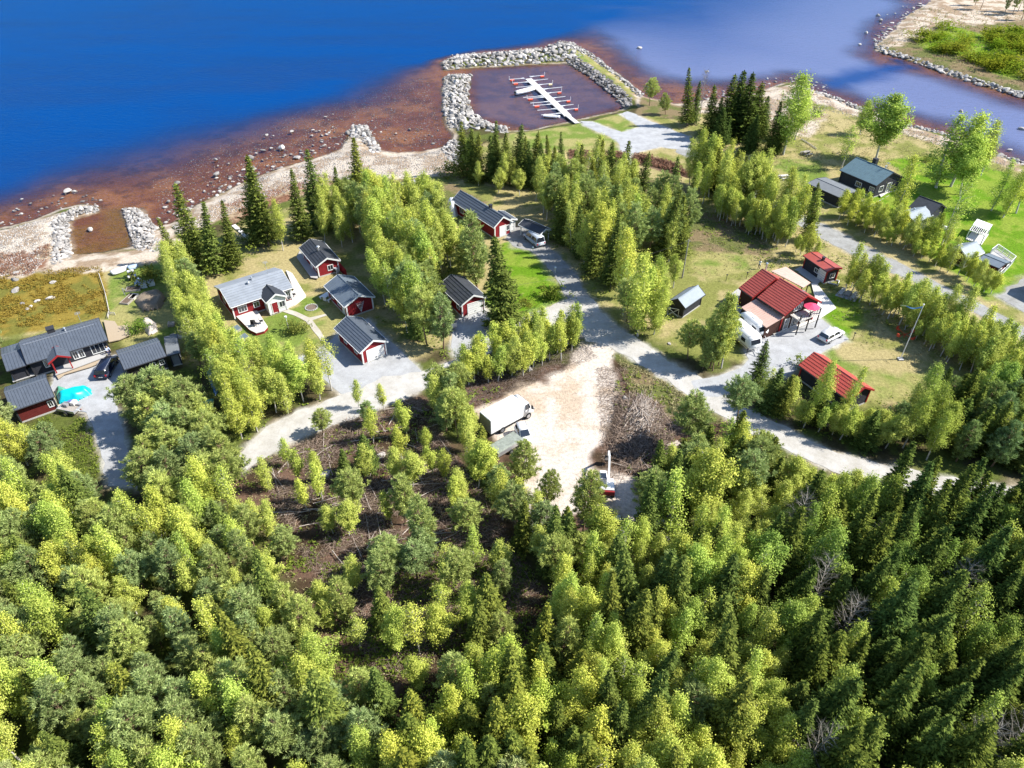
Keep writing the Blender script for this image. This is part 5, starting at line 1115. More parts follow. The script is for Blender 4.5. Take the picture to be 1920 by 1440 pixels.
def wire(p,q,label,sag=1.):
    p=Vector(p);q=Vector(q); mb=MB(); n=14; pts=[p.lerp(q,i/n)-Vector((0,0,sag*4*(i/n)*(1-i/n))) for i in range(n+1)]
    for i in range(n): mb.tube(pts[i]-p,pts[i+1]-p,.014,n=4,cap=False)
    o=mb.build('power_line',BLK,loc=p); tag(o,label,'cable')
wire(PO[0]-Vector((0,0,.3)),(*W(1560,462,6),6),'thin overhead cable from the pole behind the dark shed to the right',1.)
wire(PO[1]-Vector((0,0,.3)),PO[0]-Vector((0,0,.3)),'thin overhead cable between the two wooden poles',1.6)
# garden furniture
x,y=W(1589,554); r=thing('paved_square','square of grey paving under the bench group on the lawn','paving',(x,y,0),R(-38)); 
for i in range(5):
    for j in range(4): mb=MB(); mb.box(i*.62-1.55,i*.62-.97,j*.62-1.24,j*.62-.66,0,.06); mb.build('slab',CONC,r)
for (dx,dy,l) in((-.95,.0,'pale plank bench on the paved square, nearest the tile roofed house'),(.95,.0,'pale plank bench on the paved square, farthest from the tile roofed house')):
    c_,s_=math.cos(R(-38)),math.sin(R(-38)); q=thing('bench',l,'bench',(x+dx*c_-dy*s_,y+dx*s_+dy*c_,.06),R(-38)); 
    for k in range(3): mb=MB(); mb.box(-.28+k*.2,-.12+k*.2,-1.2,1.2,.40,.45); mb.build('plank',PLK,q)
    for s in(-.9,.9): mb=MB(); mb.box(-.28,.28,s-.05,s+.05,0,.40); mb.build('leg',PLK,q)
q=thing('low_table','dark low table between the two plank benches','table',(x,y,.06),R(-38)); mb=MB(); mb.box(-.4,.4,-.8,.8,.4,.46); mb.build('tabletop',WOOD,q)
for sx in(-.33,.33):
    for sy in(-.7,.7): mb=MB(); mb.box(sx-.04,sx+.04,sy-.04,sy+.04,0,.4); mb.build('leg',WOOD,q)
garden_set(1511,290,.5,'weathered picnic table on the right meadow beside the log rail',WOOD)
garden_set(767,341,.2,'dark table set on the beach seating deck',KT,z=.3)
garden_set(615,560,1.,'white garden table and benches on the shady side of the blue-grey roofed outbuilding',WT)
garden_set(88,760,.35,'white table in front of the outbuilding behind the turquoise tarpaulin',WT)
garden_set(1470,335,.2,'pale picnic table in the grass left of the low grey roofed outbuilding',PLK)
# white X frame, sandbox, concrete rings, small box
x,y=W(1261,592); r=thing('drying_rack','white cross-braced wooden rack leaning on the black shed','rack',(x,y,0),R(-20))
for a,b_ in(((-.8,0,.0),(.8,0,1.3)),((.8,0,0),(-.8,0,1.3)),((-.8,0,0),(-.8,0,1.3)),((.8,0,0),(.8,0,1.3)),((-.8,0,1.3),(.8,0,1.3))): mb=MB(); mb.bar(a,b_,.09,.05); mb.build('lath',WT,r)
x,y=W(1561,529); r=thing('sandbox_frame','white square frame lying on the grass beside the small red roofed shed','frame',(x,y,0),R(-30))
for a,b_ in(((-.9,-.7),(.9,-.7)),((.9,-.7),(.9,.7)),((.9,.7),(-.9,.7)),((-.9,.7),(-.9,-.7))): mb=MB(); mb.bar((*a,.12),(*b_,.12),.08,.2); mb.build('board',WT,r)
for i,(px,py,tilt,l) in enumerate([(1237,1010,0,'round concrete well ring lying open side up, nearest the camera'),(1235,995,1,'concrete well ring tipped on its side, leftmost of the heap'),(1245,987,1,'concrete well ring tipped on its side at the back of the heap'),(1250,998,1,'concrete well ring tipped on its side, rightmost of the front heap'),(1247,1006,0,'half buried concrete ring at the right of the heap'),(1257,981,1,'upright concrete ring under the bright birch')]):
    x,y=W(px,py); r=thing('concrete_ring',l,'concrete ring',(x,y,0),i*1.1,'concrete rings heaped at the wood edge'); n=18; vs=[];fs=[]; KEEPB.append(([(x-1,y-1.6),(x+1,y-1.6),(x+1,y+1),(x-1,y+1)],.3))
    for k in range(n):
        a=2*math.pi*k/n; c_,s_=math.cos(a),math.sin(a)
        for rr,zz in((.42,0),(.55,0),(.55,.5),(.42,.5)): vs.append((rr*c_,rr*s_,zz) if not tilt else (rr*c_,zz,rr*s_+.55))
        for j in range(4): fs.append((4*k+j,4*((k+1)%n)+j,4*((k+1)%n)+(j+1)%4,4*k+(j+1)%4))
    mb=MB(); mb.add(vs,fs); mb.build('ring',CONC,r)
x,y=W(1157,977); r=thing('crate','small pale wooden crate on the dark soil below the excavator','crate',(x,y,0),.1); 
for k in range(4): mb=MB(); mb.box(-.38,.38,-.38+k*.2,-.22+k*.2,.5,.54); mb.build('plank',PLK,r)
mb=MB(); mb.box(-.36,.36,-.36,.38,0,.5); mb.build('box',WOOD,r)
x,y=W(1172,1007); r=thing('sawhorse','pale trestle standing at the wood edge below the excavator','sawhorse',(x,y,0),.5)
mb=MB(); mb.bar((-.6,0,.85),(.6,0,.85),.1); mb.build('beam',PLK,r)
for sx in(-.5,.5):
    for sy in(-.35,.35): mb=MB(); mb.bar((sx*.8,0,.85),(sx,sy,0),.07); mb.build('leg',PLK,r)
x,y=W(234,553); r=thing('hand_pump','old grey hand pump on the left garden lawn','pump',(x,y,0)); mb=MB(); mb.tube((0,0,0),(0,0,1.2),.1,.08); mb.build('column',STEEL,r); mb=MB(); mb.bar((0,0,1.15),(.5,0,.9),.05); mb.bar((0,0,.8),(-.25,0,.7),.06); mb.build('handle',STEEL,r)
x,y=W(1385,650) if False else W(388,775); r=thing('playhouse','small green roofed play hut under the pines left of the road','hut',(x,y,0),.3); mb=MB(); mb.box(-1.1,1.1,-.9,.9,0,1.3); mb.build('wall',WB,r); mb=MB(); mb.xprism([(-1.1,1.3),(0,2.1),(1.1,1.3)],-1.2,1.2); mb.build('roof',plastic('green_roof',(.12,.42,.32),.6),r)
# person by the black car
def person(px,py,rz,label,shirt,legs,hair,lean=.35):
    x,y=W(px,py); r=thing('person',label,'person',(x,y,.03),rz)
    V=[(0,0,.92),(.05,0,1.1),(.14*lean*2,0,1.3),(.2*lean*2,0,1.46),(.26*lean*2,0,1.55),(.34*lean*2,0,1.68),(0,.1,.86),(.04,.11,.48),(-.05,.12,.08),(.12,.12,.04),(0,-.1,.86),(.16,-.11,.48),(.05,-.12,.08),(.22,-.12,.04),(.2*lean*2,.19,1.42),(.3,.24,1.15),(.48,.18,.98),(.2*lean*2,-.19,1.42),(.34,-.24,1.17),(.52,-.16,1.05)]
    E=[(0,1),(1,2),(2,3),(3,4),(4,5),(0,6),(6,7),(7,8),(8,9),(0,10),(10,11),(11,12),(12,13),(3,14),(14,15),(15,16),(3,17),(17,18),(18,19)]
    Rr=[.15,.14,.16,.13,.06,.11,.095,.07,.05,.04,.095,.07,.05,.04,.075,.05,.04,.075,.05,.04]
    me=bpy.data.meshes.new('person_body'); me.from_pydata(V,E,[]); o=link('body',me,r)
    sk=o.modifiers.new('skin','SKIN'); 
    if not me.skin_vertices: 
        bm=bmesh.new(); bm.from_mesh(me); bm.verts.layers.skin.verify(); bm.to_mesh(me); bm.free()
    for i,s_ in enumerate(me.skin_vertices[0].data): s_.radius=(Rr[i],Rr[i]); s_.use_root=(i==0)
    su=o.modifiers.new('s','SUBSURF'); su.levels=1; su.render_levels=1
    dg=bpy.context.evaluated_depsgraph_get(); ev=o.evaluated_get(dg); nm=bpy.data.meshes.new_from_object(ev); o.modifiers.clear(); o.data=nm
    for m in(shirt,legs,mat('skin_tone',(.45,.28,.2),.6,.05)): nm.materials.append(m)
    for p in nm.polygons: z=p.center.z; yy=abs(p.center.y); p.material_index=2 if (z>1.5 or (yy>.15 and z<1.2 and z>.9 and p.center.x>.36)) else (0 if z>.93 else 1); p.use_smooth=True
    bm=bmesh.new(); bmesh.ops.create_icosphere(bm,subdivisions=2,radius=.115); m2=bpy.data.meshes.new('hair'); bm.to_mesh(m2); bm.free(); m2.materials.append(hair); h_=link('hair',m2,r,loc=(.30*lean*2,0,1.72)); h_.scale=(1,.9,.9); return r
person(206,668,R(-30),'person in a pale blue shirt and dark shorts bending beside the black estate car',mat('pale_blue_shirt',(.45,.52,.70),.8),mat('navy_shorts',(.03,.04,.10),.8),mat('fair_hair',(.35,.26,.16),.8))
person(1422,505,R(60),'person in white top and dark trousers standing behind the tile roofed house',mat('white_top',(.65,.65,.65),.8),mat('dark_trousers',(.03,.03,.05),.8),mat('brown_hair',(.07,.045,.03),.8),.1)
# ---------------------------------------------------------------- rocks
def rockmesh(seed,sub=2):
    r=np.random.default_rng(seed); bm=bmesh.new(); bmesh.ops.create_icosphere(bm,subdivisions=sub,radius=.5)
    s=r.uniform(.75,1.25,3)*np.array([1,1,.72]); pl=[(rdirs_(r),r.uniform(.28,.42)) for _ in range(7)]
    for v in bm.verts:
        c=np.array(v.co)
        for n_,d in pl:
            k=c@n_-d
            if k>0: c=c-n_*k*.9
        v.co=Vector(c*s*(1+r.normal()*.035))
    me=bpy.data.meshes.new('rock'); bm.to_mesh(me); bm.free(); me.materials.append(ROCK); return me
def rdirs_(r): a=r.normal(size=3); return a/np.linalg.norm(a)
def stonemat(name,c1,c2):
    m,nt,b=newmat(name); N=nt.nodes; L=nt.links; oi=N.new('ShaderNodeObjectInfo'); tc=N.new('ShaderNodeTexCoord'); g_=N.new('ShaderNodeNewGeometry')
    ad=N.new('ShaderNodeMath'); ad.operation='ADD'; L.new(oi.outputs['Random'],ad.inputs[0]); L.new(g_.outputs['Random Per Island'],ad.inputs[1]); fr=N.new('ShaderNodeMath'); fr.operation='FRACT'; L.new(ad.outputs[0],fr.inputs[0])
    mx=N.new('ShaderNodeMix'); mx.data_type='RGBA'; mx.inputs[6].default_value=(*c1,1); mx.inputs[7].default_value=(*c2,1); L.new(fr.outputs[0],mx.inputs[0])
    n=N.new('ShaderNodeTexNoise'); n.inputs['Scale'].default_value=5; n.inputs['Detail'].default_value=8; n.inputs['Roughness'].default_value=.7; L.new(tc.outputs['Object'],n.inputs['Vector'])
    mr=N.new('ShaderNodeMapRange'); mr.inputs[1].default_value=.3; mr.inputs[2].default_value=.7; mr.inputs[3].default_value=.72; mr.inputs[4].default_value=1.25; L.new(n.outputs[0],mr.inputs[0])
    sc=N.new('ShaderNodeVectorMath'); sc.operation='SCALE'; L.new(mx.outputs[2],sc.inputs[0]); L.new(mr.outputs[0],sc.inputs['Scale']); L.new(sc.outputs[0],b.inputs['Base Color'])
    b.inputs['Roughness'].default_value=.9; b.inputs['Specular IOR Level'].default_value=.15
    bp=N.new('ShaderNodeBump'); bp.inputs['Strength'].default_value=.4; bp.inputs['Distance'].default_value=.08; L.new(n.outputs[0],bp.inputs['Height']); L.new(bp.outputs[0],b.inputs['Normal']); return m
ROCK=stonemat('granite',(.16,.15,.14),(.48,.445,.41)); ROCKD=stonemat('shade_tinted_granite',(.05,.048,.046),(.30,.28,.27))  # second granite is darkened: shade of the slope turned from the sun, in its colour
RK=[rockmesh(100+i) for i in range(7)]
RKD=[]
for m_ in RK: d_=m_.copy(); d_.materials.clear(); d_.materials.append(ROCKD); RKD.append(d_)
RKS=[rockmesh(120+i,1) for i in range(5)]
def inside(poly,n,seed,mind,z=ZW):
    P=PT(poly,z); A=np.array(P); r=np.random.default_rng(seed); out=[]; x0,y0=A.min(0); x1,y1=A.max(0)
    X=r.uniform(x0,x1,n*80);Y=r.uniform(y0,y1,n*80); d=sdf(X,Y,P); 
    cell={}
    for x,y,k in zip(X,Y,d):
        if k<0: continue
        c=(int(x/mind),int(y/mind)); 
        if any((x-a)**2+(y-b_)**2<mind*mind for i in(-1,0,1) for j in(-1,0,1) for a,b_ in cell.get((c[0]+i,c[1]+j),())): continue
        cell.setdefault(c,[]).append((x,y)); out.append((x,y,k))
        if len(out)>=n: break
    return out
def mole(name,label,poly,n,size,mind,seed,hmax,fill=0,z=ZW):
    pts=inside(poly,n,seed,mind,z); cx=np.mean([p[0] for p in pts]); cy=np.mean([p[1] for p in pts]); r=thing(name,label,'breakwater',(cx,cy,z)); q=random.Random(seed)
    wmax=max(p[2] for p in pts)
    for x,y,k in pts:
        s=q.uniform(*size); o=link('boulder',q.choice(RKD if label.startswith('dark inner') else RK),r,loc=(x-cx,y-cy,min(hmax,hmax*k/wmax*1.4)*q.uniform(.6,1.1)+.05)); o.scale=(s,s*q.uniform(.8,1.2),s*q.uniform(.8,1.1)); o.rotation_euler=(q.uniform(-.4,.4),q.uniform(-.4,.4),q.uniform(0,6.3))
    if fill:
        rubble(inside(poly,fill,seed+5,mind*.35,z),(size[0]*.35,size[0]*.7),seed,'boulder_fill',None,r,hmax*.5)
    return r
ICO=[]
for me in RKS:
    ICO.append((np.array([v.co[:] for v in me.vertices]),np.array([p.vertices[:] for p in me.polygons])))
def rubble(pts,size,seed,name,label,parent=None,zoff=0,z=None,kind='stuff',cat='stones'):
    r=np.random.default_rng(seed); V=[];F=[];o=0
    for p in pts:
        v,f_=ICO[r.integers(0,len(ICO))]; s=r.uniform(*size); a=r.uniform(0,6.28); c_,s_=math.cos(a),math.sin(a)
        vv=v*s*np.array([1,r.uniform(.7,1.3),r.uniform(.7,1.1)]); vv=np.stack([vv[:,0]*c_-vv[:,1]*s_,vv[:,0]*s_+vv[:,1]*c_,vv[:,2]],1)
        zz=(p[3] if len(p)>3 else 0)
        V.append(vv+np.array([p[0],p[1],zz+zoff])); F.append(f_+o); o+=len(v)
    V=np.concatenate(V);F=np.concatenate(F)
    if parent is not None: V=V-np.array([parent.location.x,parent.location.y,0])
    ob=link(name,npmesh(name,V,F,[ROCK]),parent); ob['kind']='stuff'
    if label: tag(ob,label,cat,kind='stuff')
    return ob
mole('breakwater','long boulder breakwater on the lake side of the small harbour',[(829,118),(850,106),(900,102),(960,98),(1020,92),(1048,80),(1076,83),(1090,94),(1098,112),(1082,118),(1060,116),(1000,120),(930,124),(860,129),(833,131)],270,(1.0,2.1),1.05,1,1.3,500)
mole('breakwater','curved boulder breakwater on the left side of the small harbour',[(832,148),(842,142),(882,142),(880,158),(876,185),(886,212),(915,232),(955,243),(945,255),(905,256),(870,250),(842,236),(834,210),(832,180)],290,(.8,1.7),.85,2,1.,600)
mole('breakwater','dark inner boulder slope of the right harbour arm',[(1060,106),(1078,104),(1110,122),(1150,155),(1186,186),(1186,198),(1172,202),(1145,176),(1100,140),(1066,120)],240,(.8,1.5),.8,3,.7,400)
mole('breakwater','narrow line of pale stones on the outer edge of the right harbour arm',[(1062,84),(1080,86),(1112,103),(1150,134),(1206,178),(1200,184),(1150,145),(1108,110),(1070,92)],130,(.7,1.2),.8,4,.6,150)
mole('groyne','hooked groyne of pale stones on the left of the pebble harbour',[(86,500),(92,455),(84,425),(110,405),(140,391),(182,387),(186,396),(150,404),(130,415),(128,440),(134,468),(128,498),(100,515)],290,(.5,1.1),.55,5,.6,900,z=ZW)
mole('groyne','straight groyne of pale stones on the right of the pebble harbour',[(231,393),(255,391),(272,403),(290,425),(318,455),(316,478),(290,488),(262,478),(250,455),(240,425)],280,(.5,1.1),.55,6,.6,800)
mole('boulder_spit','small spit of pale boulders jutting into the lake behind the tallest shore spruce',[(650,248),(662,236),(688,236),(700,262),(716,285),(700,300),(680,280),(664,262)],80,(.7,1.7),.8,7,.6,120)
mole('boulder_bank','bank of grey stones beside the beach below the round bright birch',[(828,280),(850,262),(868,270),(880,300),(868,318),(845,305)],90,(.6,1.2),.7,8,.5,200,z=-.2)
mole('shore_stones','row of pale boulders along the far bank of the inlet',[(1640,90),(1648,98),(1700,112),(1760,134),(1830,158),(1940,190),(1940,182),(1830,150),(1760,126),(1700,104),(1650,88)],150,(.9,1.9),1.1,9,.5)
mole('shore_stones','row of pale stones along the near bank of the inlet',[(1500,162),(1560,180),(1640,212),(1720,238),(1780,252),(1850,282),(1925,306),(1925,312),(1850,290),(1780,260),(1720,246),(1640,220),(1560,190),(1498,172)],210,(.6,1.3),.8,10,.4)
# stones standing in the shallows, each its own thing
q=random.Random(5); G='stones standing in the brown shallows'
NAMED=[(127,359,1.7,'flat pale boulder standing alone in the shallows off the hooked groyne'),(528,278,1.9,'large pale boulder in the shallows right of the leaf belt spruces'),(406,328,1.8,'angular grey boulder in the shallows beside the tall pair of spruces'),(557,296,1.5,'round pale boulder near the shore behind the three spruces'),(500,254,1.2,'round stone in deeper water off the spruces'),(470,296,1.6,'split boulder in the shallows left of the large pale one'),(332,344,1.3,'long pale stone in the shallows right of the straight groyne'),(316,378,1.1,'round white stone near the left shore'),(405,300,1.2,'flat brown stone on the edge of the deep water'),(547,247,1.1,'small bright stone at the edge of the deep water'),(1199,91,1.9,'dark boulder far out in the pale water right of the harbour'),(1646,30,2.,'dark boulder off the far shore point, left of the pair'),(1651,39,2.2,'dark boulder off the far shore point, right of the pair'),(1624,62,1.5,'lone dark stone off the far shore point'),(1612,84,1.3,'small dark stone at the tip of the far shore point'),(1916,243,1.8,'dark stone in the inlet at the right edge'),(1325,135,1.2,'small pale stone in the shallow bay behind the tall spruces'),(1893,282,1.2,'brown stone close to the right bank of the inlet'),(1802,209,1.5,'grey stone in the middle of the inlet'),(169,431,1.3,'small stone islet inside the pebble harbour'),(1172,748,1.2,'grey boulder at the top of the brush pile'),(992,693,1.0,'grey boulder in the thin row of birches by the clearing')]
for px,py,s,l in NAMED:
    z=ZW if py<450 else 0; x,y=W(px,py,z); o=link('boulder',q.choice(RK),loc=(x,y,z+.1*s)); o.scale=(s,s*.85,s*.8); o.rotation_euler=(0,0,q.uniform(0,6)); tag(o,l,'boulder')
def at_shore(n,fn,seed,sz,lab,grp):
    r_=random.Random(seed)
    for i in range(n):
        px,py=fn(r_); x,y=W(px,py,ZW); zz=land_z(x,y); s=r_.uniform(*sz)*(1.5 if r_.random()<.1 else 1)
        o=link('shore_stone',r_.choice(RK),loc=(x,y,max(zz,ZW-.15)+.05)); o.scale=(s,s*r_.uniform(.7,1.1),s*.7); o.rotation_euler=(0,0,r_.uniform(0,6)); tag(o,lab,'stone',grp)
def along(pts,w_):
    def fn(r_):
        i=r_.randrange(len(pts)-1); t=r_.random(); a=pts[i];b_=pts[i+1]; k=abs(r_.gauss(0,1))
        return a[0]+(b_[0]-a[0])*t-k*w_*.35,a[1]+(b_[1]-a[1])*t-k*w_
    return fn
at_shore(170,along([(300,425),(400,372),(480,330),(560,304),(650,268)],22),1,(.35,1.),'pale stone in the brown shallows between the groynes and the boulder spit',G)
at_shore(45,along([(0,425),(75,405),(190,380)],18),2,(.35,.8),'pale stone in the shallows in front of the hooked groyne','stones before the hooked groyne')
at_shore(40,along([(700,262),(760,285),(840,270)],22),3,(.3,.7),'small stone in the red shallows left of the harbour','stones left of the harbour')
at_shore(60,along([(1320,188),(1440,165),(1500,155),(1560,180)],10),4,(.5,1.1),'stone in the shallow bay behind the tall spruces','stones in the bay behind the spruces')
at_shore(80,along([(1640,90),(1680,50),(1735,8)],10),6,(.6,1.5),'stone off the tip of the far shore point','stones off the far shore point')
# pebbles: uncountable
pts=[]
for i,(poly,n,z) in enumerate([([(0,425),(75,408),(130,392),(100,470),(60,515),(-60,520),(-60,450)],2400,0),([(320,418),(400,372),(480,328),(600,294),(655,262),(700,290),(790,284),(850,266),(860,320),(740,330),(600,340),(480,380),(400,415),(330,440)],5200,0),([(560,200),(800,140),(830,260),(760,280),(700,255),(600,290),(480,326),(345,400),(300,400),(280,330),(420,260)],3200,ZW),([(1420,190),(1500,165),(1600,205),(1760,255),(1900,305),(1880,312),(1700,255),(1560,210),(1440,215)],1500,0),([(1300,190),(1300,150),(1500,135),(1560,175),(1420,178)],350,ZW),([(1640,90),(1680,55),(1735,8),(1860,10),(1860,50),(1740,60)],900,0)]):
    for p in inside(poly,n,30+i,.28,z):
        zz=land_z(p[0],p[1]) if i in(2,4) else None
        pts.append((p[0],p[1],p[2],zz if zz is not None else None))
P_=np.array([(a,b_) for a,b_,*_ in pts]); s_=np.maximum(sdf(P_[:,0],P_[:,1],LAND),sdf(P_[:,0],P_[:,1],FAR)); zz=np.where(s_>0,ZW+sm(s_/5)*.7,ZW-.1-np.minimum(-s_*.035,3))
rubble([(P_[i,0],P_[i,1],0,zz[i]) for i in range(len(P_))],(.14,.42),77,'pebbles','pale pebbles and small stones scattered over the shore')
# ---------------------------------------------------------------- brushwood
def sticks(pts,seed,name,label,length,rad,m,up=.25,ang=None,sp=.5):
    r=np.random.default_rng(seed); V=[];F=[];o=0
    for x,y,z in pts:
        a=r.uniform(0,6.28) if ang is None else r.normal()*sp+ang; e=r.normal()*up; L_=r.uniform(*length); d=np.array([math.cos(a)*math.cos(e),math.sin(a)*math.cos(e),math.sin(e)])
        p=np.array([x,y,z+.04]); u=np.array([-math.sin(a),math.cos(a),0]); w_=np.cross(d,u); q0=r.uniform(*rad); q1=q0*.35
        c0=p-d*L_/2; c1=p+d*L_/2+np.array([0,0,.0])
        c0[2]=max(c0[2],.03);c1[2]=max(c1[2],.03)
        for c,rr in((c0,q0),(c1,q1)):
            for k in range(3): t=2.094*k; V.append(c+u*rr*math.cos(t)+w_*rr*math.sin(t))
        F+=[(o,o+1,o+4,o+3),(o+1,o+2,o+5,o+4),(o+2,o,o+3,o+5)]; o+=6
    ob=link(name,npmesh(name,np.array(V),np.array(F),[m])); tag(ob,label,'brushwood',kind='stuff'); return ob
TW1=mat('grey_brown_twigs',(.20,.155,.135),.9,.35,1.5); TW3=stonemat('brush_bark',(.09,.06,.045),(.42,.32,.25)); TW2=mat('pale_stems',(.42,.36,.31),.85,.2,3)
sticks([(x,y,random.random()*.2) for x,y,k in inside([(580,1060),(960,1030),(1010,1115),(900,1180),(740,1270),(700,1260)],9000,46,.18,0)],14,'felled_twigs','brown twigs scattered under the remaining trees of the plot',(.4,1.5),(.012,.03),TW3)
PLOT=[(490,872),(640,792),(785,752),(900,925),(960,1030),(820,1030),(640,1060),(580,1060),(520,960)]
def cl(pts,thr=.45,sc=2.5): P=np.array([(p[0],p[1]) for p in pts]); f_=fbm(P[:,0],P[:,1],sc,8); return [pts[i] for i in range(len(pts)) if f_[i]>thr]
sticks([(x,y,random.random()*.35) for x,y,k in cl(inside(PLOT,30000,41,.16,0),.43)],1,'felled_twigs','matted brown twigs and tops left on the felled plot',(.5,1.6),(.012,.032),TW3)
sticks([(x,y,random.random()*.1) for x,y,k in inside([(1120,690),(1175,690),(1165,760),(1150,860),(1170,900),(1130,900),(1128,820)],1200,45,.2,0)],12,'felled_twigs','loose twigs along the edge of the brush pile on the sand',(.3,1.4),(.012,.03),TW3)
sticks([(x,y,random.random()*.2) for x,y,k in inside([(900,700),(1060,660),(1100,650),(1120,670),(1000,720),(900,760),(850,770)],2200,42,.2,0)],2,'felled_twigs','brown twigs under the thin row of birches',(.4,1.2),(.012,.025),TW1)
for i in range(62):
    p=inside(PLOT,1,200+i,.1,0)[0]; a=random.choice([.25,.35,2.1,1.2,.15,-.9,1.9])+random.gauss(0,.25); L_=random.uniform(2.,5.); mb=MB()
    n=4; pts=[Vector((math.cos(a)*L_*(t/n-.5),math.sin(a)*L_*(t/n-.5)+random.gauss(0,.05),.16+random.uniform(0,.25))) for t in range(n+1)]
    for t in range(n): mb.tube(pts[t],pts[t+1],.055*(1-t/n*.75),.055*(1-(t+1)/n*.75),5,cap=False)
    o=mb.build('felled_stem',TW2,loc=(p[0],p[1],0)); tag(o,'pale thin birch stem lying felled on the brushwood plot','felled stem','felled stems on the plot')
# brush pile right of the clearing
BP=[(1152,752),(1190,738),(1232,758),(1258,795),(1270,850),(1230,880),(1170,885),(1148,840),(1158,780)]
bp_=inside(BP,5200,60,.13,0); km=max(p[2] for p in bp_)
r_=sticks([(x,y,min(1.0,k*.3)*random.random()) for x,y,k in cl(bp_,.36,1.6)],3,'brush_pile','big tangled pile of purple-grey branches beside the sand clearing',(.9,2.8),(.014,.045),TW3,.35)
r_=sticks([(x,y,min(1.6,k*.5)*random.uniform(.8,1.05)) for x,y,k in inside([(1175,765),(1215,750),(1240,800),(1215,840),(1180,815)],420,61,.2,0)],4,'brush_stems','pale long stems fanned on top of the brush pile',(2.,4.5),(.03,.075),TW2,.18,R(70),.35)
for i in range(12):
    x,y=W(random.uniform(1175,1260),random.uniform(850,900)); mb=MB(); a=random.uniform(0,3.1); mb.tube((0,0,.15),(math.cos(a)*2.6,math.sin(a)*2.6,.35),.06,.03,6); o=mb.build('felled_stem',TW2,loc=(x,y,0)); tag(o,'pale stem lying on the ground below the brush pile','felled stem','stems below the brush pile')
for i,(px,py,s) in enumerate([(610,890,1.6),(598,905,1.2),(715,855,1.2),(745,862,1.),(600,925,.9),(30,545,1.6),(42,570,1.),(95,560,1.3),(70,565,.9),(52,580,.8),(58,575,.7),(100,530,1.4),(28,525,1.3),(30,512,1.1),(975,460,1.3),(1040,880,.5),(1248,595,.5),(535,677,.9),(545,695,.8),(1255,645,.6)]):
    x,y=W(px,py); o=link('boulder',q.choice(RK),loc=(x,y,.1)); o.scale=(s,s*.8,s*.6); o.rotation_euler=(0,0,q.uniform(0,6)); tag(o,'grey stone half sunk in the felled plot' if i<5 else ('pale stone half sunk in the orange heath' if i<14 else ('grey boulder at the top of the bright driveway lawn' if i==14 else 'small grey stone in rough grass near a yard edge')),'boulder','stones on open ground')
# dry grass tufts: uncountable
def tufts(name,label,poly,n,m,size,seed,h=.25):
    r=np.random.default_rng(seed); P=PT(poly); A=np.array(P); x0,y0=A.min(0);x1,y1=A.max(0); X=r.uniform(x0,x1,n);Y=r.uniform(y0,y1,n); ok=(sdf(X,Y,P)>0)&(fbm(X,Y,2.2,seed)>.46)
    for Q,mm in KEEPB+[(PT(v_),.3) for v_ in ROADS.values()]: ok&=sdf(X,Y,Q)<-.35
    X=X[ok];Y=Y[ok]; k=4; c=np.repeat(np.stack([X,Y,np.zeros(len(X))],1),k,0); c[:,:2]+=r.normal(size=(len(c),2))*.12; c[:,2]=r.uniform(.02,h,len(c))
    v,f_=cards(c,size,r,.45,np.tile([0,0,.6],(len(c),1))); o=link(name,npmesh(name,v,f_,[m])); tag(o,label,'grass',kind='stuff')
HEA=leafmat('heather',(.16,.105,.02),(.34,.25,.05),.2); DRY=leafmat('dry_grass',(.22,.19,.09),(.42,.38,.2),.2); RHE=leafmat('red_heather',(.17,.08,.05),(.32,.19,.13),.15)
tufts('heath','low orange-brown heath plants behind the long black house',[(-60,620),(-20,520),(100,505),(190,500),(206,587),(60,612)],9000,HEA,.22,1,.3)
tufts('heath','reddish heath plants on the upper left shore',[(-40,480),(60,470),(92,455),(95,505),(60,515),(-40,520)],2500,RHE,.22,2,.3)
tufts('heath','reddish heath plants between the shore spruces and the pebbles',[(400,395),(460,365),(600,325),(640,335),(560,370),(480,400),(430,440)],3500,RHE,.2,3,.3)
tufts('dry_grass','dry grass tufts on the meadows of the right hand gardens',[(1430,200),(1560,200),(1760,260),(1900,320),(1700,330),(1500,330),(1420,300)],7000,DRY,.22,4)
tufts('dry_grass','dry grass tufts over the village meadow',[(1180,330),(1300,350),(1460,450),(1520,480),(1640,560),(1860,700),(1760,740),(1600,640),(1400,520),(1260,520)],7000,DRY,.2,5,.2)
tufts('dry_grass','dry grass on the far shore point',[(1650,90),(1740,15),(1960,30),(1960,180),(1800,140)],5000,DRY,.4,6,.4)
tufts('ditch_reeds','brown reeds along the ditch bank by the marina meadow',[(1066,282),(1160,286),(1215,292),(1270,308),(1296,330),(1270,325),(1210,308),(1150,303),(1070,296)],5000,RHE,.35,7,.6)
KEEP+=[(P_,m_) for P_,m_ in KEEPB]+[(PT(ROADS['parking_yard']),2.3)]
# ---------------------------------------------------------------- the woods, stand by stand (feet outlines in photograph pixels)
for k_,p in ROADS.items(): KEEP.append((PT(p),.5))
KEEP.append((PT([(1095,645),(1150,690),(1150,760),(1120,870),(1165,900),(1190,940),(1180,985),(1120,960),(1060,985),(960,960),(905,860),(885,800),(960,725),(1060,675)]),.4))
KEEP.append((PT([(905,820),(1000,770),(960,920)]),.3))
for q_ in ([(1672,410),(1775,402),(1768,452),(1695,460)],[(1820,498),(1885,512),(1885,548),(1825,535)],[(1768,474),(1822,490),(1826,520),(1772,508)]): KEEP.append((PT(q_),.2))
KEEP.append((PT([(1205,1000),(1265,985),(1275,1062),(1215,1070)]),.3)); KEEP.append((PT([(1100,930),(1195,940),(1195,1035),(1105,1015)]),.3))
def ST(poly,n,mix,hr,where,gap=2.3,**kw): return stand(poly,n,mix,hr,where,gap,**kw)
HB=(4.4,9.4);HP=(4.4,8.4);HS=(6.,11.5)
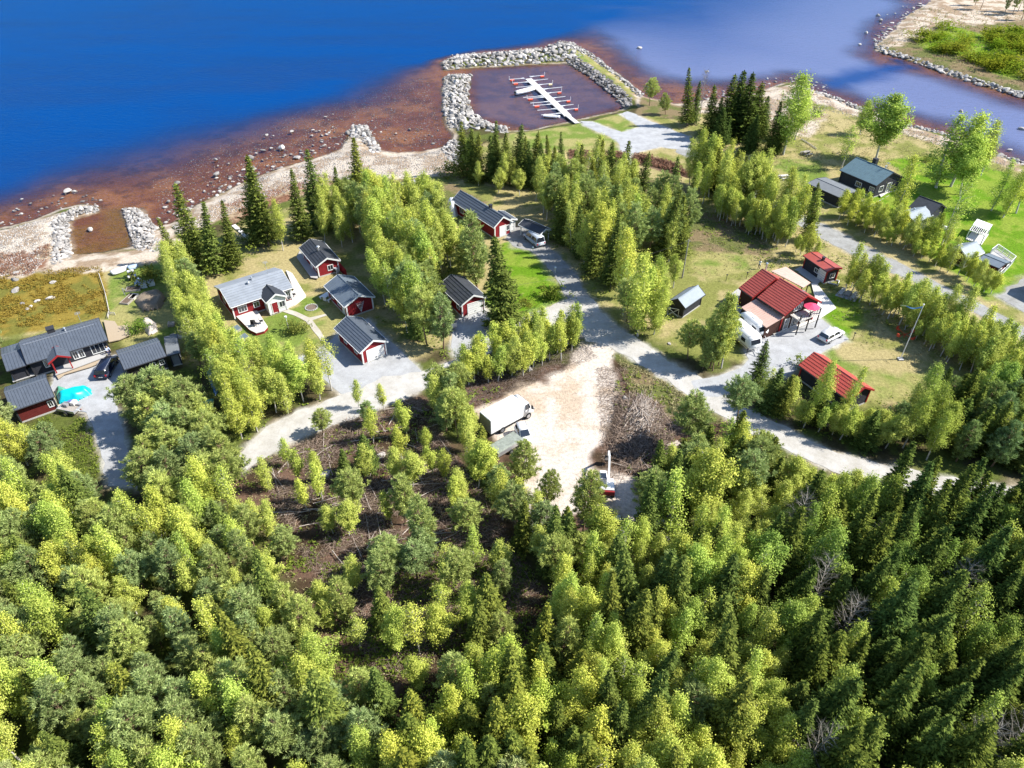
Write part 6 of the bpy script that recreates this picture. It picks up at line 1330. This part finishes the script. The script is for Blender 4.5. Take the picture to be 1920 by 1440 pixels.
H3={'birch_tree':HB,'pine_tree':HP,'spruce_tree':HS,'alder_tree':(5,8.5),'bare_tree':(6,9)}
# lower left forest
ST([(-260,1000),(0,985),(120,960),(198,925),(215,1010),(330,985),(440,955),(470,1010),(535,1130),(600,1235),(660,1350),(740,1450),(740,1640),(-420,1640)],300,{'pine_tree':.48,'birch_tree':.44,'spruce_tree':.08},H3,'the dense lower-left forest',1.9,wide=.92)
ST([(-200,880),(-100,800),(40,835),(110,850),(178,900),(195,925),(120,960),(0,985),(-260,1000)],34,{'pine_tree':.4,'birch_tree':.6},{'birch_tree':(5.5,8),'pine_tree':(5.5,8)},'the grove left of the driveway',2.3)
# bottom middle, below the felled plot
ST([(725,1410),(800,1375),(900,1310),(1020,1240),(1060,1250),(1100,1330),(1150,1640),(750,1640)],85,{'birch_tree':.5,'spruce_tree':.42,'pine_tree':.08},{'birch_tree':(5.5,9),'spruce_tree':(7,10.5),'pine_tree':(6,8)},'the mixed wood at bottom middle',2.0,tint=(1.03,1.0,.88))
# right foreground
ST([(1040,1040),(1110,1060),(1180,1070),(1270,1040),(1330,1050),(1400,1080),(1440,1200),(1500,1640),(1150,1640),(1100,1330),(1030,1170)],150,{'birch_tree':.74,'spruce_tree':.2,'pine_tree':.06},H3,'the birch wood below the clearing',1.9,wide=.9)
ST([(1400,1080),(1480,1010),(1560,985),(1660,975),(1800,990),(1990,1010),(2300,1060),(2300,1640),(1500,1640),(1440,1200)],235,{'spruce_tree':.66,'birch_tree':.30,'bare_tree':.04},{'birch_tree':(6,9.5),'spruce_tree':(7.5,12.5),'bare_tree':(7,10)},'the dark lower-right spruce forest',2.15,tint=(.70,.78,.78))
ST([(1310,995),(1400,965),(1470,945),(1540,935),(1640,950),(1780,970),(1860,985),(1840,1010),(1660,1000),(1500,1025),(1380,1075),(1330,1035)],62,{'birch_tree':.66,'spruce_tree':.18,'alder_tree':.16},{'birch_tree':(3.5,6),'spruce_tree':(5,7.5),'alder_tree':(3.2,5)},'the thicket below the right road',1.8)
# above the road, right of the red garage
ST([(1425,752),(1470,765),(1480,790),(1440,775)],7,{'spruce_tree':.4,'birch_tree':.6},{'birch_tree':(4,6),'spruce_tree':(5,7)},'the verge left of the red garage',1.5)
ST([(1480,785),(1560,800),(1640,815),(1690,835),(1640,848),(1560,822),(1500,802)],30,{'birch_tree':.5,'alder_tree':.3,'spruce_tree':.2},{'birch_tree':(3.6,5.6),'alder_tree':(3.4,5.2),'spruce_tree':(4,6)},'the low thicket below the red garage',1.3,tint=(.85,.9,.85))
ST([(1650,800),(1760,772),(1850,745),(1990,740),(2200,800),(2200,900),(1990,900),(1860,880),(1760,868),(1690,850)],95,{'birch_tree':.42,'pine_tree':.28,'spruce_tree':.30},{'birch_tree':(5,8.2),'pine_tree':(5,7.5),'spruce_tree':(5.5,9)},'the wood between lawn and right road',1.9,tint=(.75,.84,.82))
# hedge belt beside the village road
ST([(1330,392),(1400,412),(1470,458),(1530,495),(1600,540),(1700,590),(1790,630),(1890,685),(2060,760),(2100,840),(1960,790),(1860,735),(1770,680),(1680,610),(1600,560),(1540,510),(1480,470),(1400,440),(1340,410)],175,{'alder_tree':.9,'birch_tree':.1},{'alder_tree':(3.2,7.4),'birch_tree':(4.5,8.5)},'the belt beside the village road',1.0,wide=.95)
ST([(1560,410),(1640,445),(1740,498),(1830,540),(1870,560),(1850,500),(1780,470),(1720,440),(1640,420),(1600,395)],58,{'alder_tree':.8,'birch_tree':.2},{'alder_tree':(2.8,6.2),'birch_tree':(4,7.5)},'the thicket above the village road',1.3,tint=(1.04,1.03,.88))
# behind the belt towards the landing
ST([(1290,340),(1340,350),(1420,380),(1500,430),(1520,460),(1440,440),(1360,400),(1300,375)],30,{'alder_tree':.55,'birch_tree':.30,'spruce_tree':.15},{'alder_tree':(7,10),'birch_tree':(9,12),'spruce_tree':(8,10)},'the clump inland of the shore spruces',1.6)
# central stand
ST([(1000,375),(1060,350),(1130,360),(1200,390),(1270,430),(1285,470),(1255,495),(1190,480),(1185,545),(1130,540),(1100,520),(1070,480),(1030,440)],78,{'birch_tree':.46,'pine_tree':.26,'spruce_tree':.28},{'birch_tree':(8,11.5),'pine_tree':(8,11),'spruce_tree':(8,13)},'the tall stand amid the village',1.9)
ST([(1175,575),(1240,590),(1245,640),(1190,628),(1160,600)],11,{'birch_tree':.7,'pine_tree':.3},{'birch_tree':(8,10.5),'pine_tree':(7,9)},'the clump by the road bend',1.8)
ST([(860,330),(940,325),(1050,320),(1060,345),(1000,370),(930,365),(880,345)],20,{'spruce_tree':.5,'birch_tree':.5},{'spruce_tree':(8,12),'birch_tree':(5,8)},'the group below the marina meadow',1.9)
# band left of the middle
ST([(852,468),(905,480),(905,532),(852,515)],6,{'pine_tree':.5,'birch_tree':.5},(5.5,7),'the clump behind the charcoal garage',1.7)
ST([(680,440),(760,420),(815,425),(830,455),(850,480),(850,500),(815,520),(822,560),(812,610),(838,668),(810,672),(760,630),(720,570),(700,500)],88,{'birch_tree':.72,'pine_tree':.22,'spruce_tree':.06},{'birch_tree':(8.5,12),'pine_tree':(8,10.5),'spruce_tree':(8,10)},'the tall belt between red cottages',1.65)
ST([(590,430),(640,400),(720,400),(780,410),(740,440),(680,450),(640,470),(600,450)],24,{'birch_tree':.6,'pine_tree':.3,'spruce_tree':.1},{'birch_tree':(7,10),'pine_tree':(6,9),'spruce_tree':(8,10)},'the grove behind the small red cottage',1.8)
# left belt beside the grey roofed house
ST([(330,525),(365,535),(395,600),(425,660),(470,710),(560,715),(640,735),(655,752),(575,785),(505,812),(450,840),(440,790),(410,740),(370,680),(345,600)],100,{'birch_tree':.9,'pine_tree':.1},{'birch_tree':(5.5,9),'pine_tree':(5,8)},'the belt beside the grey-roofed house',1.6)
# big pines around the left driveway
ST([(240,800),(300,790),(350,785),(400,810),(440,860),(450,935),(330,975),(275,950),(262,870)],30,{'pine_tree':.85,'birch_tree':.15},{'pine_tree':(6.5,8.2),'birch_tree':(5.5,7)},'the pine clump by the left driveway',2.1,wide=1.12)
# small birches between the road and the clearing
ST([(868,705),(920,680),(980,655),(1040,640),(1085,625),(1092,645),(1060,672),(980,705),(900,725),(870,728)],42,{'alder_tree':.75,'birch_tree':.25},{'alder_tree':(4.5,6.5),'birch_tree':(5,7)},'the thin row above the clearing',1.15)
# right of the felled plot
ST([(800,760),(860,755),(885,800),(900,860),(940,900),(985,930),(1000,975),(1040,1010),(1090,1050),(1040,1110),(960,1010),(900,920),(850,840)],44,{'birch_tree':.5,'pine_tree':.42,'spruce_tree':.08},{'birch_tree':(4.5,7.5),'pine_tree':(5.5,7.8),'spruce_tree':(6,8)},'the grove between plot and truck',1.95)
# pines east of the clearing
ST([(1240,895),(1290,868),(1340,858),(1390,872),(1440,895),(1470,925),(1390,950),(1290,975),(1230,1010),(1200,1010),(1205,960)],30,{'pine_tree':.3,'spruce_tree':.34,'birch_tree':.36},{'pine_tree':(5.5,8),'spruce_tree':(5.5,8.5),'birch_tree':(5,7.5)},'the grove behind the brush pile',1.9)
ST([(1240,668),(1290,660),(1345,680),(1350,700),(1290,700),(1250,688)],5,{'pine_tree':.65,'birch_tree':.35},{'pine_tree':(5,6.5),'birch_tree':(4.5,6.5)},'the tree island beside the caravans',1.7)
# left edge
ST([(-60,620),(0,625),(20,650),(0,720),(-80,740)],9,{'pine_tree':.6,'birch_tree':.4},{'pine_tree':(5,7),'birch_tree':(5,7)},'the trees at the left edge',1.7)
# felled plot, lower half still wooded
ST([(600,1105),(700,1070),(830,1050),(925,1010),(990,1115),(900,1180),(740,1270),(680,1230)],20,{'birch_tree':.42,'pine_tree':.36,'spruce_tree':.18,'bare_tree':.04},{'birch_tree':(5,7.5),'pine_tree':(5.5,8),'spruce_tree':(6,8.5),'bare_tree':(6,8)},'the lower wooded part of the plot',2.0)
ST([(690,1260),(780,1290),(930,1200),(1010,1150),(1030,1210),(900,1320),(730,1400)],6,{'birch_tree':.6,'spruce_tree':.25,'pine_tree':.15},{'birch_tree':(4.5,7.5),'pine_tree':(5,7),'spruce_tree':(5.5,8)},'the row at the plot bottom edge',2.)
ST([(490,960),(550,1050),(640,1200),(700,1330),(665,1370),(600,1250),(530,1130),(470,1000)],6,{'birch_tree':.7,'pine_tree':.3},{'birch_tree':(4,7),'pine_tree':(4.5,6.5)},'the fringe left of the felled plot',2.)
# single trees in the felled plot: kind, foot px, height
plot=[('birch_tree',505,920,5),('alder_tree',605,940,6),('alder_tree',577,958,5.2),('alder_tree',600,905,5),('spruce_tree',650,905,5),('spruce_tree',690,880,6),('birch_tree',690,895,5),('pine_tree',665,965,6.5),('alder_tree',700,830,5.5),('alder_tree',765,822,6),('alder_tree',755,865,5.5),('birch_tree',745,905,5.5),('birch_tree',775,915,5.5),('alder_tree',800,850,4),('birch_tree',625,1000,4.5),('birch_tree',655,1005,5),('pine_tree',760,985,7),('pine_tree',800,1035,9),('alder_tree',835,905,5),('alder_tree',850,965,6),('birch_tree',870,955,6),('pine_tree',608,815,4),('pine_tree',690,800,4),('alder_tree',672,765,4.5),('alder_tree',720,770,4.5),('alder_tree',540,875,4.5),('alder_tree',735,985,5),('pine_tree',880,1010,6),('alder_tree',812,890,4.6),('alder_tree',560,905,5)]
lb={'birch_tree':'thin leafy birch left standing among the felled brushwood of the plot','alder_tree':'spindly young tree left standing among the felled brushwood of the plot','pine_tree':'pine left standing among the felled brushwood of the plot','spruce_tree':'small golden-green spruce among the felled brushwood of the plot'}
for k,px,py,h in plot:
    x,y=W(px,py); plant(k,x,y,h,'','the felled brushwood plot',.8 if k=='alder_tree' else 1.)
# shore spruces and other single trees: kind, foot px, top px y, width, label
SOLO=[('spruce_tree',372,500,348,1.05,'broad dark spruce at the left end of the shore row'),
('spruce_tree',402,512,378,1.1,'second broad spruce of the left shore clump, behind the leafy belt'),
('spruce_tree',440,505,380,1.,'spruce beside the plank walkway in the left shore clump'),
('spruce_tree',345,520,406,.8,'slim spruce standing nearest the pebble harbour'),
('spruce_tree',484,450,308,1.05,'tall spruce on the left of the pair by the shore walkway'),
('spruce_tree',505,462,293,1.05,'tall spruce on the right of the pair by the shore walkway'),
('birch_tree',531,470,375,.8,'slim leaning birch in front of the pair of shore spruces'),
('spruce_tree',568,450,318,1.,'spruce behind the upper red cottage, left of three'),
('spruce_tree',602,430,280,1.,'spruce behind the upper red cottage, middle of three'),
('spruce_tree',678,400,256,1.15,'tallest shore spruce, standing nearest the boulder spit'),
('spruce_tree',640,420,312,.9,'shorter golden spruce left of the tallest shore spruce'),
('spruce_tree',948,610,437,1.3,'large spruce standing alone beside the garage with the white door'),
('pine_tree',895,540,400,1.1,'tall bare-stemmed pine behind the garage with the white door'),
('spruce_tree',1242,485,352,1.05,'big dark spruce at the edge of the middle stand'),
('spruce_tree',1275,480,365,1.,'dark spruce at the right edge of the middle stand'),
('spruce_tree',925,340,250,1.1,'dark spruce on the left of the group below the marina'),
('spruce_tree',948,345,248,1.1,'dark spruce in the middle of the group below the marina'),
('spruce_tree',975,350,262,1.,'dark spruce on the right of the group below the marina'),
('spruce_tree',1031,322,250,.9,'small pointed spruce on the meadow, left of two'),
('spruce_tree',1052,322,248,.9,'small pointed spruce on the meadow, right of two'),
('birch_tree',880,330,262,1.,'round bright birch at the shore end of the breakwater'),
('pine_tree',1218,198,146,1.1,'round young pine at the root of the marina breakwater'),
('pine_tree',1248,215,174,1.1,'small round pine beside the landing path'),
('spruce_tree',1288,237,127,1.05,'tall dark spruce standing over the gravel landing'),
('spruce_tree',1300,232,150,.9,'second spruce at the back of the gravel landing'),
('bare_tree',1312,222,132,.6,'dead grey spruce stem beside the landing'),
('spruce_tree',1330,252,160,.9,'leftmost spruce of the tall shore clump'),
('spruce_tree',1352,262,140,.9,'slender spruce second from left in the tall shore clump'),
('spruce_tree',1371,250,130,.95,'tallest spruce of the tall shore clump'),
('spruce_tree',1392,262,136,1.,'spruce right of the tallest one in the shore clump'),
('spruce_tree',1414,255,152,.85,'outer right spruce of the tall shore clump'),
('spruce_tree',1442,292,190,.8,'leaning spruce at the right of the shore clump, beside the tall birch'),
('spruce_tree',1345,275,200,.8,'low dark spruce at the foot of the shore clump'),
('spruce_tree',1400,285,210,.8,'low bushy spruce under the shore clump'),
('birch_tree',1468,290,132,1.15,'tall yellow birch on the point beside the spruce clump'),
('birch_tree',1490,262,168,.9,'yellow birch behind the tall one on the point'),
('birch_tree',1300,345,243,1.,'bright birch at the near end of the gravel landing'),
('birch_tree',1328,350,250,1.,'leafy birch below the tall shore spruces'),
('birch_tree',1352,350,262,1.,'yellow birch in front of the shore spruce clump'),
('birch_tree',1380,355,285,1.,'birch behind the village road, right of the landing'),
('birch_tree',1576,318,236,1.1,'birch standing left of the dark house with the blue-grey roof'),
('birch_tree',1642,300,178,1.25,'tall airy birch behind the dark house'),
('birch_tree',1612,252,188,1.1,'thin birch sapling on the shore meadow'),
('birch_tree',1680,395,290,1.1,'birch between the dark house and the dark hut'),
('birch_tree',1755,352,215,1.35,'broad pale birch clump, left stem, on the right lawn'),
('birch_tree',1782,350,212,1.3,'broad pale birch clump, right stem, on the right lawn'),
('birch_tree',1838,330,228,.9,'birch nearest the water on the right lawn'),
('birch_tree',1800,365,255,1.1,'yellow birch in front of the pale birch clump'),
('birch_tree',1765,460,330,.9,'tall leaning birch beside the white gazebo'),
('birch_tree',1858,395,300,.9,'slim dark-stemmed birch on the right lawn, left of three'),
('birch_tree',1880,408,310,.9,'slim dark-stemmed birch on the right lawn, middle of three'),
('birch_tree',1905,400,290,1.,'slim dark-stemmed birch on the right lawn, right of three'),
('spruce_tree',1515,452,345,.9,'dark spruce at the bend of the village road'),
('spruce_tree',1395,395,285,.9,'dark spruce in the belt by the landing road'),
('spruce_tree',1415,735,645,.9,'slender lone spruce beside the entrance of the red house yard'),
('birch_tree',1522,790,668,.75,'round birch in front of the left end of the red garage'),
('birch_tree',1572,795,690,.75,'loose yellow birch standing before the red garage roof'),
('birch_tree',1720,795,690,1.1,'pale birch below the flagpole lawn'),
('pine_tree',1330,690,558,.95,'big pine on the island of trees left of the caravans'),
('birch_tree',1352,690,560,1.,'thin birch beside the big pine by the caravans'),
('pine_tree',1380,800,705,1.,'tall pine at the road junction right of the brush pile'),
('spruce_tree',1367,860,760,1.,'dark spruce under the pine at the road junction'),
('pine_tree',1285,850,745,1.1,'grey-green pine directly right of the brush pile'),
('spruce_tree',1205,1020,885,.95,'golden spruce below the excavator'),
('birch_tree',1255,1010,880,1.25,'bright round birch above the concrete rings'),
('birch_tree',1300,990,850,1.1,'bright birch behind the round birch by the concrete rings'),
('pine_tree',1090,1010,895,.85,'open pine below the sand clearing, right of two'),
('birch_tree',1118,1045,945,.9,'bright birch just below the excavator'),
('pine_tree',1022,965,885,.7,'small pine at the bottom edge of the sand clearing'),
('pine_tree',980,910,830,1.1,'pine beside the small white car in the clearing'),
('birch_tree',1195,630,465,1.15,'tall birch left of the dark shed'),
('birch_tree',1168,560,430,1.,'birch above the road bend'),
('alder_tree',1262,540,478,1.,'grey-green young tree behind the dark shed'),
]
for k,px,py,ty,wd,lab in SOLO:
    x,y=W(px,py)
    # height from the picture: solve for the level whose pixel row is ty at this distance
    v=720-ty; t=y/(FPX*_c+v*_s); h=CAMH+t*(-FPX*_s+v*_c)
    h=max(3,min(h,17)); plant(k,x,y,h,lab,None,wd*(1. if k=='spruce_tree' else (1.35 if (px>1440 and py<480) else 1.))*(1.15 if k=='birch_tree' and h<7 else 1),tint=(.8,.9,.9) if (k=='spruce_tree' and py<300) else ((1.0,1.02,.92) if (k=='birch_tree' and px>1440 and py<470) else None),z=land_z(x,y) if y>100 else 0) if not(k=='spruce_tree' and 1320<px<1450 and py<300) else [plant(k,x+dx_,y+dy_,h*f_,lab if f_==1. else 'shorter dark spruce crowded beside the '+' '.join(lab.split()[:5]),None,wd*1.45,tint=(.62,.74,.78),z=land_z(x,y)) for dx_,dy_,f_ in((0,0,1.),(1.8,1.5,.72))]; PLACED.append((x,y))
# ---- bushes
def shrub(px,py,s,label,group=None,tint=(1,1,1),sz=1.):
    x,y=W(px,py); me=BUSH[random.randrange(3)]; r=thing('bush',label,'bush',(x,y,land_z(x,y) if y>100 else 0),random.uniform(0,6),group); r.scale=(s*sz,s*sz,s)
    f_=link('foliage',me,r); f_.color=(*[c*random.uniform(.85,1.15) for c in tint],1)
    return r
for px,py,s,l in [(555,622,1.5,'leafless looking flowerbed bush on the lawn of the grey roofed house'),(1032,560,1.6,'round bush at the corner of the bright lawn by the driveway'),(985,572,1.2,'low bush near the road below the bright lawn'),(1529,215,1.9,'dark round bush on the shore meadow'),(425,505,2.4,'bright wide bush below the left shore spruces'),(1505,690,1.2,'low bush at the corner of the red garage'),(1738,302,1.3,'small brown bush on the right lawn'),(280,530,2.,'dark green bush beside the beached boats'),(262,622,1.4,'low green bush by the stones in the left garden'),(845,330,2.2,'broad bush on the boulder bank beside the beach')]:
    shrub(px,py,s,l,tint=(.7,.75,.8) if 'dark' in l else (1,1,1))
for i in range(46):
    a=random.choice([[(1720,75),(1780,50),(1860,65),(1880,90),(1820,105),(1740,98)],[(1815,110),(1880,110),(1940,150),(1900,148),(1850,130)],[(1880,70),(1920,80),(1960,110),(1900,100)]])
    for _ in range(50):
        px=random.uniform(1700,1960);py=random.uniform(45,155)
        if sdf(np.array([px*1.]),np.array([py*1.]),a)[0]>0: break
    shrub(px,py,random.uniform(1.8,3.),'bright green willow bush on the far shore point','willow bushes on the far shore',(1.25,1.2,.6),1.3)
for i,(px,py) in enumerate([(1885,22),(1898,28),(1908,22),(1920,25),(1935,20),(1828,10),(1838,18),(1915,38)]):
    x,y=W(px,py); plant('pine_tree',x,y,random.uniform(9,12),'','the far shore point',.8)
finish_trees()
# dense undergrowth: uncountable ground cover under the woods
def cover(name,polys,dens,size,m,label,hmax=.5,seed=3,keep=.4):
    r=np.random.default_rng(seed); pts=[]
    for poly in polys:
        P=np.array(PT(poly)); x0,y0=P.min(0);x1,y1=P.max(0); n=int((x1-x0)*(y1-y0)*dens)
        X=r.uniform(x0,x1,n);Y=r.uniform(y0,y1,n); ok=sdf(X,Y,P)>0
        ok&=fbm(X,Y,4,seed)>.42
        for Q,mm in KEEP: ok&=sdf(X,Y,Q)<-keep
        pts.append(np.stack([X[ok],Y[ok]],1))
    p=np.concatenate(pts); n=len(p); k=5
    c=np.repeat(np.concatenate([p,np.zeros((n,1))],1),k,0); c[:,:2]+=r.normal(size=(n*k,2))*.25; c[:,2]=r.uniform(.03,hmax,n*k)**1.0
    v,f=cards(c,size,r,.6,np.tile([0,0,1.],(n*k,1))); o=link(name,npmesh(name,v,f,[m])); tag(o,label,'ground cover',kind='stuff'); return o
cover('undergrowth',[[(-420,900),(500,900),(640,1180),(1020,1120),(1400,900),(1990,920),(2300,1000),(2300,1640),(-420,1640)],[(1400,740),(2200,740),(2200,880),(1500,830)],[(480,870),(790,750),(1020,1118),(720,1285)],[(800,740),(1000,720),(1100,1000),(1000,1000)],[(1150,690),(1400,760),(1400,940),(1180,1000)],[(680,420),(860,420),(840,680),(700,600)],[(330,500),(440,640),(640,740),(460,860),(340,700)],[(1000,350),(1280,400),(1280,500),(1120,560)],[(1300,350),(1500,400),(2000,700),(1900,740),(1300,430)]],.9,.32,LG,'low green blueberry scrub and saplings under the trees',.45)
# ---------------------------------------------------------------- small garden things
def chair(px,py,z,rz,label,m=None,group=None):
    m=m or BLK; x,y=W(px,py,z); r=thing('garden_chair',label,'chair',(x,y,z),rz,group)
    mb=MB(); mb.box(-.25,.25,-.25,.25,.42,.46); mb.build('seat',m,r); mb=MB(); mb.hexa([(-.25,.22,.46),(.25,.22,.46),(.25,.26,.46),(-.25,.26,.46)],[(-.23,.30,.95),(.23,.30,.95),(.23,.34,.95),(-.23,.34,.95)]); mb.build('backrest',m,r)
    for sx in(-.22,.22):
        for sy in(-.22,.22): mb=MB(); mb.box(sx-.02,sx+.02,sy-.02,sy+.02,0,.42); mb.build('leg',m,r)
chair(474,612,.55,.3,'dark garden chair at the outer left corner of the white terrace'); chair(481,611,.55,1.2,'dark garden chair in the middle of the row on the white terrace'); chair(491,606,.55,2.,'dark garden chair at the right end of the row on the white terrace')
chair(543,563,.3,.8,'dark chair beside the white porch of the grey roofed house'); chair(552,556,.3,2.4,'dark chair at the far corner of the porch terrace')
chair(1508,596,.25,1.,'dark chair on the terrace below the balcony'); chair(1490,607,.25,2.,'dark chair by the balcony posts next to the steps')
x,y=W(630,512); r=thing('heat_pump','pale grey heat pump unit beside the gable of the small red cottage','heat pump',(x,y,0),-.6); mb=MB(); mb.box(-.5,.5,-.25,.25,.15,1.05); mb.build('casing',mat('casing_grey',(.5,.52,.54),.5),r,bevel=.04); mb=MB(); mb.tube((.1,-.26,.6),(.1,-.28,.6),.33,n=14); mb.build('fan_grille',BLK,r)
for i in range(2): mb=MB(); mb.box(-.4+.7*i,-.3+.7*i,-.25,.25,0,.15); mb.build('foot',STEEL,r)
for px,py,l in((441,622,'glass topped cold frame left of the white terrace, upper one'),(455,638,'glass topped cold frame left of the white terrace, lower one')):
    x,y=W(px,py); r=thing('cold_frame',l,'cold frame',(x,y,0),.9); mb=MB(); mb.hexa([(-.9,-.5,0),(.9,-.5,0),(.9,.5,0),(-.9,.5,0)],[(-.9,-.5,.35),(.9,-.5,.35),(.9,.5,.6),(-.9,.5,.6)]); mb.build('box',WOOD,r); mb=MB(); mb.hexa([(-.85,-.45,.36),(.85,-.45,.36),(.85,.45,.595),(-.85,.45,.595)],[(-.85,-.45,.38),(.85,-.45,.38),(.85,.45,.62),(-.85,.45,.62)]); mb.build('glass_lid',mat('frame_glass',(.10,.13,.15),.1),r)
# aerials and a washing line
for o in list(C.objects):
    if o.name in('tile_roofed_house','long_house','dark_house','red_house'):
        M=Matrix.Translation(o.location)@Matrix.Rotation(o.rotation_euler[2],4,'Z'); Lx,Ly=o['L'],o['D']; k=MB(); b_=Vector((Lx*.78,Ly*.55,3.4)); k.tube(b_,b_+Vector((0,0,2.4)),.03,n=6); 
        for i in range(5): k.bar(b_+Vector((-.35,.15*i-.3,2.3)),b_+Vector((.35,.15*i-.3,2.3)),.02)
        k.bar(b_+Vector((0,-.4,2.3)),b_+Vector((0,.4,2.3)),.03); k.build('aerial',STEEL,o)
# firewood, planks and junk
def pile(px,py,rz,label,n=16,l=1.2,rad=.09,m=TW2,name='log_pile'):
    x,y=W(px,py); r=thing(name,label,'wood pile',(x,y,0),rz); k=0; row=0; per=6
    me=None
    while k<n:
        for i in range(per-row%2):
            if k>=n: break
            if me is None: mb=MB(); mb.tube((0,-l/2,0),(0,l/2,0),rad,rad*.9,7); me=mb.mesh('log',m)
            o=link('log',me,r,loc=((i-(per-1)/2)*rad*2.05+(row%2)*rad,random.uniform(-.08,.08),rad+row*rad*1.75)); k+=1
        row+=1
pile(336,632,1.2,'stack of pale poles beside the lean-to at the belt edge',14,2.6,.06); pile(1003,300,.4,'small pile of logs on the meadow below the marina',12,1.) if False else None
pile(1262,836,2.,'short logs stacked at the right end of the brush pile',15,1.6,.08); pile(322,610,.3,'firewood heap by the garden waste at the left belt',18,.9,.08)
for i,(px,py,c) in enumerate([(124,760,(.6,.6,.6)),(133,756,(.1,.12,.3)),(143,764,(.65,.63,.6)),(150,768,(.3,.06,.05)),(128,768,(.25,.25,.26)),(118,765,(.55,.5,.4))]):
    x,y=W(px,py); mb=MB(); s=.25+.07*(i%3); mb.box(-s,s,-s*.7,s*.7,0,s*1.2); o=mb.build('storage_box',mat('box_colour',c,.6),loc=(x,y,.02 if i not in(2,4) else .6),rz=i*.7,bevel=.03); tag(o,['pale box by the turquoise tarpaulin','blue box beside the trailer of odds and ends','white box lying in the open trailer','red box right of the open trailer','grey box lying in the open trailer','beige box left of the open trailer'][i],'box')
tufts('rough_grass','rough green grass between the brush pile and the gravel road',[(1160,680),(1210,690),(1310,750),(1340,790),(1270,780),(1210,735),(1180,735)],5000,DRY,.2,9,.25)
tufts('rough_grass','rough grass and seedlings on the verges along the gravel road',[(1110,600),(1160,630),(1300,715),(1290,740),(1400,790),(1560,870),(1560,905),(1400,830),(1260,750),(1150,670)],4000,DRY,.2,10,.2)
tufts('rough_grass','rough grass around the left driveway and outbuilding',[(150,770),(185,800),(200,905),(130,880),(60,800),(90,770)],3000,LG,.22,11,.3)
tufts('rough_grass','green blueberry scrub over the lower part of the felled plot',[(520,1040),(640,1060),(960,1010),(1040,1140),(900,1290),(700,1400),(600,1230)],9000,LG,.24,12,.35)
tufts('rough_grass','dry grass tufts over the brown soil of the felled plot',[(450,885),(640,790),(790,750),(960,1010),(1040,1140),(900,1290),(700,1400),(600,1230),(500,1050)],9000,DRY,.17,13,.2)
